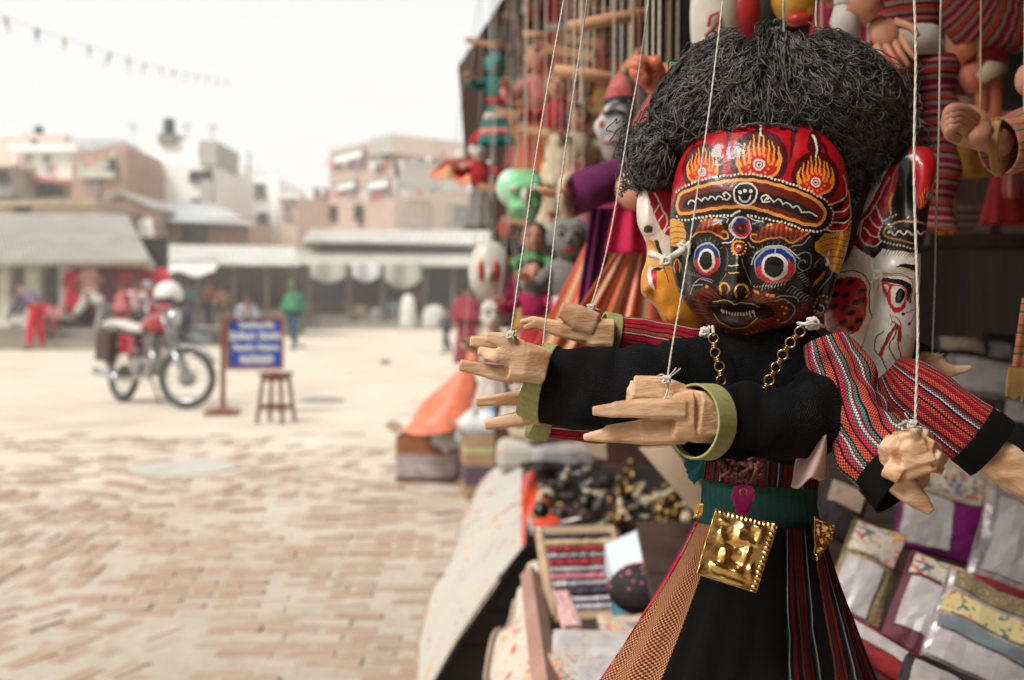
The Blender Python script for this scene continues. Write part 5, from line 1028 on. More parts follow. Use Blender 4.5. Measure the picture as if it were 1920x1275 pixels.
def puppet(px, pyt, pyb, d, label, face, hair, dress, skirt, yaw=0, hat=None, arms=.5, belt=None, skirtband=None, group='puppets hanging in the stall'):
    top = P(px, pyt, d); bot = P(px, pyb, d); H = top.z - bot.z; root = thing('puppet', label, 'puppet', bot, group)
    o = Vector((top.x, top.y, 0)); rt_ = rotz(R(yaw)); L = lambda x, y, z: o + rt_ @ Vector((x * H, y * H, 0)) + Vector((0, 0, bot.z + z * H))
    q = MB(); q.grid(lambda u, v: L(.105 * math.cos(u * 6.283) * math.sin(v * 3.14) * (1 + .1 * math.cos(v * 3.14)), -.02 + .1 * math.sin(u * 6.283) * math.sin(v * 3.14), .82 + .125 * math.cos(v * 3.14)), 20, 14); q.build('head', face, root, smooth=True)
    q = MB(); q.ball(L(0, -.125, .82), (.018 * H, .026 * H, .03 * H), 8, 6)
    q.build('nose', face, root, smooth=True)
    for s_ in (-1, 1): q = MB(); q.ball(L(s_ * .105, -.01, .82), (.02 * H, .025 * H, .045 * H), 8, 6); q.build('ear', face, root, smooth=True)
    q = MB()
    for s_ in (-1, 1): q.ball(L(s_ * .042, -.108, .85), (.024 * H, .012 * H, .014 * H), 10, 6); q.tube([L(s_ * .015, -.118, .885), L(s_ * .045, -.112, .9), L(s_ * .08, -.09, .885)], .005 * H, 5)
    q.build('eyes_and_brows', HAIRM, root)
    q = MB(); q.ball(L(0, -.118, .755), (.034 * H, .01 * H, .012 * H), 10, 6); q.build('lips', BC[0], root)
    q = MB()
    if hat: q.lathe(L(0, 0, .88), [(.115 * H, -.01 * H), (.12 * H, .02 * H), (.1 * H, .07 * H), (.05 * H, .13 * H), (.012 * H, .17 * H), (0, .18 * H)], 18); q.build('hat', hat, root, smooth=True)
    else:
        q.grid(lambda u, v: L((.13 + .012 * math.sin(u * 60)) * math.cos(u * 6.283) * math.sin(v * 1.9), .03 + (.125 + .01 * math.sin(u * 47)) * math.sin(u * 6.283) * math.sin(v * 1.9), .84 + .14 * math.cos(v * 1.9)), 50, 10); q.build('hair', hair, root, smooth=True)
    q = MB(); q.tube([L(0, 0, .72), L(0, 0, .66), L(0, 0, .56), L(0, 0, .42)], [.05 * H, .12 * H, .11 * H, .085 * H], 16, ry=.6, up=(1, 0, 0)); q.build('jacket', dress, root, smooth=True)
    q = MB(); q.grid(lambda u, v: L((.088 + .10 * v) * (1 + .09 * math.sin(u * 44 + px) * v) * math.cos(u * 6.283), (.06 + .08 * v) * (1 + .09 * math.sin(u * 44) * v) * math.sin(u * 6.283), .43 - .43 * v), 66, 10); sk = q.build('skirt', skirt, root, smooth=True, solid=.003)
    if belt: q = MB(); q.tube([L(0, 0, .475), L(0, 0, .40)], [.094 * H, .098 * H], 18, ry=.7, up=(1, 0, 0)); q.build('belt', belt, root, smooth=True)
    if skirtband:
        for i, bm_ in enumerate(skirtband):
            v0 = .25 + i * .75 / len(skirtband); q = MB(); q.grid(lambda u, v: L((.091 + .10 * (v0 + v * .16)) * (1 + .09 * math.sin(u * 44 + px) * (v0 + v * .16)) * math.cos(u * 6.283), (.064 + .08 * (v0 + v * .16)) * (1 + .09 * math.sin(u * 44) * (v0 + v * .16)) * math.sin(u * 6.283), .43 - .43 * (v0 + v * .16)), 66, 2); q.build('skirt_band', bm_, root, smooth=True, solid=.004)
    for s_ in (-1, 1):
        sh = L(s_ * .1, 0, .64); el = L(s_ * .21, -.04, .64 - .14 * (1 - arms)); wr = L(s_ * .25, -.14, .60 + .14 * (arms - .4))
        q = MB(); q.tube([sh, el, wr], [.045 * H, .05 * H, .056 * H], 12); q.build('sleeve', dress, root, smooth=True)
        q = MB(); dv = (wr - el).normalized(); hand5(q, wr, dv, Vector((0, 0, 1)), .1 * H); q.build('hand', PSK, root, smooth=True)
        zb = min(2.3, L(0, 0, 1).z + .32); q = MB()
        if px < 1010: q.tube([wr + dv * .04 * H, L(s_ * .13, 0, 0) + Vector((0, 0, zb - bot.z))], .0014, 5)
        else: hcord(q, wr + dv * .04 * H)
        q.build('string', CORD, root)
    q = MB(); hcord(q, L(0, 0, .95)); q.build('string', CORD, root)
    zb = min(2.3, L(0, 0, 1).z + .32)
    q = MB(); q.box(L(0, 0, 0) * 1.0 + Vector((0, 0, zb - bot.z)), (.3 * H, .012, .018), rt_ @ Matrix.Rotation(R(10), 3, 'Y')); q.build('control_bar', mat('control_wood', (196, 150, 112), (166, 120, 84), scale=14), root)
    return root
CORD = mat('stall_cord', (206, 196, 180), (170, 158, 140), scale=200, rough=.9)
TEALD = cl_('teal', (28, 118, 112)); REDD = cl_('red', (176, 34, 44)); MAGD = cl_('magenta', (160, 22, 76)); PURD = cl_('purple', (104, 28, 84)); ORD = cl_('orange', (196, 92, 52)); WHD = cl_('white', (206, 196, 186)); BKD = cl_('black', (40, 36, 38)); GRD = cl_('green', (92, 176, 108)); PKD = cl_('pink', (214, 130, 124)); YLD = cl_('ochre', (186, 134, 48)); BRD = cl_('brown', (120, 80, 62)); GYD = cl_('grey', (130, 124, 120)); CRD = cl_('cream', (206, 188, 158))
BLUP = mat('teal_face', (70, 150, 140), (50, 120, 116), rough=.4); REDF = mat('red_face', (180, 44, 40), (150, 30, 30), rough=.4); GRNFc = mat('green_face', (120, 190, 130), (84, 160, 100), rough=.35)
puppet(930, 88, 272, 3.9, 'teal faced puppet in teal jacket and pink banded skirt high at the stall end', BLUP, HAIRM, TEALD, TEALD, 0, None, .6, REDD, [WHD, PKD])
puppet(1012, 60, 330, 3.7, 'long salmon orange puppet right of the teal-faced one', PSK, HAIRM, PKD, ORD, 10, None, .1, None)
puppet(1050, 120, 350, 3.3, 'red and cream puppet between the two wooden bars', PSK, BRD, REDD, CRD, -15, None, .4)
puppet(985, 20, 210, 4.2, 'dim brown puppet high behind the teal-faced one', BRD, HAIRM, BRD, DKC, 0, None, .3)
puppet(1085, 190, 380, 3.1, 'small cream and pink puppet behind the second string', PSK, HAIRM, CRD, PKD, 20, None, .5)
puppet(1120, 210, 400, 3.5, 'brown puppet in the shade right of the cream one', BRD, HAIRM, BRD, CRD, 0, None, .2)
puppet(900, 250, 430, 4.0, 'red and white puppet at the outer left corner of the stall', PWH, REDD, REDD, GYD, 0, REDD, .5)
puppet(950, 400, 560, 3.6, 'puppet with black hair and crimson dress under the green mask', REDF, HAIRM, BKD, MAGD, 0, None, .3, YLD)
puppet(1000, 410, 620, 3.4, 'green and ochre skirted puppet under the green mask', PSK, HAIRM, GRD, YLD, 0, None, .3, REDD)
puppet(1065, 395, 700, 2.3, 'grey puppet with white sash and dark grey skirt behind the strings', GYD, GYD, GYD, BKD, 0, None, .1, WHD)
puppet(1000, 480, 700, 2.9, 'crimson puppet with pink sleeves left of the grey one', PSK, HAIRM, MAGD, REDD, -10, None, .3, PKD)
puppet(925, 560, 760, 3.3, 'pale cream puppet with red trim low at the stall end', PWH, WHD, CRD, WHD, 0, WHD, .3, REDD)
puppet(1092, 330, 540, 2.7, 'mottled red and white puppet behind the purple sleeve', PWH, GYD, cl_('mottle', (190, 120, 120), (90, 60, 70)), TEALD, 0, None, .4)
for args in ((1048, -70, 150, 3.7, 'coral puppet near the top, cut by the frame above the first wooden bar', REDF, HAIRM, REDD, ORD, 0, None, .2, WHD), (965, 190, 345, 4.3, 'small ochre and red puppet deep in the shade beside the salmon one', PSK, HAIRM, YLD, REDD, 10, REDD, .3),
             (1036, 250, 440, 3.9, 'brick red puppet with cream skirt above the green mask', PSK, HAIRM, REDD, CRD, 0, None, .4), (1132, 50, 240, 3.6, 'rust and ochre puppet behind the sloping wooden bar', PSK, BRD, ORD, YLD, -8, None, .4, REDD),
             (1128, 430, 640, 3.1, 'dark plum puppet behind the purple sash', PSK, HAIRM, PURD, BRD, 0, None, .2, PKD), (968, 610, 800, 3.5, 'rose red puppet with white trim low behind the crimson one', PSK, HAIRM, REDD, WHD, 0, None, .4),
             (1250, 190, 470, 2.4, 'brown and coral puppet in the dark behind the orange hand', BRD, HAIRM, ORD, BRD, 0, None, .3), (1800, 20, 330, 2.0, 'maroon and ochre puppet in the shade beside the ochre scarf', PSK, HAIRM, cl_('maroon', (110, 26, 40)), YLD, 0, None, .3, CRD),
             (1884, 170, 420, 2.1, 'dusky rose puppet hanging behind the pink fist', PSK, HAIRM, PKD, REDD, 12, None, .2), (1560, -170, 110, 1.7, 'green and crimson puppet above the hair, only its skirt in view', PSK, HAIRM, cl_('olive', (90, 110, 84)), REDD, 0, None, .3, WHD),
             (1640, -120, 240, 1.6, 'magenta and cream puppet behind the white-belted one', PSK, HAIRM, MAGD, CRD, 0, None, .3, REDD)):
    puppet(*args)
# puppet with the white mask face, purple jacket and orange striped skirt right behind the hero
wp = thing('puppet', 'white faced puppet with black hair, purple sleeves and coral striped skirt', 'puppet', P(1160, 660, 1.75), 'puppets hanging in the stall')
c = P(1158, 230, 1.75); AGED = mat('aged_white_paint', (190, 184, 178), (120, 116, 116), scale=22, rough=.45, lo=.4, hi=.62)
q = MB(); q.grid(lambda u, v: c + Vector((.026 * math.cos(u * 6.283) * math.sin(v * 3.14) * (1 - .3 * max(0, v - .6)) - .012 * math.exp(-((v - .52) / .07) ** 2) * max(0, -math.cos(u * 6.283 + .5)) + .006 * math.sin(v * 6), .045 * math.sin(u * 6.283) * math.sin(v * 3.14), .066 * math.cos(v * 3.14))), 28, 26); q.build('face', AGED, wp, smooth=True)
q = MB(); q.grid(lambda u, v: c + Vector((.0275 * math.cos(u * 6.283) * math.sin(v * 1.15) + .004, .047 * math.sin(u * 6.283) * math.sin(v * 1.15), .006 + .069 * math.cos(v * 1.15))), 24, 8); q.build('crown', mat('worn_red_crown', (196, 120, 112), (150, 40, 44), scale=30), wp, smooth=True)
q = MB(); q.tube([c + Vector((-.024, -.03, .022)), c + Vector((-.01, -.044, .03)), c + Vector((.01, -.044, .026))], .0028, 6); q.tube([c + Vector((-.024, -.032, .008)), c + Vector((-.01, -.045, .012)), c + Vector((.006, -.045, .006))], .0034, 6); q.build('eyes_and_brows', cl_('dull_ink', (70, 68, 72)), wp, smooth=True)
q = MB(); q.ball(c + Vector((-.026, -.024, -.006)), (.005, .008, .006), 8, 6); q.tube([c + Vector((-.024, -.03, -.036)), c + Vector((-.008, -.04, -.034))], .003, 6); q.build('nose_and_lips', cl_('dull_rose', (176, 90, 80)), wp, smooth=True)
q = MB(); c2 = P(1204, 240, 1.76); q.grid(lambda u, v: c2 + Vector((.04 * (1 + .05 * math.sin(u * 50)) * math.cos(u * 6.283) * math.sin(v * 3.14), .05 * math.sin(u * 6.283) * math.sin(v * 3.14), .075 * math.cos(v * 3.14))), 40, 16); q.build('hair', HAIRM, wp, smooth=True)
q = MB(); q.tube([P(1205, 330, 1.72), P(1165, 335, 1.68), P(1120, 348, 1.64), P(1075, 366, 1.6)], [.026, .032, .03, .03], 16); q.build('sleeve', PURD, wp, smooth=True)
q = MB(); q.torus(P(1068, 368, 1.6), .026, .007, 24, 8, Matrix.Rotation(R(60), 3, 'Z')); q.build('cuff', CRD, wp, smooth=True); q = MB(); hand5(q, P(1068, 366, 1.6), Vector((-.9, -.4, 0)), Vector((0, 0, 1)), .04); q.build('hand', PSK, wp, smooth=True)
q = MB(); q.tube([P(1190, 330, 1.76), P(1180, 400, 1.76), P(1170, 460, 1.76)], [.045, .05, .045], 18, ry=.6); q.build('jacket', MAGD, wp, smooth=True)
CORS = weave_mat('coral_striped_skirt', [(7, (206, 96, 66)), (2.4, (150, 130, 100)), (4, (214, 150, 120)), (2, (120, 132, 96)), (5, (200, 80, 60)), (3, (226, 180, 150))], pitch=.003, dark=.2, second=(120, 60, 50))
q = MB(); q.grid(lambda v, u: P(1180 + (u - .45) * (120 + 300 * v), 400 + 270 * v, 1.70 - .05 * math.sin(math.pi * u) + .012 * math.sin(u * 36) * v), 24, 60, lambda v, u: (v * .3, u * .16)); q.build('skirt', CORS, wp, smooth=True, solid=.002)
q = MB(); q.grid(lambda v, u: P(1142 + (u - .5) * 60 - 34 * v, 390 + 230 * v, 1.66 + .008 * math.sin(u * 20)), 20, 24); q.build('sash', PURD, wp, smooth=True, solid=.003)
q = MB(); hcord(q, P(1150, 165, 1.7)); q.build('string', CORD, wp); q = MB(); hcord(q, P(1075, 350, 1.6)); q.build('string', CORD, wp)
mgp = thing('magenta_dress', 'bright magenta and orange costume hanging behind the yellow side face', 'costume', P(1200, 600, 1.5))
q = MB(); q.grid(lambda v, u: P(1190 + (u - .4) * (70 + 60 * v), 365 + 110 * v, 1.5 + .01 * math.sin(u * 14)), 14, 20); q.build('bodice', cl_('hotpink', (196, 24, 76)), mgp, smooth=True, solid=.004)
q = MB(); q.grid(lambda v, u: P(1225 + (u - .55) * (60 + 290 * v), 420 + 240 * v, 1.52 + .014 * math.sin(u * 44) * v), 24, 60, lambda v, u: (v * .25, u * .12)); q.build('skirt', CORS, mgp, smooth=True, solid=.002)
q = MB(); q.ball(P(1196, 356, 1.5), (.03, .03, .03), 12, 8); hcord(q, P(1196, 345, 1.5)); q.build('neck_block', PSK, mgp, smooth=True)
# green masks
gm = thing('green_mask', 'glossy light green carved mask hanging left of the thin strings', 'mask', P(985, 400, 2.6), 'masks hanging in the stall')
q = MB(); c = P(984, 366, 2.6); q.grid(lambda u, v: c + Vector((.046 * abs(math.cos(u * 6.283)) ** .6 * (1 if math.cos(u * 6.283) > 0 else -1) * abs(math.sin(v * 3.14)) ** .45 * (1 - .22 * v), .04 * math.sin(u * 6.283) * math.sin(v * 3.14) - .006 * math.sin(v * 20), .058 * math.cos(v * 3.14))), 32, 26); q.build('mask_shell', mat('green_lacquer', (140, 200, 150), (96, 176, 116), rough=.5), gm, smooth=True)
q = MB()
for s_ in (-1, 1): q.ball(c + Vector((s_ * .022, -.038, .012)), (.014, .008, .008), 10, 7)
q.ball(c + Vector((0, -.044, -.006)), (.01, .014, .018), 8, 6); q.build('mask_features', PWH, gm, smooth=True); q = MB(); hcord(q, P(984, 322, 2.6)); q.build('string', CORD, gm)
gm = thing('green_mask', 'white and mint coloured mask half behind the green one', 'mask', P(962, 360, 2.7), 'masks hanging in the stall')
q = MB(); c = P(958, 352, 2.72); q.ball(c, (.035, .03, .045), 18, 12); q.build('mask_shell', mat('mint_lacquer', (190, 214, 190), (150, 200, 160), rough=.3), gm, smooth=True); q = MB(); q.ball(c + Vector((0, -.03, 0)), (.008, .01, .014), 8, 6); hcord(q, P(958, 318, 2.72)); q.build('mask_features', PWH, gm)
# white mask with red eyes at the left lower edge
wm = thing('white_mask', 'big cream mask with two red stripes hanging low at the stall edge', 'mask', P(920, 560, 3.0), 'masks hanging in the stall')
q = MB(); c = P(918, 508, 3.0); q.grid(lambda u, v: c + Vector((.055 * math.cos(u * 6.283) * math.sin(v * 3.14) ** .8, .04 * math.sin(u * 6.283) * math.sin(v * 3.14), .078 * math.cos(v * 3.14))), 24, 16); q.build('mask_shell', PWH, wm, smooth=True)
for s_ in (-1, 1): q = MB(); q.ball(c + Vector((s_ * .02 - .002, -.038, .0)), (.007, .008, .028), 10, 8); q.build('red_stripe', REDF, wm, smooth=True)
q = MB(); q.ball(c + Vector((0, -.045, -.012)), (.009, .012, .02), 8, 6); hcord(q, P(918, 452, 3.0)); q.build('nose', PWH, wm, smooth=True)
# fabric banners and bag at the outer corner
q = MB(); q.grid(lambda u, v: P(806 + 90 * u, 322 + (34 * v - 14) * (.25 + u) + 4 * math.sin(u * 12), 4.4 - .1 * v), 20, 8)
kt = thing('cloth_kite', 'orange, pink and green fluttering cloth sticking out from the stall corner', 'banner', P(850, 330, 4.4))
q.build('cloth_body', mat('kite_orange', (226, 150, 96), (216, 110, 90), scale=9), kt, smooth=True, solid=.004)
q = MB(); q.ball(P(846, 326, 4.33), (.022, .006, .02), 12, 8); q.build('green_spot', GRD, kt); q = MB(); q.tube([P(806, 330, 4.4), P(840, 302, 4.4), P(890, 298, 4.4)], .008, 6); q.build('red_edge', REDD, kt); q = MB(); q.tube([P(890, 296, 4.4), P(902, 280, 4.5)], .003, 5); q.build('tie', CORD, kt)
# wooden bars (controls) with their many strings, seen close to the top
q = MB()
for i, ((x0, y0, d0), (x1, y1, d1), r_, lb) in enumerate((((1066, 52, 1.9), (1212, 26, 1.9), .011, 'pale wooden control bar sloping across the top between the strings'), ((1040, 132, 2.0), (1172, 152, 2.0), .011, 'second wooden bar tied level with the raised orange hand'), ((1158, 152, 2.0), (1206, 92, 2.0), .009, 'short slanting wooden crosspiece joined by the second bar'), ((980, 66, 3.0), (1030, 70, 3.0), .012, 'small dim wooden bar behind the first string'))):
    b_ = thing('control_bar', lb, 'wooden bar', P(x0, y0, d0), 'wooden puppet control bars'); q = MB(); q.tube([P(x0, y0, d0), P((x0 + x1) / 2, (y0 + y1) / 2 - 2, d0), P(x1, y1, d1)], r_, 10); q.build('bar', mat('control_wood', (0, 0, 0)), b_, smooth=True)
    for t in (.15, .45, .55, .85): p = P(x0, y0, d0).lerp(P(x1, y1, d1), t); q = MB(); hcord(q, p, 2.36, .0018); q.build('string', CORD, b_)
# loose hanging cords in the upper middle
for i, (px, py, d) in enumerate(((1186, 110, 1.5), (1212, 112, 1.6), (1236, 128, 1.5), (1255, 150, 1.9), (1270, 145, 2.0), (1090, 190, 1.8), (1075, 330, 1.7), (1022, 300, 2.4), (1540, 60, 1.5), (1610, 90, 1.3), (1628, 95, 1.4))):
    q = MB(); a = P(px, py, d); hcord(q, a, 2.36, .0022 if i < 6 else .0016); cordknot_pts = [a + Vector((math.cos(j * 1.9) * .004, math.sin(j * 1.3) * .004, math.sin(j * 2.3) * .005)) for j in range(14)]; q.tube(cordknot_pts, .0014, 5)
    solo(q, 'cord', CORD if i % 3 else mat('tan_cord2', (176, 150, 120)), ['thin', 'pale', 'slack', 'tan', 'white', 'grey'][i % 6] + ' cord hanging from the stall rail %s' % ['near the raised orange hand, leftmost', 'right of the raised orange hand', 'above the orange wrist', 'just left of the black hair', 'touching the black hair at left', 'beside the first wooden bar', 'over the purple sleeve', 'left of the thin hero strings', 'right above the black hair', 'at the right shoulder of the hair', 'beside the white-belted puppet'][i], 'cord', 'cords hanging from the rails')
# big raised orange hand, left of the hair
oh = thing('puppet', 'puppet behind the hair with a raised orange-pink hand and green cuff', 'puppet', P(1230, 150, 1.3), 'puppets hanging in the stall')
q = MB()
wr = P(1262, 168, 1.3)
q.tube([P(1290, 190, 1.3), P(1262, 166, 1.3), P(1236, 150, 1.28)], [.02, .017, .02], 12)
q.ball(P(1222, 140, 1.27), (.017, .014, .018), 12, 9)
for (x0, y0, x1, y1, r_) in ((1214, 128, 1188, 112, .0078), (1212, 138, 1180, 120, .008), (1210, 148, 1184, 134, .0078), (1214, 156, 1192, 146, .007), (1232, 128, 1222, 112, .008)): q.tube([P(x0, y0, 1.26), P((x0 + x1) / 2, (y0 + y1) / 2 - 6, 1.25), P(x1, y1, 1.255)], [r_, r_, r_ * .7], 8)
q.build('hand', mat('orange_wood', (206, 122, 90), (176, 92, 64), rough=.45, scale=30), oh, smooth=True)
q = MB(); q.ball(P(1262, 132, 1.45), (.02, .02, .012), 14, 8); q.build('cuff', mat('green_cuffs', (70, 130, 90)), oh, smooth=True); q = MB(); q.tube([P(1300, 178, 1.42), P(1282, 150, 1.42), P(1262, 140, 1.42)], [.035, .03, .024], 12); q.build('sleeve', CRD, oh, smooth=True)
q = MB(); q.tube([P(1300, 180, 1.42), P(1225, 250, 1.42), P(1222, 330, 1.42)], [.05, .03, .02], 12); q.build('body', cl_('darkcoral', (150, 70, 60)), oh, smooth=True); q = MB(); hcord(q, P(1224, 128, 1.27)); q.build('string', CORD, oh)
# white mask above left of hair, black hair and yellow profile beside it
tm = thing('white_mask', 'white mask with red swirl cheek hanging above the black hair', 'mask', P(1350, 120, 1.25), 'masks hanging in the stall')
q = MB(); c = P(1352, 30, 1.25); q.grid(lambda u, v: c + Vector((.034 * math.cos(u * 6.283) * abs(math.sin(v * 3.14)) ** .5 * (1 - .3 * v) - .01 * v, .035 * math.sin(u * 6.283) * math.sin(v * 3.14), .062 * math.cos(v * 3.14))), 24, 16); q.build('mask_shell', PWH, tm, smooth=True)
q = MB(); q.ball(P(1392, 20, 1.24), (.02, .022, .032), 14, 10); q.build('red_cheek', REDF, tm, smooth=True); q = MB(); q.tube([P(1328, 50, 1.215), P(1332, 30, 1.213), P(1346, 24, 1.213), P(1352, 36, 1.213), P(1342, 48, 1.213), P(1322, 68, 1.216)], .002, 6); q.build('painted_swirl', cl_('swirlred', (190, 60, 40)), tm, smooth=True)
q = MB(); q.ball(P(1440, 30, 1.34), (.036, .03, .05), 20, 12); q.build('hair', HAIRM, tm, smooth=True); q = MB(); hcord(q, P(1352, -60, 1.25)); q.build('string', CORD, tm)
ym = thing('yellow_mask', 'yellow mask chin with red lips just above the black hair', 'mask', P(1500, 40, 1.2), 'masks hanging in the stall')
q = MB(); q.ball(P(1492, -12, 1.2), (.026, .03, .034), 16, 12); q.ball(P(1514, 18, 1.19), (.01, .012, .012), 10, 8); q.build('mask_shell', mat('yellow_lacquer', (200, 156, 60), (176, 128, 40), rough=.3), ym, smooth=True); q = MB(); q.ball(P(1500, 36, 1.18), (.014, .01, .006), 10, 8); q.build('lips', REDF, ym, smooth=True); q = MB(); hcord(q, P(1492, -60, 1.2)); q.build('string', CORD, ym)
# striped-legged puppet with white belt, upper right
sp = thing('puppet', 'puppet in red striped trousers with a wide white belt behind the thick string', 'puppet', P(1700, 300, 1.15), 'puppets hanging in the stall')
SLEG = weave_mat('legging_stripe', [(6, (130, 24, 60)), (3, (170, 120, 100)), (4, (120, 20, 56)), (2.5, (110, 120, 96)), (5, (176, 60, 50)), (2, (60, 20, 36)), (4, (140, 120, 104))], pitch=.0024, axis='U', dark=.3, second=(60, 20, 30))
for (a, b_, c_) in (((1660, 110, 1.15), (1672, 250, 1.15), (1668, 400, 1.16)), ((1738, 110, 1.17), (1746, 250, 1.17), (1736, 430, 1.17))):
    q = MB(); q.tube([Vector(v) for v in catmull([P(*a), P(*b_), P(*c_)], 10)], [.028 + .004 * math.sin(i) for i in range(21)], 20, uvscale=.028, cap=False); q.build('trouser_leg', SLEG, sp, smooth=True)
q = MB(); q.tube([P(1705, 52, 1.16), P(1705, 78, 1.16), P(1705, 108, 1.16)], [.03, .032, .035], 24, ry=.7); q.build('belt', WHD, sp, smooth=True)
q = MB(); q.tube([P(1705, 55, 1.16), P(1700, 0, 1.16), P(1695, -70, 1.16)], [.03, .036, .034], 20, ry=.7, uvscale=.03, cap=False); q.build('jacket', SLEG, sp, smooth=True)
q = MB(); q.tube([P(1590, 0, 1.12), P(1625, 16, 1.12), P(1640, 30, 1.12)], [.02, .018, .014], 12); hand5(q, P(1645, 36, 1.12), Vector((.35, -.2, -.9)).normalized(), Vector((0, -1, 0)), .045); q.build('hand', PSK, sp, smooth=True)
q = MB(); q.tube([P(1590, -6, 1.12), P(1588, 14, 1.12)], [.014, .013], 10); q.tube([P(1587, 14, 1.12), P(1584, 40, 1.12), P(1590, 62, 1.12), P(1600, 92, 1.125)], [.012, .015, .012, .004], 12); q.build('white_sash', cl_('sashwhite', (206, 196, 186)), sp, smooth=True); q = MB(); q.tube([P(1668, 100, 1.12), P(1664, 130, 1.12), P(1662, 170, 1.125)], [.012, .02, .006], 10); q.build('red_sash', cl_('sash', (196, 50, 60)), sp, smooth=True)
q = MB(); hcord(q, P(1650, 20, 1.12)); hcord(q, P(1700, -60, 1.16)); q.build('string', CORD, sp)
# wooden arms and legs hung further right
wa = thing('puppet', 'bundle of jointed orange wooden limbs with red cloth at the upper right', 'puppet', P(1850, 200, 1.5), 'puppets hanging in the stall')
for (a, b_, r_) in (((1788, 112, 1.5), (1850, 66, 1.5), .013), ((1850, 66, 1.5), (1876, 48, 1.5), .015), ((1812, 150, 1.5), (1862, 130, 1.5), .02), ((1862, 130, 1.5), (1866, 230, 1.5), .011), ((1838, 140, 1.5), (1842, 210, 1.5), .01)):
    q = MB(); q.tube([P(*a), P(*b_)], [r_, r_ * .8], 12); q.build('limb', mat('orange_wood', (0, 0, 0)), wa, smooth=True)
q = MB(); q.tube([P(1806, 130, 1.52), P(1862, 90, 1.52)], [.02, .026], 14); q.build('red_cloth', REDD, wa, smooth=True)
q = MB(); q.tube([P(1838, 148, 1.48), P(1858, 130, 1.47), P(1880, 128, 1.48)], [.008, .012, .008], 12); q.build('knee_wrap', CRD, wa, smooth=True)
q = MB(); hand5(q, P(1866, 232, 1.5), Vector((0, 0, -1)), Vector((0, -1, 0)), .03); q.build('hand', mat('orange_wood', (0, 0, 0)), wa, smooth=True)
q = MB(); q.tube([P(1780, -40, 1.5), P(1830, 20, 1.5), P(1900, 30, 1.5), P(1960, 0, 1.5)], [.04, .05, .05, .04], 16, uvscale=.05, cap=False); q.build('striped_tunic', SLEG, wa, smooth=True)
q = MB(); q.tube([P(1880, 60, 1.6), P(1900, 120, 1.6), P(1900, 200, 1.6)], [.04, .05, .04], 14); q.build('black_tunic', BKD, wa, smooth=True)
q = MB(); hcord(q, P(1835, 150, 1.48), 2.36, .0014); q.build('string', mat('tan_cord2', (0, 0, 0)), wa)
# near right fist with striped sleeve
rf = thing('puppet', 'puppet at the right frame edge with a curled pink wooden fist and striped sleeve', 'puppet', P(1900, 330, .98), 'puppets hanging in the stall')
q = MB(); q.ball(P(1812, 236, .98), (.022, .02, .018), 16, 10, Matrix.Rotation(R(25), 3, 'Y')); q.tube([P(1830, 246, .98), P(1856, 260, .985), P(1880, 268, .99)], [.016, .012, .014], 14)
for i in range(4):
    o_ = i * 11; q.tube([Vector(v) for v in catmull([P(1828 - o_ * .25, 222 + o_ * .9, .965), P(1806 - o_ * .2, 206 + o_ * .95, .955), P(1784 + o_ * .05, 206 + o_ * 1.0, .95), P(1778 + o_ * .1, 222 + o_ * .9, .957), P(1790 + o_ * .1, 236 + o_ * .7, .965)], 4)], .0052, 10)
q.tube([P(1846, 244, .965), P(1836, 256, .955), P(1820, 262, .953)], [.008, .008, .005], 10)
q.build('hand', mat('pink_wood', (196, 142, 112), (166, 112, 84), rough=.5, scale=30), rf, smooth=True)
TANF = mat('tan_felt', (176, 140, 84), (150, 116, 66), scale=60); STRT = weave_mat('peach_striped_sleeve', [(5, (196, 124, 90)), (1.4, (90, 84, 80)), (3.6, (190, 112, 80)), (2, (130, 140, 116)), (1.2, (60, 56, 56)), (5, (200, 130, 100))], pitch=.0019, dark=.4, second=(90, 50, 40))
q = MB(); q.tube([Vector(v) for v in catmull([P(1872, 275, .985), P(1900, 270, .99), P(1940, 250, 1.0), P(1990, 240, 1.0)], 6)], .0255, 28, uvscale=.026, cap=False); q.build('sleeve', STRT, rf, smooth=True, solid=.002)
q = MB(); q.grid(lambda u, v: P(1866 + 16 * v + 10 * math.sin(u * 6.283), 278 - 3 * v + 54 * math.cos(u * 6.283), .985 + .018 * math.sin(u * 6.283)), 40, 3); q.build('cuff', TANF, rf, smooth=True, solid=.002)
q = MB(); hcord(q, P(1838, 212, .975), 2.36, .0008); q.tube([P(1838, 212, .975), P(1842, 218, .97), P(1838, 222, .97)], .0009, 6); q.build('string', mat('tan_cord2', (0, 0, 0)), rf)
q = MB(); hcord(q, P(1921, 210, .97), 2.36, .0011); q.build('string', CORD, rf)
q = MB(); q.ball(P(1925, 150, .98), (.01, .01, .014), 10, 8); q.build('fingertip', mat('pink_wood', (0, 0, 0)), rf, smooth=True)
# fringed striped textile, right edge
ft = thing('fringed_textile', 'peach striped textile with a tan fringe hanging at the right frame edge', 'textile', P(1910, 770, .95))
q = MB(); q.grid(lambda v, u: P(1925 - 20 * v + 60 * u, 560 + 135 * v, .95 + .004 * math.sin(u * 12)), 20, 14, lambda v, u: (u * .05, v * .062)); q.build('cloth_body', STRT, ft, smooth=True, solid=.004)
q = MB()
for i in range(18): x_ = 1890 + i * 4.6; q.tube([P(x_ + 4, 690, .949), P(x_ + 1, 716, .947), P(x_ - 1 + random.uniform(-2, 2), 744 + random.uniform(-3, 12), .947)], [.0015, .002, .0012], 5)
q.build('fringe', TANF, ft); q = MB(); hcord(q, P(1950, 560, .95)); q.build('cord', CORD, ft)
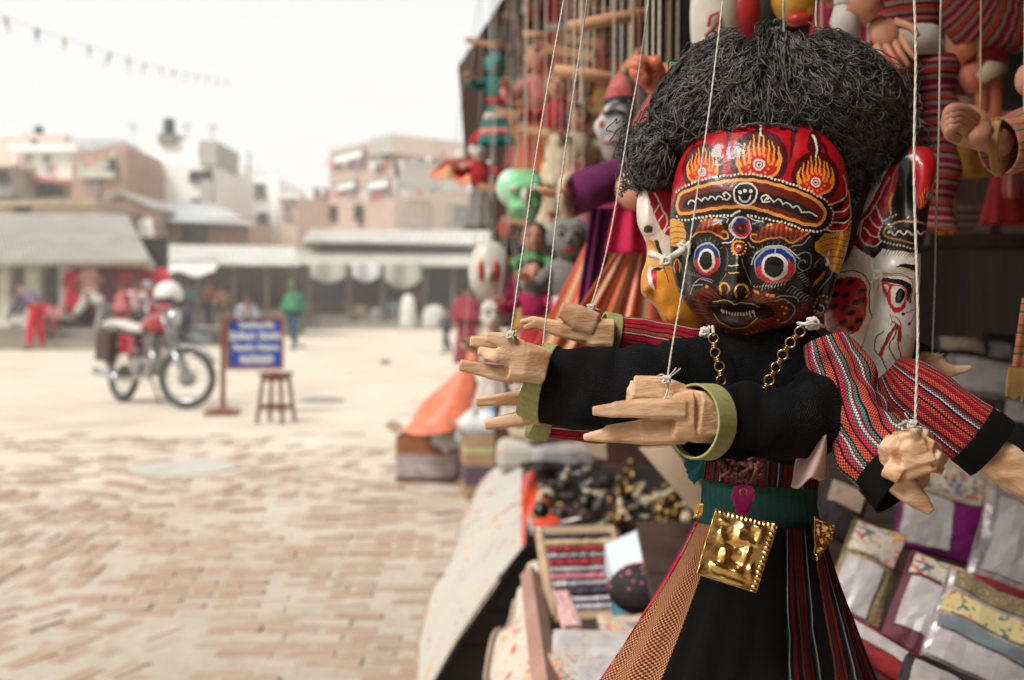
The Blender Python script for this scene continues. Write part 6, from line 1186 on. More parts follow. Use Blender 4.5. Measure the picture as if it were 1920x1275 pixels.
# shelf, paper signs and ochre cloth on the back wall
sh = thing('wall_shelf', 'dim rose brown shelf ledge on the back wall behind the thin right string', 'shelf', P(1830, 450, 2.2)); q = MB(); q.prism([P(1725, 450, 2.2), P(1960, 456, 2.2), P(1960, 380, 2.2), P(1725, 376, 2.2)], (0, .03, 0)); q.build('ledge_board', mat('rose_board', (120, 84, 80), (98, 66, 64), scale=6), sh); q = MB(); q.box(P(1840, 455, 2.3), (.3, .25, .02)); q.build('ledge', DWOOD, sh)
for (a, b_, c_, e, lb) in ((1768, 384, 1858, 440, 'dim pinkish paper notice with grey lines on the back wall'), (1880, 372, 1960, 440, 'second dim notice partly cut by the right frame edge')):
    r_ = thing('paper_notice', lb, 'notice', P(a, e, 2.19)); q = MB(); q.prism([P(a, e, 2.19), P(c_, e, 2.19), P(c_, b_, 2.19), P(a, b_, 2.19)], (0, .004, 0)); q.build('paper', mat('old_paper', (150, 120, 116), (136, 106, 102), scale=4), r_)
    for k in range(3): q = MB(); y_ = b_ + 12 + k * 15; q.prism([P(a + 12, y_ + 5, 2.187), P(c_ - 14 - 8 * k, y_ + 5, 2.187), P(c_ - 14 - 8 * k, y_, 2.187), P(a + 12, y_, 2.187)], (0, .001, 0)); q.build('printed_line', DKC, r_)
q = MB(); q.grid(lambda v, u: P(1752 + 34 * u + 4 * math.sin(v * 9), 120 + 320 * v, 1.7 + .01 * math.sin(u * 12)), 30, 10); solo(q, 'ochre_scarf', YLD, 'long ochre scarf hanging left of the pink fist', 'scarf', smooth=True, solid=.003)
q = MB(); q.grid(lambda v, u: P(1880 + 30 * u, 40 + 330 * v, 1.9 + .01 * math.sin(u * 9)), 20, 8); solo(q, 'ochre_scarf', PKD, 'dull pink scarf in the shade right of the wooden limbs', 'scarf', smooth=True, solid=.003)
# ================================================================ the large puppet in front
D0 = 0.80; S = D0 / F
hero = thing('string_puppet', 'large hanging puppet with glossy black face, red crown and wild black hair', 'puppet', P(1420, 1275, D0))
CORD = mat('white_cord', (214, 208, 196), (176, 168, 154), scale=900, bump=.5, bscale=1500, rough=.8)
CORDT = mat('tan_cord', (190, 166, 134), (150, 128, 100), scale=900, rough=.8)
# ---- painter: colours on the mask's own surface, worked out in its own flat coordinates
class Paint:
    def __init__(s, x, y, base):
        s.x = x; s.y = y; s.c = np.tile(lin(base), (len(x), 1))
    def put(s, idx, a, col): s.c[idx] = s.c[idx] * (1 - a[:, None]) + lin(col) * a[:, None]
    def box(s, x0, x1, y0, y1): return np.nonzero((s.x > x0) & (s.x < x1) & (s.y > y0) & (s.y < y1))[0]
    def poly(s, pts, col, smooth=False, a=1.0):
        if smooth: pts = catmull(pts, 6, True)
        pts = np.array(pts, float); i = s.box(pts[:, 0].min() - 2, pts[:, 0].max() + 2, pts[:, 1].min() - 2, pts[:, 1].max() + 2)
        if not len(i): return
        x, y = s.x[i], s.y[i]; ins = np.zeros(len(i), bool); n = len(pts)
        for k in range(n):
            x1, y1 = pts[k]; x2, y2 = pts[(k + 1) % n]
            if y1 == y2: continue
            c = ((y1 > y) != (y2 > y)) & (x < (x2 - x1) * (y - y1) / (y2 - y1) + x1); ins ^= c
        s.put(i[ins], np.full(ins.sum(), a), col)
    def line(s, pts, w, col, smooth=True, w2=None, closed=False, soft=1.6, a=1.0):
        if smooth: pts = catmull(pts, 6, closed)
        pts = np.array(pts, float)
        if closed: pts = np.vstack([pts, pts[:1]])
        W = max(w, w2 or 0); i = s.box(pts[:, 0].min() - W, pts[:, 0].max() + W, pts[:, 1].min() - W, pts[:, 1].max() + W)
        if not len(i): return
        x, y = s.x[i], s.y[i]; best = np.full(len(i), 1e9); n = len(pts) - 1
        for k in range(n):
            ax, ay = pts[k]; bx_, by = pts[k + 1]; dx, dy = bx_ - ax, by - ay; l2 = dx * dx + dy * dy + 1e-9
            t = np.clip(((x - ax) * dx + (y - ay) * dy) / l2, 0, 1); d = np.hypot(x - ax - t * dx, y - ay - t * dy)
            ww = w if w2 is None else w + (w2 - w) * (k + t) / n
            best = np.minimum(best, d - ww / 2)
        al = np.clip(.5 - best / soft, 0, 1) * a; m_ = al > 0; s.put(i[m_], al[m_], col)
    def dot(s, x, y, r, col, ry=None, rot=0, soft=1.6, a=1.0):
        ry = ry or r; i = s.box(x - max(r, ry) - 2, x + max(r, ry) + 2, y - max(r, ry) - 2, y + max(r, ry) + 2)
        if not len(i): return
        dx, dy = s.x[i] - x, s.y[i] - y; c, sn = math.cos(rot), math.sin(rot)
        u = (dx * c + dy * sn) / r; v = (-dx * sn + dy * c) / ry; q = np.hypot(u, v); al = np.clip(.5 - (q - 1) * min(r, ry) / soft, 0, 1) * a; m_ = al > 0; s.put(i[m_], al[m_], col)
    def dots(s, pts, step, r, col):
        pts = np.array(catmull(pts, 10), float); L = np.r_[0, np.cumsum(np.hypot(*np.diff(pts, axis=0).T))]
        for t in np.arange(0, L[-1], step):
            s.dot(np.interp(t, L, pts[:, 0]), np.interp(t, L, pts[:, 1]), r * random.uniform(.85, 1.15), col)
def mask_mesh(name, outline, ctr, dep, D, height, feats, painter, m, parent, nr=150, nt=820, pw=2.6, back=.05, x0y0sc=(0, 0, 1), step=6):
    """a carved, domed shell: outline in the mask's own plane, relief height towards its front, closed behind"""
    O = P(ctr[0], ctr[1], D); nrm = (Vector((0, 0, CH)) - O).normalized(); rgt = Vector((0, 0, 1)).cross(nrm).normalized(); up = nrm.cross(rgt)
    s_ = D / F; ol = np.array(catmull(outline, step, True)); ang = np.arctan2(ol[:, 1] - ctr[1], ol[:, 0] - ctr[0]); rad = np.hypot(ol[:, 0] - ctr[0], ol[:, 1] - ctr[1])
    o_ = np.argsort(ang); ang, rad = ang[o_], rad[o_]; ang = np.r_[ang - 2 * math.pi, ang, ang + 2 * math.pi]; rad = np.r_[rad, rad, rad]
    th = np.linspace(-math.pi, math.pi, nt, endpoint=False); rr = np.interp(th, ang, rad)
    rs_ = np.concatenate([[.002], np.linspace(0, 1, nr)[1:] ** .85])
    Rg, T = np.meshgrid(rs_, np.arange(nt), indexing='ij'); px = ctr[0] + Rg * rr[T] * np.cos(th[T]); py = ctr[1] + Rg * rr[T] * np.sin(th[T])
    h = height * np.power(np.clip(1 - Rg ** pw, 0, 1), .5)
    zx = (px - x0y0sc[0]) * x0y0sc[2]; zy = (py - x0y0sc[1]) * x0y0sc[2]
    for (fx, fy, sx, sy, amp, rot) in feats:
        dx, dy = zx - fx, zy - fy; c, sn = math.cos(R(rot)), math.sin(R(rot)); u = (dx * c + dy * sn) / sx; v = (-dx * sn + dy * c) / sy
        h = h + amp * np.exp(-(u * u + v * v)) * np.clip((1 - Rg) * 8, 0, 1)
    a = (px - ctr[0]) * s_; b = -(py - ctr[1]) * s_; hh = h * s_
    co = np.array(O)[None, None] + a[..., None] * np.array(rgt) + b[..., None] * np.array(up) + hh[..., None] * np.array(nrm)
    rings = [co.reshape(-1, 3)]; base = co[-1]; cc = np.array(O)
    nb = 8
    for k in range(1, nb + 1):
        t = k / nb * math.pi / 2; rings.append(cc + (base - cc) * math.cos(t) * .999 - np.array(nrm) * back * math.sin(t))
    V = np.vstack(rings); NR = nr + nb
    i = np.arange(NR - 1)[:, None] * nt; j = np.arange(nt)[None]; j2 = (j + 1) % nt
    q = np.stack([i + j, i + nt + j, i + nt + j2, i + j2], -1).reshape(-1, 4)
    me = bpy.data.meshes.new(name); w = wl(parent); V2 = V - np.array(w)
    me.vertices.add(len(V2)); me.vertices.foreach_set('co', V2.ravel()); me.loops.add(q.size); me.loops.foreach_set('vertex_index', q.ravel().astype(np.int32))
    me.polygons.add(len(q)); me.polygons.foreach_set('loop_start', np.arange(0, q.size, 4, dtype=np.int32)); me.polygons.foreach_set('use_smooth', np.ones(len(q), bool)); me.update(calc_edges=True); me.validate()
    X_, Y_ = zx.ravel(), zy.ravel()        # the painter's hand wavers a little
    pn = Paint(X_ + 1.8 * np.sin(Y_ * .09 + X_ * .021) + 1.0 * np.sin(Y_ * .31 + 2 + X_ * .07), Y_ + 1.8 * np.sin(X_ * .083 + 1) + 1.0 * np.sin(X_ * .29 + Y_ * .05), (16, 13, 14)); painter(pn)
    rc = random.Random(len(outline))
    for _ in range(150):
        q_ = rc.randrange(len(X_)); pn.dot(X_[q_], Y_[q_], rc.uniform(1.5, 4.5), rc.choice([(120, 104, 90), (60, 44, 36), (150, 134, 116)]), rc.uniform(1, 3), rc.uniform(0, 3), a=rc.uniform(.25, .7))
    colr = np.ones((len(V2), 4), np.float32); colr[:, :3] = lin((60, 40, 30)); colr[:pn.c.shape[0], :3] = pn.c
    at = me.color_attributes.new('Col', 'FLOAT_COLOR', 'POINT'); at.data.foreach_set('color', colr.ravel())
    me.materials.append(m); o = bpy.data.objects.new(name, me); COL.objects.link(o); o.parent = parent; WL[o.name] = w.copy(); return o
LACQ = paint_mat('painted_lacquer', .28, .22, .35, 110)
RED = (168, 14, 26); DRED = (66, 8, 14); YEL = (220, 142, 44); WHT = (214, 206, 192); BRN_ = (94, 32, 14); ORG = (176, 62, 20)
def flame(p, cx, cy, w, h):
    p.dot(cx, cy + h * .02, w * .72, DRED, h * .72); p.line([(cx, cy - h * .4), (cx, cy - h * .85)], w * .34, DRED, w2=w * .1)
    p.dot(cx, cy + h * .12, w * .44, (190, 30, 24), h * .40)
    for k in range(-4, 5):          # tongues rise from the rim, each its own brush stroke
        x0 = cx + k * w * .115; top = cy - h * (.60 - .085 * abs(k)) - (h * .05 if k % 2 else 0); bot = cy + h * (.02 + .035 * abs(k)) - h * .16 * (abs(k) < 2)
        p.line([(x0 * .96 + cx * .04, bot), (x0 + k * w * .012, (top + bot) / 2), (x0 - (3 if k % 2 else -3), top)], w * .066, YEL, w2=w * .03)
    for s_ in (-1, 1): p.line([(cx + s_ * w * .50, cy - h * .12), (cx + s_ * w * .53, cy + h * .1), (cx + s_ * w * .40, cy + h * .36), (cx + s_ * w * .06, cy + h * .52)], w * .075, YEL)
    for k in range(13):
        a = 2 * math.pi * k / 13; p.dot(cx + math.cos(a) * w * .27, cy + h * .14 + math.sin(a) * h * .24, w * .034, YEL)
    p.dot(cx, cy + h * .14, w * .15, WHT); p.dot(cx, cy + h * .14, w * .10, (170, 40, 36)); p.dot(cx, cy + h * .14, w * .07, WHT); p.dot(cx, cy + h * .14, w * .035, (20, 16, 18))
def paint_front(p):
    rnd = random.Random(5)
    p.poly([(-60, 700), (-60, -20), (1100, -20), (1100, 350), (940, 360), (885, 580), (860, 510), (800, 460), (700, 415), (560, 365), (440, 340), (330, 345), (200, 360), (100, 390), (40, 425), (20, 470)], RED)
    p.poly([(865, 505), (905, 440), (950, 345), (1010, 400), (1030, 560), (990, 650), (870, 655)], RED)
    p.poly([(880, 520), (930, 500), (960, 440), (975, 470), (930, 540), (885, 560)], (40, 8, 10)); p.poly([(885, 600), (985, 560), (985, 590), (900, 640)], (40, 8, 10))
    for a in ([(862, 512), (930, 490), (968, 440), (950, 350)], [(875, 552), (945, 545), (988, 500), (975, 430)], [(880, 606), (950, 607), (992, 575), (985, 510)], [(835, 638), (900, 655), (960, 645), (990, 600)]): p.line(a, 8, WHT)
    for (x0, y0, x1, y1, w) in ((330, 10, 325, 262, 44), (690, 40, 655, 280, 46), (560, 20, 545, 60, 30), (150, 110, 110, 210, 20), (840, 180, 880, 330, 26)): p.line([(x0, y0), ((x0 + x1) / 2 + 4, (y0 + y1) / 2), (x1, y1)], w, DRED, w2=6)
    p.dot(792, 180, 38, DRED, 80)
    flame(p, 188, 290, 160, 190); flame(p, 494, 255, 215, 235); flame(p, 795, 360, 180, 200)
    p.line([(499, 25), (506, 124)], 15, WHT, w2=8); p.line([(785, 130), (802, 180), (798, 248)], 16, WHT, w2=8)
    band = [(40, 425), (100, 392), (200, 362), (330, 346), (440, 341), (560, 366), (700, 415), (800, 462), (865, 512), (888, 580), (850, 642), (790, 656), (720, 642), (650, 612), (520, 582), (430, 562), (350, 562), (230, 564), (130, 577), (60, 580), (38, 550)]
    p.poly(band, (22, 14, 14), True)
    inner = [(48, 470), (66, 436), (150, 406), (300, 377), (430, 370), (540, 387), (700, 440), (800, 492), (842, 545), (835, 592), (800, 618), (740, 614), (640, 580), (500, 532), (420, 517), (300, 517), (150, 537), (70, 545), (45, 518)]
    p.poly(inner, (98, 26, 18), True)
    p.poly([(76, 505), (110, 462), (200, 440), (300, 428), (430, 432), (530, 444), (690, 494), (780, 545), (806, 584), (780, 598), (690, 562), (600, 528), (480, 500), (300, 495), (120, 520)], (18, 13, 14), True)
    p.line(inner, 17, (222, 146, 62), closed=True)
    p.dots([(40, 420), (100, 390), (200, 358), (330, 343), (440, 338), (560, 363), (700, 412), (800, 459), (866, 508), (890, 578), (852, 640), (790, 655), (720, 641), (650, 611), (520, 581), (430, 561)], 20, 6.4, WHT)
    p.dots([(350, 561), (230, 563), (130, 577), (60, 580), (38, 545)], 20, 6.4, WHT)
    def scallop(pts, n, w, amp):
        pts = np.array(catmull(pts, 10), float); L = np.r_[0, np.cumsum(np.hypot(*np.diff(pts, axis=0).T))]; out = []
        for k in range(n * 6 + 1):
            t = L[-1] * k / (n * 6); ph = (k % 6) / 6; out.append((np.interp(t, L, pts[:, 0]), np.interp(t, L, pts[:, 1]) - amp * math.sin(math.pi * ph)))
        p.line(out, w, WHT, smooth=False)
    scallop([(110, 492), (200, 478), (300, 470)], 5, 7, 18); p.line([(300, 472), (325, 476), (340, 455), (322, 438), (306, 446), (312, 458)], 8, WHT)
    scallop([(520, 488), (600, 500), (720, 548)], 4, 7, 20); p.line([(720, 548), (760, 552), (800, 572)], 7, WHT); p.line([(548, 492), (515, 492), (508, 468), (528, 456), (548, 466), (538, 478)], 8, WHT)
    p.dot(422, 447, 66, WHT); p.dot(422, 447, 57, (20, 16, 18))
    for (x, y) in ((394, 438), (420, 428), (450, 434)): p.dot(x, y, 10, WHT)
    p.line([(390, 462), (402, 482), (425, 488), (446, 476), (450, 460)], 9, WHT)
    # third eye and mark
    p.line([(300, 570), (330, 578), (322, 600)], 6, (170, 170, 168)); p.dot(398, 628, 56, (176, 176, 180), 62); p.dot(400, 628, 46, (24, 40, 96), 52); p.dot(402, 640, 44, (172, 24, 42), 40); p.dot(398, 632, 34, (80, 10, 18)); p.dot(396, 634, 24, (20, 14, 16)); p.dot(396, 632, 8, (190, 20, 34))
    p.line([(352, 560), (372, 548), (392, 540)], 12, WHT); p.line([(372, 572), (338, 612), (345, 650), (368, 676), (344, 706), (300, 712)], 7, WHT); p.line([(428, 574), (446, 620), (436, 668)], 8, (196, 40, 70))
    p.line([(440, 572), (470, 590), (500, 592), (520, 600)], 5, WHT); p.line([(462, 612), (490, 600), (520, 590)], 4, (160, 160, 160))
    for k in range(14):
        a = 2 * math.pi * k / 14; p.dot(386 + 40 * math.cos(a), 738 + 40 * math.sin(a), 5, YEL)
    p.line([(400, 704), (362, 708), (356, 745), (372, 768)], 11, YEL); p.dot(386, 738, 22, (150, 60, 30)); p.dot(386, 736, 12, WHT); p.dot(386, 744, 10, (180, 36, 30))
    # brows
    lb = [(150, 650), (185, 598), (240, 574), (282, 602), (320, 650), (290, 672), (240, 650), (190, 648)]; rb = [(466, 668), (520, 626), (600, 606), (680, 640), (756, 660), (700, 708), (672, 706), (620, 684), (540, 684), (480, 692)]
    for b_ in (lb, rb): p.poly(b_, (124, 44, 20), True)
    for k in range(9): p.line([(170 + k * 15, 650 - k * 1), (196 + k * 12, 584 - k * 1 + max(0, k - 4) * 9)], 4, (190, 80, 36) if k % 2 else (70, 16, 10))
    for k in range(18): x = 490 + k * 13; p.line([(x, 682 + max(0, k - 8) * 2), (x + 8, 626 - min(k, 6) * 2 + max(0, k - 9) * 6)], 5, (200, 70, 40) if k % 2 else (80, 14, 10))
    for (x, y) in ((186, 588), (206, 580), (240, 572), (266, 578), (290, 606)): p.dot(x, y, 7, YEL)
    for (x, y) in ((540, 618), (558, 612), (600, 604), (642, 632), (660, 640), (720, 650)): p.dot(x, y, 7, YEL)
    p.line([(132, 676), (168, 650), (230, 648), (280, 670), (306, 690), (328, 680), (322, 652), (300, 650)], 10, (214, 132, 52)); p.line([(480, 668), (456, 668), (456, 694), (484, 706), (560, 686), (620, 688), (672, 714), (712, 690), (758, 660)], 10, (214, 132, 52))
    p.line([(668, 732), (720, 722), (768, 680)], 6, (150, 150, 148)); p.line([(436, 706), (448, 728), (470, 740)], 6, (140, 140, 150))
    # eyes
    for (cx, cy, rx, ry, w) in ((580, 838, 108, 96, 1.0), (214, 802, 72, 86, .7)):
        p.dot(cx, cy - 4, rx * 1.03, (150, 158, 166), ry * 1.08); p.dot(cx, cy + 3, rx * .97, (14, 12, 14), ry * 1.02)
        p.dot(cx, cy, rx * .92, (22, 48, 120), ry * .96)
        p.poly([(cx - rx * .93, cy + 8), (cx - rx * .6, cy - 5), (cx, cy + 10), (cx + rx * .65, cy - 20), (cx + rx * .95, cy - 2), (cx + rx * .8, cy + ry * .6), (cx + rx * .3, cy + ry * .95), (cx - rx * .4, cy + ry * .92), (cx - rx * .8, cy + ry * .55)], (196, 34, 40), True)
        p.dot(cx - rx * .02, cy + 4, rx * .66, WHT, ry * .76); p.dot(cx - rx * .06, cy + 4, rx * .49, (20, 14, 14), ry * .6); p.dot(cx - rx * .06, cy + 4, rx * .3, (8, 7, 8), ry * .38)
    p.line([(456, 830), (476, 772), (530, 738), (590, 728), (650, 746), (706, 800)], 6, (176, 184, 190)); p.line([(580, 740), (578, 770)], 5, (180, 190, 200)); p.line([(648, 800), (664, 850), (652, 890)], 7, (200, 60, 90))
    p.line([(686, 800), (716, 770), (752, 768), (772, 800), (764, 846), (730, 864), (702, 848), (708, 816), (732, 806), (744, 824)], 6, (112, 118, 122))
    p.line([(318, 860), (330, 780), (318, 740)], 5, (90, 90, 92))
    # nose
    for y, x0, x1 in ((833, 334, 386), (872, 332, 388)): p.line([(x0, y), (x1, y)], 6, (206, 176, 90))
    p.line([(292, 990), (284, 952), (300, 932), (326, 938), (334, 966), (324, 988)], 11, (212, 150, 60)); p.line([(374, 1004), (370, 962), (384, 940), (412, 936), (434, 956), (438, 990), (424, 1004)], 11, (212, 170, 60))
    p.dot(308, 962, 14, (10, 8, 8), 20); p.dot(404, 970, 18, (12, 10, 10), 24)
    # beard and mouth
    p.poly([(132, 1000), (170, 968), (206, 950), (262, 984), (300, 1010), (370, 1036), (430, 1004), (480, 972), (566, 992), (620, 1030), (662, 1078), (646, 1120), (690, 1090), (740, 1040), (764, 1050), (750, 1100), (700, 1150), (620, 1180), (560, 1190), (480, 1225), (400, 1232), (320, 1228), (240, 1180), (180, 1120)], BRN_, True)
    for k in range(90):
        a = R(-200 + k * 4.2); c0 = (385, 1080); r0 = 150 + rnd.uniform(-10, 10); r1 = 235 + rnd.uniform(-25, 20)
        p.line([(c0[0] + r0 * math.cos(a) * 1.05, c0[1] - r0 * math.sin(a) * .62 * -1), (c0[0] + r1 * math.cos(a + .06) * 1.1, c0[1] + r1 * math.sin(a + .06) * .62)], 4, (150, 58, 24) if k % 2 else (52, 16, 8), w2=2)
    p.poly([(214, 1050), (250, 1018), (310, 1012), (370, 1034), (440, 1024), (510, 1040), (566, 1074), (574, 1108), (540, 1128), (470, 1140), (430, 1180), (370, 1196), (310, 1172), (250, 1110)], (30, 9, 6), True)
    p.line([(530, 1060), (556, 1090), (530, 1116), (500, 1100)], 10, (62, 20, 14)); p.line([(232, 1046), (216, 1080), (244, 1104)], 10, (62, 20, 14))
    p.poly([(290, 1070), (340, 1092), (400, 1106), (472, 1098), (450, 1140), (372, 1150), (310, 1120)], (64, 16, 12), True)
    p.line([(244, 1036), (300, 1026), (345, 1032), (366, 1048), (400, 1038), (450, 1044), (496, 1064)], 5, (190, 160, 60)); p.line([(244, 1108), (290, 1160), (350, 1186), (400, 1186), (450, 1164), (484, 1128)], 5, (190, 160, 60))
    for k in range(11): x = 300 + k * 16; y = 1086 + 14 * math.sin(k / 10 * math.pi); p.line([(x, y), (x + 2, y + 13)], 8, WHT)
    for (x, y) in ((290, 1080), (446, 1096), (468, 1090)): p.line([(x, y), (x + 4, y + 28)], 9, WHT, w2=3)
    # cheek hair and whiskers
    for k in range(16):
        x = 508 + k * 17; y = 975 - 4 * k * (k < 8) + max(0, k - 7) * 9 - 28; p.line([(x, y + 22), (x + 20, y - 8 + (k - 6) * 1.5), (x + 34, y - 12 + (k - 4) * 2)], 5, (128, 128, 126), w2=2)
    for k in range(9): p.line([(735 - k * 4, 1010 + k * 20), (764 - k * 5, 1006 + k * 22)], 4, (138, 96, 70), w2=2)
    p.line([(578, 1030), (624, 1022), (664, 1040), (684, 1070), (682, 1110), (640, 1150), (610, 1160)], 5, (150, 152, 150)); p.line([(590, 1008), (640, 1000), (690, 1014), (712, 1036)], 5, (150, 152, 150))
    for (x, y) in ((620, 1064), (630, 1100), (640, 1070), (600, 1140), (650, 1036)): p.dot(x, y, 7, YEL)
    for (x, y) in ((540, 996), (560, 1000), (572, 998), (214, 950), (474, 976), (486, 982)): p.dot(x, y, 9, (214, 140, 60))
    for k in range(14): p.line([(108 + k * 9, 884 + k * 2), (96 + k * 12, 856 + k * 5)], 4, (140, 140, 136), w2=2)
    p.line([(130, 950), (170, 910), (210, 916), (240, 930)], 5, (160, 160, 156)); p.line([(112, 1000), (140, 950), (190, 940)], 5, (140, 140, 136))
    p.line([(60, 820), (80, 900), (120, 960)], 4, (120, 120, 118))
    for k in range(10): p.line([(262 + k * 22, 1206 + 12 * math.sin(k / 9 * 3.14)), (256 + k * 24, 1222 + 16 * math.sin(k / 9 * 3.14))], 4, (120, 70, 30))
    p.line([(302, 1226), (312, 1216), (322, 1228), (312, 1240), (300, 1232)], 6, WHT); p.line([(336, 1232), (356, 1228), (376, 1240), (366, 1252), (352, 1244)], 6, WHT)
    for (x, y) in ((272, 1216), (430, 1222), (456, 1214), (484, 1206), (240, 1192), (250, 1202)): p.dot(x, y, 6, YEL)
    for k in range(12): a = R(200 + k * 13); p.line([(580 + 128 * math.cos(a), 838 + 118 * math.sin(a)), (580 + 146 * math.cos(a + .05), 838 + 134 * math.sin(a + .05))], 3.4, (150, 124, 70), w2=2)
    for k in range(9): a = R(205 + k * 15); p.line([(214 + 90 * math.cos(a), 802 + 106 * math.sin(a)), (214 + 104 * math.cos(a), 802 + 120 * math.sin(a))], 3.2, (150, 124, 70), w2=2)
    p.line([(404, 800), (420, 850), (440, 900), (452, 940)], 3.5, (150, 130, 90)); p.line([(318, 880), (300, 910), (286, 930)], 3.5, (150, 130, 90))
    for k in range(7): p.line([(700 + k * 8, 880 + k * 12), (728 + k * 7, 868 + k * 12)], 3.4, (140, 140, 136), w2=2)
    for k in range(8): p.dot(470 + k * 15, 952 - 6 * math.sin(k * .4), 3.6, (206, 176, 110))
    # ears
    yel = (206, 148, 48)
    p.poly([(842, 668), (900, 664), (1040, 620), (1040, 780), (960, 880), (926, 900), (880, 862), (850, 800), (796, 760), (790, 716)], yel)
    for k, y in enumerate((700, 730, 762, 800, 840)): p.line([(812 + k * 10, y + 14), (880, y - 8), (940, y + 2), (990, y + 12)], 5, (120, 44, 20))
    for k in range(8): p.dot(840 + k * 16, 690 - (k % 3), 4, (90, 34, 20))
    p.line([(920, 740), (934, 760), (926, 790), (950, 800), (960, 770), (975, 790)], 6, (130, 50, 24)); p.dot(970, 664, 24, (150, 70, 30)); p.dot(970, 664, 17, yel)
    for k in range(7): p.line([(800 + k * 9, 920 - k * 8), (784 + k * 9, 960 - k * 8)], 5, YEL, w2=3)
    p.line([(812, 985), (870, 920), (896, 860), (880, 820)], 5, (140, 142, 140)); p.line([(790, 850), (800, 820), (830, 800)], 5, (130, 132, 130))
    for k in range(16):
        a = 2 * math.pi * k / 16; p.dot(846 + 52 * math.cos(a), 1070 + 58 * math.sin(a), 6, (200, 150, 50))
    p.line([(824, 1060), (852, 1080), (836, 1110), (812, 1098)], 8, (170, 172, 170)); p.dot(862, 1044, 10, (160, 160, 160)); p.line([(880, 1050), (872, 1080), (890, 1092)], 6, (170, 172, 170))
    p.poly([(-20, 580), (30, 570), (80, 600), (96, 650), (92, 724), (20, 728), (-20, 720)], yel)
    for y in (620, 650, 684, 712): p.line([(0, y + 8), (40, y - 6), (92, y + 6)], 5, (124, 46, 20))
    p.line([(24, 876), (20, 830), (38, 798), (56, 836), (50, 872)], 6, YEL); p.line([(36, 820), (38, 860)], 5, (180, 60, 30))
    for k in range(5): p.dot(22 + 14 * (k % 3), 990 + 12 * k, 5, (190, 150, 60))
    p.line([(0, 880), (16, 940), (60, 980)], 4, (150, 150, 146)); p.line([(50, 1090), (70, 1130), (100, 1150)], 5, (150, 150, 146))
    for k in range(12): p.dot(40 + (k % 4) * 14, 1010 + (k // 4) * 30 + (k % 2) * 8, 4, (170, 150, 120))
face_ol = [(1430, 225), (1480, 228), (1520, 243), (1550, 268), (1572, 300), (1583, 335), (1587, 370), (1590, 410), (1586, 450), (1576, 490), (1562, 530), (1552, 566), (1540, 590), (1515, 604), (1480, 622), (1430, 634), (1390, 636), (1355, 626), (1328, 608), (1302, 588), (1280, 560), (1266, 525), (1259, 480), (1257, 430), (1259, 385), (1264, 340), (1276, 300), (1296, 268), (1325, 245), (1372, 229)]
# relief: (x, y, spread x, spread y, height, turn) in the painting's own units
ff = [(375, 900, 46, 120, 26, 4), (372, 975, 62, 40, 15, 0), (306, 975, 26, 24, 8, 0), (412, 980, 28, 26, 8, 0), (580, 838, 100, 86, 9, 0), (214, 802, 66, 78, 8, 0), (600, 650, 150, 30, 8, 8), (235, 620, 90, 28, 8, -8),
      (430, 448, 420, 70, 7, 5), (560, 1010, 90, 60, 10, 0), (200, 1000, 70, 60, 9, 0), (380, 1050, 150, 26, 7, 0), (380, 1110, 120, 26, -7, 0), (370, 1180, 130, 40, 10, 0), (870, 880, 60, 300, -22, 8), (60, 880, 46, 280, -22, -4), (800, 1010, 50, 130, -12, 0),
      (960, 560, 60, 120, -12, 0), (700, 940, 40, 60, -4, 0), (494, 250, 100, 110, 3, 0), (330, 130, 30, 110, -3, 0), (672, 150, 30, 110, -3, 0)]
face = mask_mesh('painted_mask', face_ol, (1422, 440), 0, D0 + .004, 106, ff, paint_front, LACQ, hero, nr=210, nt=1000, x0y0sc=(1260, 220, 3.035), back=.07)
face['label'] = 'glossy black front face with staring eyes under a red crown'
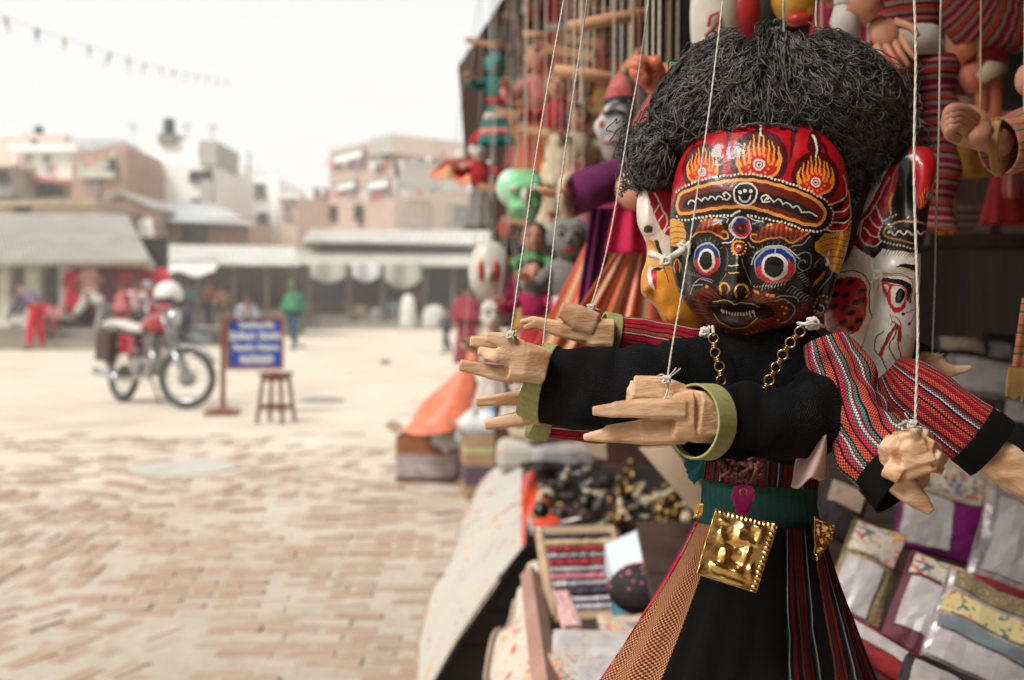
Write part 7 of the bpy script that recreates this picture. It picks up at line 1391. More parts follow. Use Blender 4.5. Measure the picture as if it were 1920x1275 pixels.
# ---- white side face (right)
def paint_white(p):
    sc = 2.6
    def T(pts): return [(x, y) for x, y in pts]
    p.c[:] = lin((226, 218, 208))
    p.poly([(380, -20), (620, -20), (620, 380), (480, 540), (300, 515), (255, 560), (150, 480), (130, 420), (230, 320), (330, 120)], (18, 12, 14))
    p.poly([(420, 20), (470, 0), (560, 40), (552, 170), (520, 260), (470, 330), (440, 240), (430, 120)], (176, 18, 32), True)
    p.poly([(150, 400), (230, 320), (330, 130), (370, 120), (360, 220), (320, 330), (300, 400), (270, 480), (200, 500), (150, 460)], (160, 16, 34), True)
    p.line([(180, 440), (200, 380), (250, 330), (330, 170)], 7, WHT); p.line([(330, 170), (300, 230), (250, 320)], 18, (200, 90, 90), w2=4, a=.7)
    p.line([(212, 370), (195, 430), (215, 485), (260, 500), (290, 480)], 8, WHT); p.line([(240, 360), (265, 400), (300, 420)], 7, WHT); p.line([(268, 300), (285, 350), (306, 390)], 7, WHT); p.line([(214, 410), (250, 450), (290, 455)], 7, WHT)
    p.line([(340, 250), (332, 320), (345, 360)], 14, YEL, w2=6)
    for k in range(7): p.line([(475 + k * 9, 320 - k * 10), (470 + k * 10, 230 - k * 6 + abs(k - 3) * 12)], 6, YEL, w2=3)
    p.dot(506, 268, 22, (150, 30, 20)); p.dot(508, 262, 12, WHT); p.dot(508, 262, 6, (30, 16, 18)); p.line([(538, 40), (552, 120), (535, 190), (520, 250)], 5, YEL)
    p.poly([(290, 440), (300, 390), (345, 350), (420, 356), (500, 380), (510, 440), (480, 520), (420, 500), (300, 480)], (20, 14, 16), True)
    p.line([(500, 396), (420, 384), (346, 392), (312, 420), (310, 452), (350, 466), (460, 494)], 8, (196, 138, 50)); p.dots([(360, 352), (310, 380), (286, 430), (290, 474), (360, 494), (450, 518)], 15, 5, WHT)
    sc_ = []
    for k in range(25): sc_.append((325 + k * 7.4, 444 - 9 * math.sin(k * 1.2) - 4))
    p.line(sc_, 7, WHT)
    for k in range(12): p.line([(318 + k * 14, 516 + k * 1.5), (306 + k * 13, 545 + k)], 4, (112, 20, 40), w2=2)
    # cheek flap
    p.poly([(84, 662), (120, 648), (200, 655), (226, 700), (228, 790), (206, 880), (150, 930), (70, 935), (20, 900), (10, 820), (40, 740)], (184, 24, 26), True)
    for (x, y) in ((92, 676), (152, 674), (80, 734), (132, 734), (200, 714), (72, 792), (126, 796), (176, 770), (48, 850), (116, 866), (188, 856), (70, 900), (198, 760), (160, 820), (150, 900)): p.dot(x, y, 22, (22, 12, 12), 13, rot=-.5)
    p.line([(76, 626), (170, 618), (215, 640), (240, 690), (238, 780), (250, 848)], 6, (96, 16, 30))
    # brow and eye
    p.poly([(356, 602), (400, 586), (452, 596), (462, 640), (430, 612), (390, 604)], (16, 13, 14), True); p.line([(372, 612), (420, 612), (462, 632)], 5, YEL)
    p.poly([(286, 656), (340, 654), (400, 668), (432, 690), (430, 770), (412, 760), (400, 700), (340, 676), (300, 676)], (16, 13, 14), True); p.line([(290, 642), (360, 640), (420, 656), (438, 690), (420, 766)], 6, (190, 140, 50)); p.line([(296, 634), (380, 634), (436, 660)], 4, (110, 20, 40))
    p.poly([(292, 676), (340, 680), (398, 700), (408, 760), (390, 810), (352, 818), (324, 770)], (190, 22, 26), True); p.poly([(350, 690), (395, 706), (400, 760), (376, 794), (346, 780), (336, 730)], WHT, True); p.poly([(300, 682), (330, 690), (324, 722)], WHT); p.dot(378, 740, 22, (16, 14, 16), 36, rot=.2); p.dot(376, 740, 10, (60, 60, 66), 20)
    for (x0, y0, x1, y1) in ((394, 826, 455, 800), (420, 872, 460, 810)):
        for k in range(9): p.dot(x0 + (x1 - x0) * k / 8, y0 + (y1 - y0) * k / 8, 3.2, (30, 14, 20))
        p.dot(x0, y0, 8, (18, 14, 18))
    p.line([(452, 790), (448, 740), (456, 720)], 5, (120, 30, 40))
    # nostril, mouth, chin
    p.line([(332, 826), (344, 850), (336, 876)], 4, (96, 20, 34)); p.line([(346, 832), (372, 850), (384, 900), (380, 960)], 5, (90, 16, 30))
    p.line([(290, 1022), (320, 950), (356, 890), (378, 900), (372, 950)], 17, (176, 44, 26)); p.line([(300, 985), (330, 920), (358, 872)], 5, (90, 16, 24)); p.line([(346, 860), (366, 880), (358, 920), (330, 970), (350, 1030), (388, 1066), (376, 1000), (366, 940)], 6, (84, 12, 26))
    p.line([(306, 910), (272, 936), (262, 990), (300, 1050), (318, 1110), (300, 1155), (230, 1140), (160, 1120)], 6, (96, 14, 40))
    p.poly([(150, 1120), (230, 1160), (310, 1190), (400, 1180), (420, 1300), (150, 1300)], (184, 60, 30), True)
    for k in range(16): p.line([(190 + k * 15, 1175 + 10 * math.sin(k * .25)), (186 + k * 15, 1240)], 4, (128, 32, 20))
    for k in range(60):
        x, y = random.uniform(200, 440), random.uniform(880, 1180); p.dot(x, y, random.uniform(1, 5), (150, 138, 124), a=.35)
ol = [(1688, 284), (1712, 276), (1738, 284), (1750, 312), (1744, 360), (1736, 400), (1732, 440), (1724, 470), (1722, 520), (1718, 570), (1714, 630), (1703, 690), (1692, 728), (1672, 748), (1645, 754), (1622, 745), (1604, 725), (1598, 706), (1610, 680), (1606, 655), (1585, 630), (1558, 622), (1549, 600), (1552, 550), (1562, 505), (1580, 485), (1596, 455), (1604, 410), (1630, 360), (1660, 315)]
wf = [(380, 740, 40, 50, 6, 0), (340, 930, 60, 110, 14, 0), (120, 800, 110, 130, 10, 0), (250, 720, 24, 200, -12, 0), (300, 1150, 100, 60, 10, 0), (260, 560, 60, 60, -14, 0), (400, 440, 130, 50, 8, 0), (500, 150, 50, 140, 10, 0), (350, 600, 100, 30, 6, 0), (200, 1010, 60, 60, -8, 0), (400, 260, 40, 120, -12, 0)]
LACQW = paint_mat('painted_gesso', .3, .45, .35, 110)
o = mask_mesh('painted_mask', ol, (1660, 520), 0, D0 + .045, 46, wf, paint_white, LACQW, hero, nr=130, nt=760, x0y0sc=(1540, 270, 2.6), back=.05, pw=2.2)
o['label'] = 'white side face with red spotted cheek and a single painted eye'
# ---- yellow side face (left)
def paint_yellow(p):
    p.c[:] = lin((206, 132, 34))
    p.poly([(40, -10), (420, -10), (400, 640), (270, 640), (250, 560), (200, 480), (120, 470), (50, 440), (40, 300)], (214, 196, 180), True)
    p.poly([(150, 60), (250, 20), (380, 60), (350, 400), (280, 420), (200, 260)], (166, 20, 40), True)
    p.line([(205, 100), (240, 170), (270, 240), (300, 290), (296, 360), (262, 410)], 12, WHT); p.line([(235, 200), (206, 250)], 10, WHT); p.line([(272, 270), (236, 325)], 10, WHT); p.line([(320, 370), (286, 400), (270, 450)], 10, WHT)
    p.poly([(120, 370), (150, 355), (190, 370), (180, 412), (130, 410)], (60, 50, 48), True); p.line([(110, 430), (160, 440), (210, 420)], 10, (196, 130, 50))
    p.poly([(200, 470), (230, 470), (270, 590), (240, 590)], (40, 40, 42)); p.line([(258, 640), (290, 720), (316, 800)], 7, (50, 36, 24))
    p.poly([(150, 470), (250, 600), (270, 680), (160, 690), (140, 600)], (214, 160, 90), True)
    p.poly([(150, 700), (176, 680), (220, 684), (272, 700), (260, 712), (200, 706), (176, 760), (214, 860), (170, 830), (146, 760)], (214, 206, 196), True)
    p.poly([(186, 690), (230, 684), (268, 694), (240, 712), (200, 710)], (12, 12, 14)); p.poly([(176, 712), (220, 716), (216, 860), (196, 820)], (180, 26, 34), True)
    p.line([(100, 900), (104, 872), (130, 872), (150, 905), (146, 936), (124, 920)], 8, (112, 34, 14)); p.line([(184, 996), (220, 1010), (250, 1060), (280, 1110), (290, 1150)], 12, (112, 26, 14), w2=6); p.line([(270, 1110), (300, 1170), (370, 1230), (430, 1250)], 6, (130, 50, 14))
    for k in range(50): p.dot(random.uniform(200, 520), random.uniform(950, 1240), random.uniform(3, 12), (160, 90, 22), a=.25)
ol = [(1198, 365), (1215, 350), (1240, 345), (1262, 352), (1290, 380), (1300, 450), (1306, 520), (1322, 590), (1322, 622), (1296, 636), (1272, 630), (1256, 616), (1243, 600), (1226, 572), (1208, 556), (1202, 545), (1203, 515), (1211, 490), (1213, 462), (1205, 440), (1196, 420), (1194, 390)]
yf = [(130, 340, 70, 120, 12, 0), (140, 860, 50, 70, 10, 0), (200, 720, 60, 50, -6, 0), (320, 1100, 100, 100, 14, 0), (260, 930, 60, 80, 8, 0)]
o = mask_mesh('painted_mask', ol, (1258, 490), 0, D0 + .05, 40, yf, paint_yellow, LACQ, hero, nr=100, nt=560, x0y0sc=(1180, 340, 4.25), back=.05, pw=2.2)
o['label'] = 'yellow side face in profile with pale forehead'
# wooden head core behind the masks
WOODC = mat('head_core', (40, 26, 20), scale=40)
mb = MB(); mb.ball(P(1455, 360, D0 + .075), (.075, .055, .095), 24, 16); mb.build('head_core', WOODC, hero, smooth=True)
# cord knots
mb = MB()
def cordknot(q, c, r, n=26, seed=0, rad=.0012):
    rr_ = random.Random(seed); pts = []; c = Vector(c)
    for i in range(n): a = i * 1.7; pts.append(c + Vector((math.cos(a) * r, math.sin(a * .73) * r * .6, math.sin(a + i * .3) * r)) * rr_.uniform(.6, 1.1))
    q.tube([Vector(v) for v in catmull(pts, 4)], rad, 6)
mb = MB(); cordknot(mb, P(1541, 482, D0 - .022), .0052, 26, 1); cordknot(mb, P(1542, 470, D0 - .02), .004, 14, 2); mb.build('cord_knot', CORD, hero, smooth=True)
mb = MB(); cordknot(mb, P(1283, 466, D0 - .016), .0045, 20, 3); mb.tube([P(1285, 466, D0 - .02), P(1272, 474, D0 - .018), P(1262, 480, D0 - .005)], .0024, 8); mb.tube([P(1262, 480, D0 - .005), P(1250, 492, D0), P(1238, 482, D0 + .002), P(1220, 476, D0 + .01)], [.0022, .003, .0022, .003], 8); cordknot(mb, P(1250, 488, D0 - .002), .004, 20, 5); mb.build('cord_knot', CORD, hero, smooth=True)
mb = MB(); cordknot(mb, P(1644, 516, D0 + .02), .004, 24, 8); mb.tube([P(1644, 520, D0 + .022), P(1642, 540, D0 + .03)], .002, 6); mb.build('cord_knot', CORD, hero, smooth=True)
mb = MB(); cordknot(mb, P(1524, 606, D0 - .04), .0042, 26, 9); mb.tube([P(1496, 606, D0 - .038), P(1510, 608, D0 - .045), P(1524, 606, D0 - .045), P(1546, 612, D0 - .04)], .0012, 6); mb.tube([P(1500, 612, D0 - .04), P(1512, 606, D0 - .045), P(1530, 600, D0 - .045)], .0011, 6); mb.build('cord_knot', CORD, hero, smooth=True)
mb = MB(); cordknot(mb, P(1322, 622, D0 - .01), .0035, 20, 10); mb.build('cord_knot', CORD, hero, smooth=True)
# ---- hair: a mop of crinkled black wool
HAIRW = mat('wool_yarn', (112, 108, 102), (36, 34, 33), rough=.85, scale=160, bump=.0, sheen=.0, spec=.2, lo=.35, hi=.68)
mb = MB()
def lump(px, py, d, rx, ry, rz): mb.ball(P(px, py, d), (rx * S, rz, ry * S), 28, 18)
lump(1468, 200, D0 + .058, 196, 136, .058); lump(1335, 222, D0 + .062, 100, 86, .046); lump(1236, 296, D0 + .064, 44, 52, .032); lump(1646, 282, D0 + .096, 48, 110, .038); lump(1602, 198, D0 + .062, 84, 82, .044); lump(1594, 320, D0 + .072, 24, 88, .026)
mb.build('hair_cap', mat('wool_base', (16, 15, 15), (8, 8, 8), scale=100), hero, smooth=True)
def hair_curves():
    rh = random.Random(21); pts = []; sizes = []
    lobes = [((1468, 196), (214, 150), .066, .055, 5600), ((1335, 218), (112, 98), .055, .058, 1500), ((1232, 292), (54, 64), .04, .06, 1300), ((1648, 285), (56, 120), .045, .092, 1700), ((1606, 196), (94, 92), .05, .058, 1200), ((1594, 322), (28, 96), .03, .066, 500)]
    for (c, rr_, dz, dd, n) in lobes:
        k = 0
        while k < n:
            th = rh.uniform(0, 2 * math.pi); q0 = math.sqrt(rh.uniform(0, 1)) * 1.0
            x0, y0 = c[0] + q0 * math.cos(th) * rr_[0], c[1] + q0 * math.sin(th) * rr_[1]
            if 1282 < x0 < 1585 and y0 > 218 + (x0 - 1428) ** 2 / 420: k += 1; continue
            fx, fy = x0 - 1450, (y0 - 40) * .8 + 20
            fl = math.atan2(fy, fx) + rh.gauss(0, .42)
            m_ = rh.randint(6, 16); cl_len = rh.uniform(60, 170); curl = rh.gauss(0, 1.3); wa = rh.uniform(.8, 5); wf_ = rh.uniform(.4, 1.0); spread = rh.uniform(3, 7)
            for q in range(m_):
                L_ = cl_len * rh.uniform(.6, 1.1); nP = 18; x, y = x0 + rh.gauss(0, spread), y0 + rh.gauss(0, spread); ang_ = fl + rh.gauss(0, .11); lift0 = rh.uniform(-.003, .006) + (.008 if rh.random() < .1 else 0); P0 = rh.uniform(0, 6.28)
                endc = rh.choice([-1, 1]) * rh.uniform(1.5, 5.0) if rh.random() < .6 else 0
                for i in range(nP):
                    t = i / (nP - 1); a_ = ang_ + curl * t * .9 + endc * max(0, t - .6) * 2.8; stp = L_ / (nP - 1)
                    u = (x - c[0]) / rr_[0]; v = (y - c[1]) / rr_[1]; r1 = math.hypot(u, v)
                    if r1 > .93 and (k % 14 or t > .4):          # yarn at the rim falls round the mop instead of standing out
                        na = math.atan2(v / rr_[1], u / rr_[0]); tg = na + math.pi / 2 if math.cos(a_ - na - math.pi / 2) > 0 else na - math.pi / 2; w_ = min(1, (r1 - .93) * 6)
                        a_ = math.atan2(math.sin(a_) * (1 - w_) + math.sin(tg) * w_ - .35 * w_ * math.sin(na), math.cos(a_) * (1 - w_) + math.cos(tg) * w_ - .35 * w_ * math.cos(na))
                    x += math.cos(a_) * stp; y += math.sin(a_) * stp
                    w = wa * math.sin(i * wf_ * 2.0 + P0) * (.3 + t)
                    xx = x - math.sin(a_) * w * .6; yy = y + math.cos(a_) * w * .6
                    if 1296 < xx < 1572 and yy > 232 + (xx - 1428) ** 2 / 400: yy = 232 + (xx - 1428) ** 2 / 400 + rh.uniform(-3, 3)
                    r2 = ((xx - c[0]) / rr_[0]) ** 2 + ((yy - c[1]) / rr_[1]) ** 2
                    zz = dz * math.sqrt(max(0, 1 - min(r2, 1)))
                    lift = lift0 + .003 * math.sin(t * 3.14) + .0016 * math.sin(i * .5 + P0 * 2)
                    pts.append(P(xx, yy, D0 + dd - zz - lift))
                sizes.append(nP); k += 1
    for (cx, cy) in ((1425, 52), (1454, 44), (1182, 340), (1694, 190), (1440, 48), (1192, 350), (1700, 205)):      # a few stray loops
        for q in range(5):
            a0 = rh.uniform(0, 6.28); r_ = rh.uniform(5, 11)
            for i in range(14): a = a0 + i * .5; pts.append(P(cx + rh.uniform(-1, 1) + r_ * math.cos(a) * (1 - i * .03) + q * 3, cy + r_ * math.sin(a) + q, D0 + .045 + i * .0006))
            sizes.append(14)
    return pts, sizes
hp_, hs_ = hair_curves()
hc = bpy.data.hair_curves.new('hair'); hc.add_curves(hs_)
w = hero.location
hc.attributes['position'].data.foreach_set('vector', np.array([(p.x - w.x, p.y - w.y, p.z - w.z) for p in hp_], np.float32).ravel())
ra = hc.attributes.get('radius') or hc.attributes.new('radius', 'FLOAT', 'POINT')
rv = []
rh = random.Random(4)
for n_ in hs_:
    r_ = rh.uniform(.0003, .0006)
    rv += [r_ * (1 if i < n_ - 2 else .7) for i in range(n_)]
ra.data.foreach_set('value', rv); hc.materials.append(HAIRW)
ho = bpy.data.objects.new('hair', hc); COL.objects.link(ho); ho.parent = hero; WL[ho.name] = w.copy(); ho['label'] = 'wild mop of crinkled black wool yarn'
# ================================================================ body and clothes
BLKW = weave_mat('black_weave', [(3, (17, 17, 19)), (3, (18, 18, 19))], pitch=.0019, dark=.8, bump=1.0, second=(8, 8, 9))
GRNF = weave_mat('green_felt', [(3, (168, 166, 112)), (3, (162, 160, 106))], pitch=.0012, dark=.4, bump=.7, second=(112, 108, 62))
TEALF = weave_mat('teal_cloth', [(3, (38, 78, 72)), (3, (34, 70, 66))], pitch=.0009, dark=.3, bump=.5, second=(24, 50, 48))
STR = weave_mat('striped_weave', [(3.4, (160, 24, 62)), (1.2, (212, 96, 56)), (2.4, (196, 74, 48)), (1.0, (26, 20, 26)), (1.8, (150, 22, 60)), (1.0, (60, 122, 106)), (1.0, (210, 200, 190)), (1.3, (24, 20, 26)), (2.6, (172, 34, 66)), (1.8, (206, 92, 60)), (1.2, (26, 20, 24)), (2.6, (200, 80, 50))], pitch=.0021, dark=.85, second=(34, 14, 22), lh=(.36, .6))
STRG = weave_mat('striped_weave_teal', [(2.4, (200, 92, 70)), (1.2, (24, 22, 28)), (2.0, (70, 136, 118)), (1.2, (160, 26, 68)), (1.6, (214, 204, 194)), (1.3, (60, 120, 108)), (3.0, (196, 52, 72)), (1.4, (26, 22, 28)), (2.8, (206, 86, 58))], pitch=.0023, dark=.85, second=(40, 18, 30), lh=(.38, .64))
STRR = weave_mat('striped_weave_red', [(3.6, (176, 26, 48)), (1.3, (70, 14, 30)), (2.6, (190, 40, 50)), (1.0, (28, 16, 22)), (2.0, (150, 90, 60)), (1.4, (160, 22, 44)), (1.0, (200, 190, 180)), (1.0, (30, 20, 24))], pitch=.0018, dark=.6, second=(60, 10, 20))
ORGW = weave_mat('orange_dotted_weave', [(2, (196, 148, 98)), (2, (184, 134, 86))], pitch=.0027, dark=1.0, bump=.9, second=(92, 28, 36), lh=(.42, .66))
MAGW = weave_mat('magenta_edge_weave', [(1.6, (170, 26, 84)), (.8, (30, 24, 60)), (2.2, (190, 40, 60)), (.8, (196, 150, 130)), (1.4, (120, 20, 90))], pitch=.0019, axis='V', dark=.5, second=(60, 10, 40))
DRKS = weave_mat('dark_striped_weave', [(3.4, (104, 22, 26)), (1.2, (26, 18, 20)), (2.4, (116, 34, 24)), (3.0, (20, 17, 19)), (1.0, (30, 62, 58)), (.8, (150, 144, 134)), (2.0, (20, 18, 20)), (2.2, (100, 18, 34)), (2.6, (24, 16, 18)), (1.2, (120, 44, 24)), (1.6, (22, 50, 46))], pitch=.0019, dark=.7, second=(12, 8, 9))
BLKF = weave_mat('black_felt', [(3, (10, 10, 10)), (3, (12, 11, 11))], pitch=.001, dark=.4, second=(8, 8, 8))
def sleeve(name, rings, m, parent, n=56, thick=.0016, fold=.0015, seed=0, ratio=.8, label=None, fuzz=0, voff=0):
    """rings: (px, py, depth, half width in px)"""
    pts = catmull([np.array([*P(a, b, d), w * d / F]) for a, b, d, w in rings], 10)
    ctr_ = [Vector(p[:3]) for p in pts]; rad = [float(p[3]) for p in pts]
    q = MB(); m0 = len(ctr_); vs_ = []; uvs = []; fs = []; Lacc = 0; rs_ = random.Random(seed); ph = [rs_.uniform(0, 6.28) for _ in range(6)]
    viewd = Vector((0, 1, 0))
    for i, p in enumerate(ctr_):
        t = (ctr_[min(i + 1, m0 - 1)] - ctr_[max(i - 1, 0)]).normalized()
        b_ = (viewd - t * viewd.dot(t)).normalized(); a = b_.cross(t)
        if i: Lacc += (p - ctr_[i - 1]).length
        for j in range(n + 1):
            th = 2 * math.pi * j / n; rr = rad[i]
            f_ = fold * min(1, Lacc / .03) * (math.sin(3 * th + ph[0] + Lacc * 60) * .6 + math.sin(5 * th + ph[1] - Lacc * 110) * .4 + math.sin(2 * th + ph[2] + Lacc * 170) * .7 * math.sin(Lacc * 90 + ph[3]))
            r1 = rr + f_
            vs_.append(p + a * math.cos(th) * r1 + b_ * math.sin(th) * r1 * ratio); uvs.append((Lacc, voff + th * sum(rad) / m0))
    for i in range(m0 - 1):
        for j in range(n): fs.append((i * (n + 1) + j, i * (n + 1) + j + 1, (i + 1) * (n + 1) + j + 1, (i + 1) * (n + 1) + j))
    q.add(vs_, fs, uvs); o = q.build(name, m, parent, smooth=True, solid=thick, soff=0)
    if label: o['label'] = label
    return o
# torso
TOR = [(1424, 585, D0 + .01, 60), (1426, 622, D0 + .01, 92), (1430, 655, D0 + .008, 118), (1432, 700, D0 + .006, 124), (1432, 760, D0 + .006, 120), (1430, 820, D0 + .008, 112), (1428, 862, D0 + .01, 107)]
sleeve('black_shirt', TOR, BLKW, hero, ratio=.42, fold=.0016, seed=3)
sleeve('striped_waistband', [(1428, 852, D0 + .01, 106), (1426, 880, D0 + .01, 106), (1424, 905, D0 + .01, 107)], DRKS, hero, ratio=.44, fold=.0008, seed=5)
WB = [(1424, 868, D0 + .012, 104), (1424, 900, D0 + .012, 106), (1424, 950, D0 + .012, 108), (1426, 992, D0 + .012, 112)]
sleeve('teal_sash', WB, TEALF, hero, ratio=.42, fold=.0007, seed=6)
# skirt
def cone(name, m, u0, u1, off, t0=0.0, parent=hero, nu=70, label=None, swap=False, solid=.0012):
    q = MB()
    def hw(t): return 112 + 150 * t + 40 * t * t
    def cxs(t): return 1424 - 14 * t
    def fn(v, u):
        t = t0 + (1 - t0) * v; th = R(180) + R(180) * (u0 + (u1 - u0) * u)     # 0 left rim .. 1 right rim, through the front
        h = hw(t) * (1 + .02 * math.sin(9 * th + 1) * t + .012 * math.sin(17 * th) * t) ; py = 975 + 300 * t
        c = P(cxs(t), py, D0 + .012); r = h * S + off
        return c + Vector((math.cos(th) * r, math.sin(th) * r * .5, 0))
    q.grid(fn, 60, nu, (lambda v, u: (v * .13, (u0 + (u1 - u0) * u) * .16)))
    # beyond the frame the cloth goes on to its hem
    o = q.build(name, m, parent, smooth=True, solid=solid, soff=0)
    if label: o['label'] = label
    return o
_cone_scale = 1.35
q = MB()
def skirt_grid(name, m, u0, u1, off, label=None, nu=60, te=1.42, rag=None):
    q = MB()
    def fn(v, u):
        t = te * v; s_ = u0(t) + (u1(t) - u0(t)) * u; th = R(180) + R(180) * s_
        h = (112 + 108 * t + 26 * t * t) * (1 + (.045 * math.sin(9 * th + 1) + .022 * math.sin(21 * th + .5)) * min(1, t * 1.6)); py = 978 + 300 * t
        c = P(1424 - 40 * t, py, D0 + .012); r = h * S + off
        return c + Vector((math.cos(th) * r, math.sin(th) * r * .55, 0))
    q.grid(fn, 70, nu, (lambda v, u: (v * te * .115, (u0(.8) + (u1(.8) - u0(.8)) * u) * .2)))
    o = q.build(name, m, hero, smooth=True, solid=.0011, soff=0)
    if label: o['label'] = label
    return o
skirt_grid('skirt', BLKF, lambda t: -.04, lambda t: 2.0, 0, 'plain black front of the long skirt', nu=140)
skirt_grid('skirt_panel', ORGW, lambda t: -.06, lambda t: .235 + .015 * t, .0016, 'tan orange dotted weave panel at the left of the skirt')
skirt_grid('panel_border', MAGW, lambda t: -.10, lambda t: .03 - .10 * t, .0030, 'magenta striped border of the left skirt panel', nu=20)
skirt_grid('skirt_panel', DRKS, lambda t: .60 - .02 * t, lambda t: .715 - .02 * t, .0018, 'narrow striped band with a white dotted line', nu=24)
skirt_grid('skirt_panel', DRKS, lambda t: .77 - .05 * t, lambda t: 1.06, .0018, 'dark red striped panel at the right of the skirt', nu=50)
# arms
A1 = [(1010, 716, .803, 68), (1040, 724, .7995, 71), (1090, 732, .796, 74), (1150, 738, .793, 77), (1190, 733, .792, 88), (1230, 728, .795, 88), (1290, 722, .80, 84), (1360, 715, .806, 76)]
sleeve('black_sleeve', A1, BLKW, hero, ratio=.75, fold=.0026, seed=11, label='black sleeve reaching left')
sleeve('green_cuff', [(1000, 711, .8045, 71), (1012, 716, .803, 72), (1032, 721, .8005, 74)], GRNF, hero, ratio=.78, fold=.0, seed=11, thick=.002)
A2 = [(1312, 790, .7285, 64), (1332, 791, .736, 66), (1356, 792, .743, 67), (1400, 793, .75, 66), (1470, 790, .757, 66), (1520, 778, .766, 72), (1550, 745, .775, 66), (1548, 704, .786, 46), (1528, 676, .80, 32)]
sleeve('black_sleeve', A2, BLKW, hero, ratio=.85, fold=.0026, seed=12, label='black sleeve bent forward in front of the chest')
sleeve('green_cuff', [(1300, 790, .7245, 69), (1312, 790, .7285, 69), (1330, 791, .7352, 70)], GRNF, hero, ratio=.88, fold=.0, seed=12, thick=.0016)
A3 = [(1146, 626, .835, 34), (1180, 630, .838, 34), (1230, 640, .842, 38), (1300, 660, .846, 48)]
sleeve('striped_sleeve', A3, STRR, hero, ratio=.8, fold=.001, seed=13, label='thin red striped sleeve behind the upper left hand')
sleeve('green_cuff', [(1128, 622, .834, 36), (1142, 625, .835, 37), (1158, 628, .836, 37)], GRNF, hero, ratio=.8, fold=.0006, seed=14, thick=.0018)
A4 = [(1020, 774, .83, 46), (1060, 782, .832, 40), (1120, 790, .836, 36), (1220, 792, .84, 40)]
sleeve('striped_sleeve', A4, STRR, hero, ratio=.8, fold=.001, seed=15, label='red striped sleeve half hidden under the black sleeve')
sleeve('green_cuff', [(1000, 770, .828, 50), (1014, 774, .829, 50), (1030, 776, .83, 48)], GRNF, hero, ratio=.8, fold=.0012, seed=16, thick=.0018)
A5 = [(1548, 640, .79, 42), (1572, 700, .78, 58), (1590, 760, .77, 66), (1618, 812, .758, 66), (1660, 858, .745, 70), (1690, 884, .738, 72)]
sleeve('striped_sleeve', A5, STRG, hero, ratio=.75, fold=.0034, seed=17, label='multicoloured striped sleeve hanging to the lower right hand')
sleeve('black_cuff', [(1662, 862, .744, 70), (1684, 884, .738, 76), (1704, 902, .733, 80)], BLKF, hero, ratio=.8, fold=.001, seed=18, thick=.002)
A6 = [(1668, 690, .83, 30), (1700, 720, .826, 52), (1740, 752, .82, 60), (1790, 790, .813, 60), (1838, 822, .808, 60)]
sleeve('striped_sleeve', A6, STR, hero, ratio=.7, fold=.001, seed=19, label='red and orange striped sleeve pointing down right')
sleeve('black_cuff', [(1822, 812, .808, 61), (1844, 828, .806, 62), (1860, 840, .805, 62)], BLKF, hero, ratio=.72, fold=.0008, seed=20, thick=.002)
A7 = [(1690, 650, .87, 26), (1716, 668, .872, 26), (1744, 680, .874, 26)]
sleeve('teal_cuff', A7, TEALF, hero, ratio=.8, fold=.0006, seed=23, label='small teal cuff behind the white face')
# white ribbon at the side
mb = MB(); mb.grid(lambda u, v: P(1500 + 50 * u + 18 * v * (u - .3) - 12 * v, 835 + 78 * v - 20 * u + 6 * math.sin(u * 9) * v, D0 - .046 + .01 * math.sin(u * 5 + v * 2)), 16, 12); mb.build('ribbon', mat('pale_ribbon', (190, 160, 150), (160, 130, 122), scale=30), hero, solid=.0008, smooth=True)
# ---- carved hands
WOOD = mat('carved_wood', (210, 174, 138), (168, 122, 84), rough=.62, scale=90, bump=.9, bscale=240, bdist=.0014, stretch=(.3, 1, 1), lo=.36, hi=.6)
def carve(name, blocks, label, fn, dep, tilt=0, lathe=None, vox=.0011, zs=None):
    """blocks: A(x,y,dz) -> B(x,y,dz), half height and half depth at each end, all in carving units; cut square, then cleaned to one solid"""
    q = MB()
    for (A, B, ha, ta, hb, tb) in blocks:
        ax_, ay = fn(A[0], A[1]); bx_, by = fn(B[0], B[1]); k = zs
        a = P(ax_, ay, dep + A[2] * k * S); b = P(bx_, by, dep + B[2] * k * S); t = (b - a).normalized(); dv = (Vector((0, 1, 0)) - t * t.y).normalized(); up = dv.cross(t)
        vs_ = []
        for (c, h_, t_) in ((a, ha * k * S, ta * k * S), (b, hb * k * S, tb * k * S)):
            ch = .35
            for (x, y) in ((1, 1 - ch), (1 - ch, 1), (-1 + ch, 1), (-1, 1 - ch), (-1, -1 + ch), (-1 + ch, -1), (1 - ch, -1), (1, -1 + ch)): vs_.append(c + up * h_ * x + dv * t_ * y)
        q.add(vs_, [tuple(range(8)), tuple(range(15, 7, -1))] + [(i, 8 + i, 8 + (i + 1) % 8, (i + 1) % 8) for i in range(8)])
    o = q.build(name, WOOD, hero, smooth=False)
    rm = o.modifiers.new('remesh', 'REMESH'); rm.mode = 'VOXEL'; rm.voxel_size = vox; rm.use_smooth_shade = True
    sm = o.modifiers.new('smooth', 'SMOOTH'); sm.factor = .5; sm.iterations = 1
    if label: o['label'] = label
    return o
z2 = lambda x, y: (840 + x / 2.667, 520 + y / 2.667); k2 = 1 / 2.667
z3 = lambda x, y: (1440 + x / 2.898, 560 + y / 2.898); k3 = 1 / 2.898
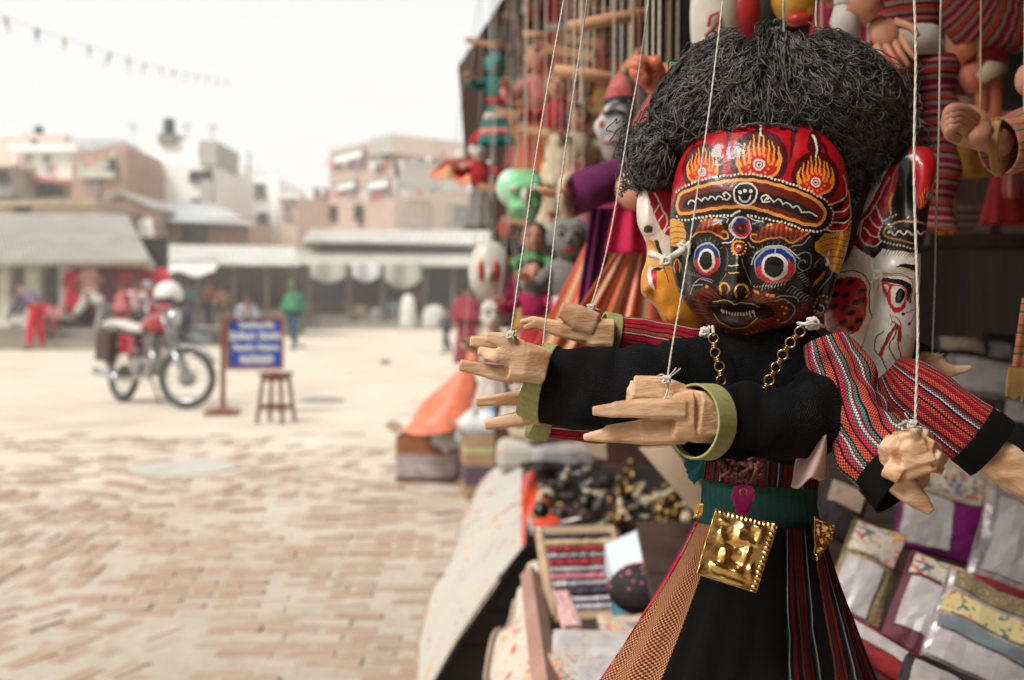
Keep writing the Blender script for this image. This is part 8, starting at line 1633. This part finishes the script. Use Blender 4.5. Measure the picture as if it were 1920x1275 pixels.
carve('wooden_hand', [((470, 440, 40), (360, 415, 0), 88, 90, 95, 85), ((370, 415, 0), (300, 410, -10), 100, 80, 98, 66),
    ((330, 335, -40), (262, 312, -50), 46, 34, 38, 26), ((270, 312, -50), (188, 298, -54), 36, 26, 24, 20),
    ((300, 335, 40), (110, 318, 40), 36, 28, 26, 18), 
    ((310, 400, -40), (236, 388, -66), 36, 30, 30, 24), ((240, 388, -66), (152, 366, -50), 28, 22, 22, 18),
    ((300, 420, -56), (228, 402, -86), 24, 22, 22, 18), ((232, 402, -84), (180, 392, -66), 20, 18, 16, 14),
    ((330, 490, 0), (200, 470, -10), 44, 40, 36, 28), ((205, 470, -10), (58, 438, -20), 34, 28, 28, 22)], 'hand of the left black sleeve with curled middle fingers', z2, .775, zs=k2)
carve('wooden_hand', [((1330, 700, 60), (1210, 690, 0), 112, 104, 118, 88), ((1215, 690, 0), (1120, 690, -8), 118, 86, 100, 70),
    ((1180, 655, -50), (960, 655, -66), 46, 46, 44, 40), ((965, 655, -66), (830, 660, -66), 43, 40, 34, 32), ((840, 664, -66), (722, 668, -60), 34, 32, 20, 22),
    ((1180, 770, 0), (960, 775, -6), 56, 52, 56, 46), ((965, 775, -6), (790, 782, -4), 54, 44, 36, 34), ((800, 788, -4), (676, 800, 0), 34, 30, 14, 18),
    ((1200, 610, 60), (1060, 560, 70), 60, 46, 62, 34), ((1070, 562, 70), (925, 548, 74), 62, 34, 54, 26), 
    ((1000, 600, 110), (892, 590, 112), 56, 26, 36, 20), ((1010, 570, 130), (905, 545, 130), 46, 22, 30, 16)], 'large open hand of the right black sleeve in front of the chest', z2, .728, zs=k2, vox=.0012)
carve('wooden_hand', [((820, 290, 10), (730, 285, 0), 84, 74, 84, 66), ((740, 285, 0), (660, 262, 0), 84, 66, 56, 46),
    ((735, 235, -40), (640, 195, -50), 62, 34, 64, 28), ((645, 195, -50), (560, 160, -46), 62, 28, 40, 20),
    ((690, 290, -20), (540, 262, -24), 44, 38, 34, 28), ((548, 262, -24), (430, 232, -24), 34, 28, 24, 20), ((440, 234, -24), (378, 256, -24), 24, 20, 13, 14),
    ((690, 270, 40), (520, 238, 44), 36, 30, 28, 22), ((528, 238, 44), (420, 212, 44), 27, 22, 20, 16), ((428, 212, 44), (360, 224, 44), 20, 16, 12, 12)], 'upper left hand with raised thumb behind the black sleeve', z2, .825, zs=k2)
carve('wooden_hand', [((470, 650, 30), (390, 640, 0), 86, 70, 90, 62), ((400, 600, -20), (250, 612, -24), 42, 36, 30, 30), ((256, 612, -24), (140, 622, -24), 30, 30, 24, 24),
    ((400, 700, -10), (270, 722, -10), 40, 34, 32, 28), ((278, 720, -10), (184, 738, -10), 32, 28, 26, 22), ((430, 570, 20), (365, 548, 20), 24, 24, 18, 18)], 'lower left hand with two straight fingers', z2, .815, zs=k2)
carve('wooden_hand', [((800, 880, 120), (700, 880, 0), 150, 90, 138, 62), ((705, 880, 0), (640, 900, -30), 136, 60, 92, 44),
    ((726, 772, -70), (830, 728, -120), 44, 44, 34, 34), ((826, 730, -120), (872, 762, -60), 34, 34, 26, 26),
    ((730, 830, -90), (866, 786, -150), 40, 44, 32, 36), ((862, 788, -150), (918, 818, -80), 32, 34, 26, 28),
    ((740, 892, -90), (905, 846, -150), 38, 42, 30, 34), ((900, 848, -150), (950, 874, -80), 30, 32, 24, 26),
    ((740, 950, -80), (890, 908, -130), 36, 38, 28, 30), ((886, 908, -130), (934, 930, -70), 28, 30, 22, 24), ((640, 920, -60), (730, 968, -110), 46, 40, 40, 32),
    ((700, 985, -20), (790, 1070, -40), 68, 46, 56, 40), ((780, 1060, -40), (838, 1112, -40), 54, 38, 44, 30), ((834, 1108, -40), (882, 1158, -34), 42, 30, 24, 20)], 'clenched hand of the lower right sleeve with thumb pointing down', z3, .724, zs=k3, vox=.0011)
carve('wooden_hand', [((1150, 800, 20), (1290, 900, 0), 96, 70, 110, 76), ((1280, 895, 0), (1480, 1040, -10), 110, 76, 96, 70), ((1440, 960, 0), (1600, 1100, -10), 50, 40, 36, 30), ((1420, 1060, 0), (1560, 1200, 0), 46, 40, 34, 30)], 'hand of the right striped sleeve leaving the frame', z3, .80, zs=k3, vox=.0014)
carve('wooden_hand', [((800, 330, 0), (900, 350, 0), 60, 50, 56, 46), ((890, 360, 0), (1000, 400, -8), 52, 40, 38, 30), ((990, 396, -8), (1108, 376, -10), 34, 26, 16, 16), ((900, 320, 0), (950, 350, 0), 40, 30, 30, 24)], 'small hand behind the white side face', z3, .868, zs=k3, vox=.0014)
# ---- necklace
GOLD = mat('brass_chain', (206, 168, 112), (140, 104, 60), rough=.3, metal=1, scale=200, bump=.1)
def chain(pts, dep, r=8.4):
    pts = np.array(catmull(pts, 8), float); L_ = np.r_[0, np.cumsum(np.hypot(*np.diff(pts, axis=0).T))]; t = 0; k = 0; root = bpy.data.objects.new('necklace', None); COL.objects.link(root); root.parent = hero; WL[root.name] = hero.location.copy(); root.empty_display_size = .02; root.location = (0, 0, 0)
    while t < L_[-1]:
        x, y = np.interp(t, L_, pts[:, 0]), np.interp(t, L_, pts[:, 1]); x2, y2 = np.interp(min(t + 3, L_[-1]), L_, pts[:, 0]), np.interp(min(t + 3, L_[-1]), L_, pts[:, 1])
        a = math.atan2(-(y2 - y), x2 - x + 1e-6); q = MB()
        if k % 2 == 0: q.torus(P(x, y, dep), r * S, .00062, 26, 8, Matrix.Rotation(R(random.uniform(-20, 20)), 3, 'Z')); q.build('link', GOLD, root, smooth=True)
        else:
            c = P(x, y, dep - .001); dv = Vector((math.cos(a), 0, math.sin(a)))
            for s_ in (-1, 0, 1): q.torus(c + dv * s_ * .0014, .0016, .0006, 12, 6, Matrix.Rotation(-a + R(90), 3, 'Y') @ Matrix.Rotation(R(90), 3, 'X'))
            q.build('link', GOLD, root, smooth=True)
        t += 13.5; k += 1
chain([(1338, 634), (1341, 660), (1350, 690), (1353, 722)], D0 - .048); chain([(1500, 622), (1478, 648), (1462, 676), (1448, 702), (1434, 728)], D0 - .05)
mb = MB(); mb.tube([P(1338, 628, D0 - .046), P(1336, 612, D0 - .03)], .001, 6); mb.build('necklace_cord', CORD, hero)
# ---- knot, leaves, embossed plates
mb = MB(); rk = random.Random(9)
for s_ in range(16):
    pts = []; c0 = Vector((1392 + rk.uniform(-28, 28), 882 + rk.uniform(-12, 12)))
    for i in range(9): pts.append(P(c0.x + rk.uniform(-14, 14), c0.y + rk.uniform(-14, 14), D0 - .058 - rk.uniform(0, .02)))
    mb.tube([Vector(v) for v in catmull(pts, 4)], .0012, 6)
mb.build('yarn_knot', mat('brown_yarn', (116, 66, 54), (72, 38, 32), scale=300), hero, smooth=True)
def leaf(name, cx, cy, w, h, d, m, rot=0):
    prof = [(0, 0), (.35, .02), (.5, .14), (.42, .2), (.5, .3), (.46, .42), (.36, .48), (.4, .58), (.28, .66), (.3, .76), (.18, .84), (.08, .9), (0, 1)]
    pts = [(x * w, y * h) for x, y in prof] + [(-x * w, y * h) for x, y in reversed(prof[1:-1])]
    c, s_ = math.cos(R(rot)), math.sin(R(rot)); q = MB(); n = len(pts)
    f = [P(cx + x * c - y * s_, cy + x * s_ + y * c, d + .002 * math.sin(y / h * 3)) for x, y in pts]
    q.prism(f, (0, .0006, 0)); o = q.build(name, m, hero); return o
leaf('leaf_pendant', 1394, 910, 44, 66, D0 - .056, mat('magenta_foil', (190, 16, 118), (160, 8, 98), rough=.35, scale=40, metal=.2), 2)['label'] = 'magenta leaf shaped pendant'
mb = MB(); mb.torus(P(1394, 922, D0 - .057), .0022, .0004, 16, 5); mb.build('pendant_loop', GOLD, hero)
leaf('leaf_pendant', 1302, 852, 40, 58, D0 + .0, mat('teal_foil', (18, 92, 92), (12, 70, 72), rough=.4, scale=40), 0)['label'] = 'teal leaf shaped pendant under the green cuff'
def foil(name, cs, D, label, seed=0, amp=.0026):
    q = MB(); a, b, c, e = [P(x, y, D + dz) for x, y, dz in cs]; nrm = (b - a).cross(e - a).normalized(); rr_ = random.Random(seed)
    if nrm.y > 0: nrm = -nrm
    shapes = [(.50, .16, .10, .09, 1), (.47, .30, .06, .10, .8), (.62, .36, .12, .04, .9), (.66, .52, .04, .14, .8), (.42, .46, .13, .05, -.8), (.34, .62, .06, .12, .9), (.54, .66, .10, .07, -.9), (.60, .80, .10, .07, 1), (.40, .82, .13, .05, .8), (.24, .80, .08, .05, .9), (.78, .24, .06, .12, .7), (.20, .34, .05, .10, .5), (.80, .70, .05, .10, .5), (.70, .12, .10, .04, .7), (.16, .16, .07, .04, .5), (.5, .94, .2, .025, .7)]
    N_ = 110
    def fn(u, v):
        u_ = u + .006 * math.sin(v * 17) * (1 if .02 < u < .98 else 0); p = a.lerp(b, u_).lerp(e.lerp(c, u_), v); h = 0
        for (x, y, sx, sy, am) in shapes: h += am * math.exp(-(((u - x) / sx) ** 2 + ((v - y) / sy) ** 2))
        h += .4 * mnoise.noise(Vector((u * 6, v * 7, seed))) + .05 * mnoise.noise(Vector((u * 20, v * 22, seed + 3)))
        for k in range(9):
            for (ex, ey) in ((u, .045), (u, .95), (v, .05)): pass
        ed = .5 + .5 * math.sin(v * 90); h += .35 * ed * math.exp(-((u - .94) / .03) ** 2) + .3 * (.5 + .5 * math.sin(u * 90)) * math.exp(-((v - .05) / .025) ** 2)
        h += 1.2 * max(0, .06 - u) * 10 * (v > .85) - 1.0 * (max(0, u - .9) * 10) ** 2 * .1
        return p + nrm * h * amp * (1 if 0 < u < 1 and 0 < v < 1 else .4)
    q.grid(fn, N_, N_); o = q.build(name, mat('gold_foil', (232, 198, 128), (214, 170, 96), rough=.27, metal=1, scale=60, bump=.06, bscale=300, bdist=.0006), hero, smooth=True, solid=.0004, soff=0); o['label'] = label; return o
foil('gold_plate', [(1342, 953, -.064), (1460, 983, -.066), (1418, 1112, -.078), (1305, 1076, -.076)], D0, 'embossed gold foil plate with a kneeling figure in relief', 3)
foil('gold_plate', [(1527, 968, -.03), (1564, 985, -.012), (1560, 1010, -.012), (1528, 1052, -.03)], D0, 'crumpled gold foil plate turned edge-on at the right hip', 8, .003)
foil('gold_plate', [(1306, 946, -.018), (1320, 944, -.02), (1316, 966, -.02), (1300, 972, -.014)], D0, 'corner of a gold foil plate at the left hip', 12, .001)
# ---- strings (drawn up to the control frame above the picture)
def string(pts, d, r=.00062, m=CORD, knot=None, strands=3, label=None):
    pts = [np.array(P(x, y, dd)) for x, y, dd in pts]; pts = [Vector(v) for v in catmull(pts, 18)]; q = MB(); acc = 0
    for s_ in range(strands):
        pp = []
        for i, p in enumerate(pts):
            if i: acc_ = i
            a = i * 1.15 + s_ * 2 * math.pi / strands; pp.append(p + Vector((math.cos(a), math.sin(a), 0)) * r * .45)
        q.tube(pp, r * .62, 6)
    if knot:
        cordknot(q, P(*knot), .0026, 18, int(knot[0]), .0008)
        c = P(*knot)
        for k in range(4): q.tube([c, c + Vector((random.uniform(-.009, .009), -.002, random.uniform(-.004, .008)))], .0004, 4)
    o = q.build('string', m, hero, smooth=True); 
    if label: o['label'] = label
    return o
def dens(a, b, n, dmid=0):  # straight run with slight kinks
    out = []
    for i in range(n + 1):
        t = i / n; out.append((a[0] + (b[0] - a[0]) * t + (random.uniform(-1.2, 1.2) if 0 < i < n else 0) + dmid * math.sin(math.pi * t), a[1] + (b[1] - a[1]) * t, a[2] + (b[2] - a[2]) * t))
    return out
string(dens((957, 632, .765), (1068, -60, .80), 7, -6), 0, knot=(957, 628, .763))
string(dens((1018, 648, .80), (1110, -60, .82), 7, -5), 0)
string([(1107, 580, .82), (1130, 500, .82), (1150, 410, .82), (1180, 230, .822), (1200, 120, .825), (1224, -60, .83)], 0, knot=(1108, 577, .818))
string([(1251, 712, .725), (1262, 640, .728), (1285, 510, .735), (1312, 330, .74), (1336, 160, .745), (1362, -60, .75)], 0, knot=(1250, 712, .722))
string([(1232, 706, .73), (1242, 702, .726), (1251, 712, .724), (1252, 730, .722), (1244, 752, .716)], 0, r=.0006)
string([(1716, 790, .70), (1721, 600, .70), (1714, 330, .70), (1717, 100, .70), (1712, -60, .70)], 0, r=.0009, knot=(1710, 796, .70), label='thickest string, nearest the lens')
string([(1680, 800, .72), (1698, 792, .705), (1712, 796, .70), (1730, 806, .71)], 0, r=.0009)
string(dens((1748, 660, .865), (1766, -60, .87), 6, 1), 0, r=.0008, knot=(1750, 668, .865))
string(dens((1470, 60, .82), (1470, -60, .82), 4), 0, r=.0010); string(dens((1531, 55, .85), (1530, -60, .85), 4), 0, r=.0008)
# control frame the strings are tied to, just above the picture
CW = mat('pale_control_wood', (196, 156, 116), (160, 118, 82), scale=20, rough=.6)
for (a, b_, nm_) in (((1040, -64, .80), (1800, -64, .80), 'control_bar'), ((1362, -66, .735), (1362, -66, .84), 'control_crosspiece'), ((1712, -66, .69), (1712, -66, .885), 'control_crosspiece'), ((1150, -66, .78), (1150, -66, .84), 'control_crosspiece')):
    q = MB(); q.tube([P(*a), P(*b_)], .006, 10); q.build(nm_, CW, hero, smooth=True)
for px_ in (1250, 1600):
    q = MB(); a = P(px_, -66, .80); q.tube([a, Vector((a.x, a.y, 2.52))], .0012, 6); q.build('hanging_cord', CORD, hero)
# ================================================================ air
hz = MB(); hz.box((0, 72, 12.5), (240, 160, 27)); hzm = bpy.data.materials.new('air_haze'); hzm.use_nodes = True; hn = hzm.node_tree; hn.nodes.clear()
ho_ = hn.nodes.new('ShaderNodeOutputMaterial'); hv = hn.nodes.new('ShaderNodeVolumePrincipled'); hv.inputs['Density'].default_value = .0019; hv.inputs['Color'].default_value = (1, 1, 1, 1); hv.inputs['Anisotropy'].default_value = .2
hn.links.new(hv.outputs[0], ho_.inputs['Volume'])
haze = tag(hz.build('haze', hzm), 'pale dusty air over the whole square', kind='stuff')
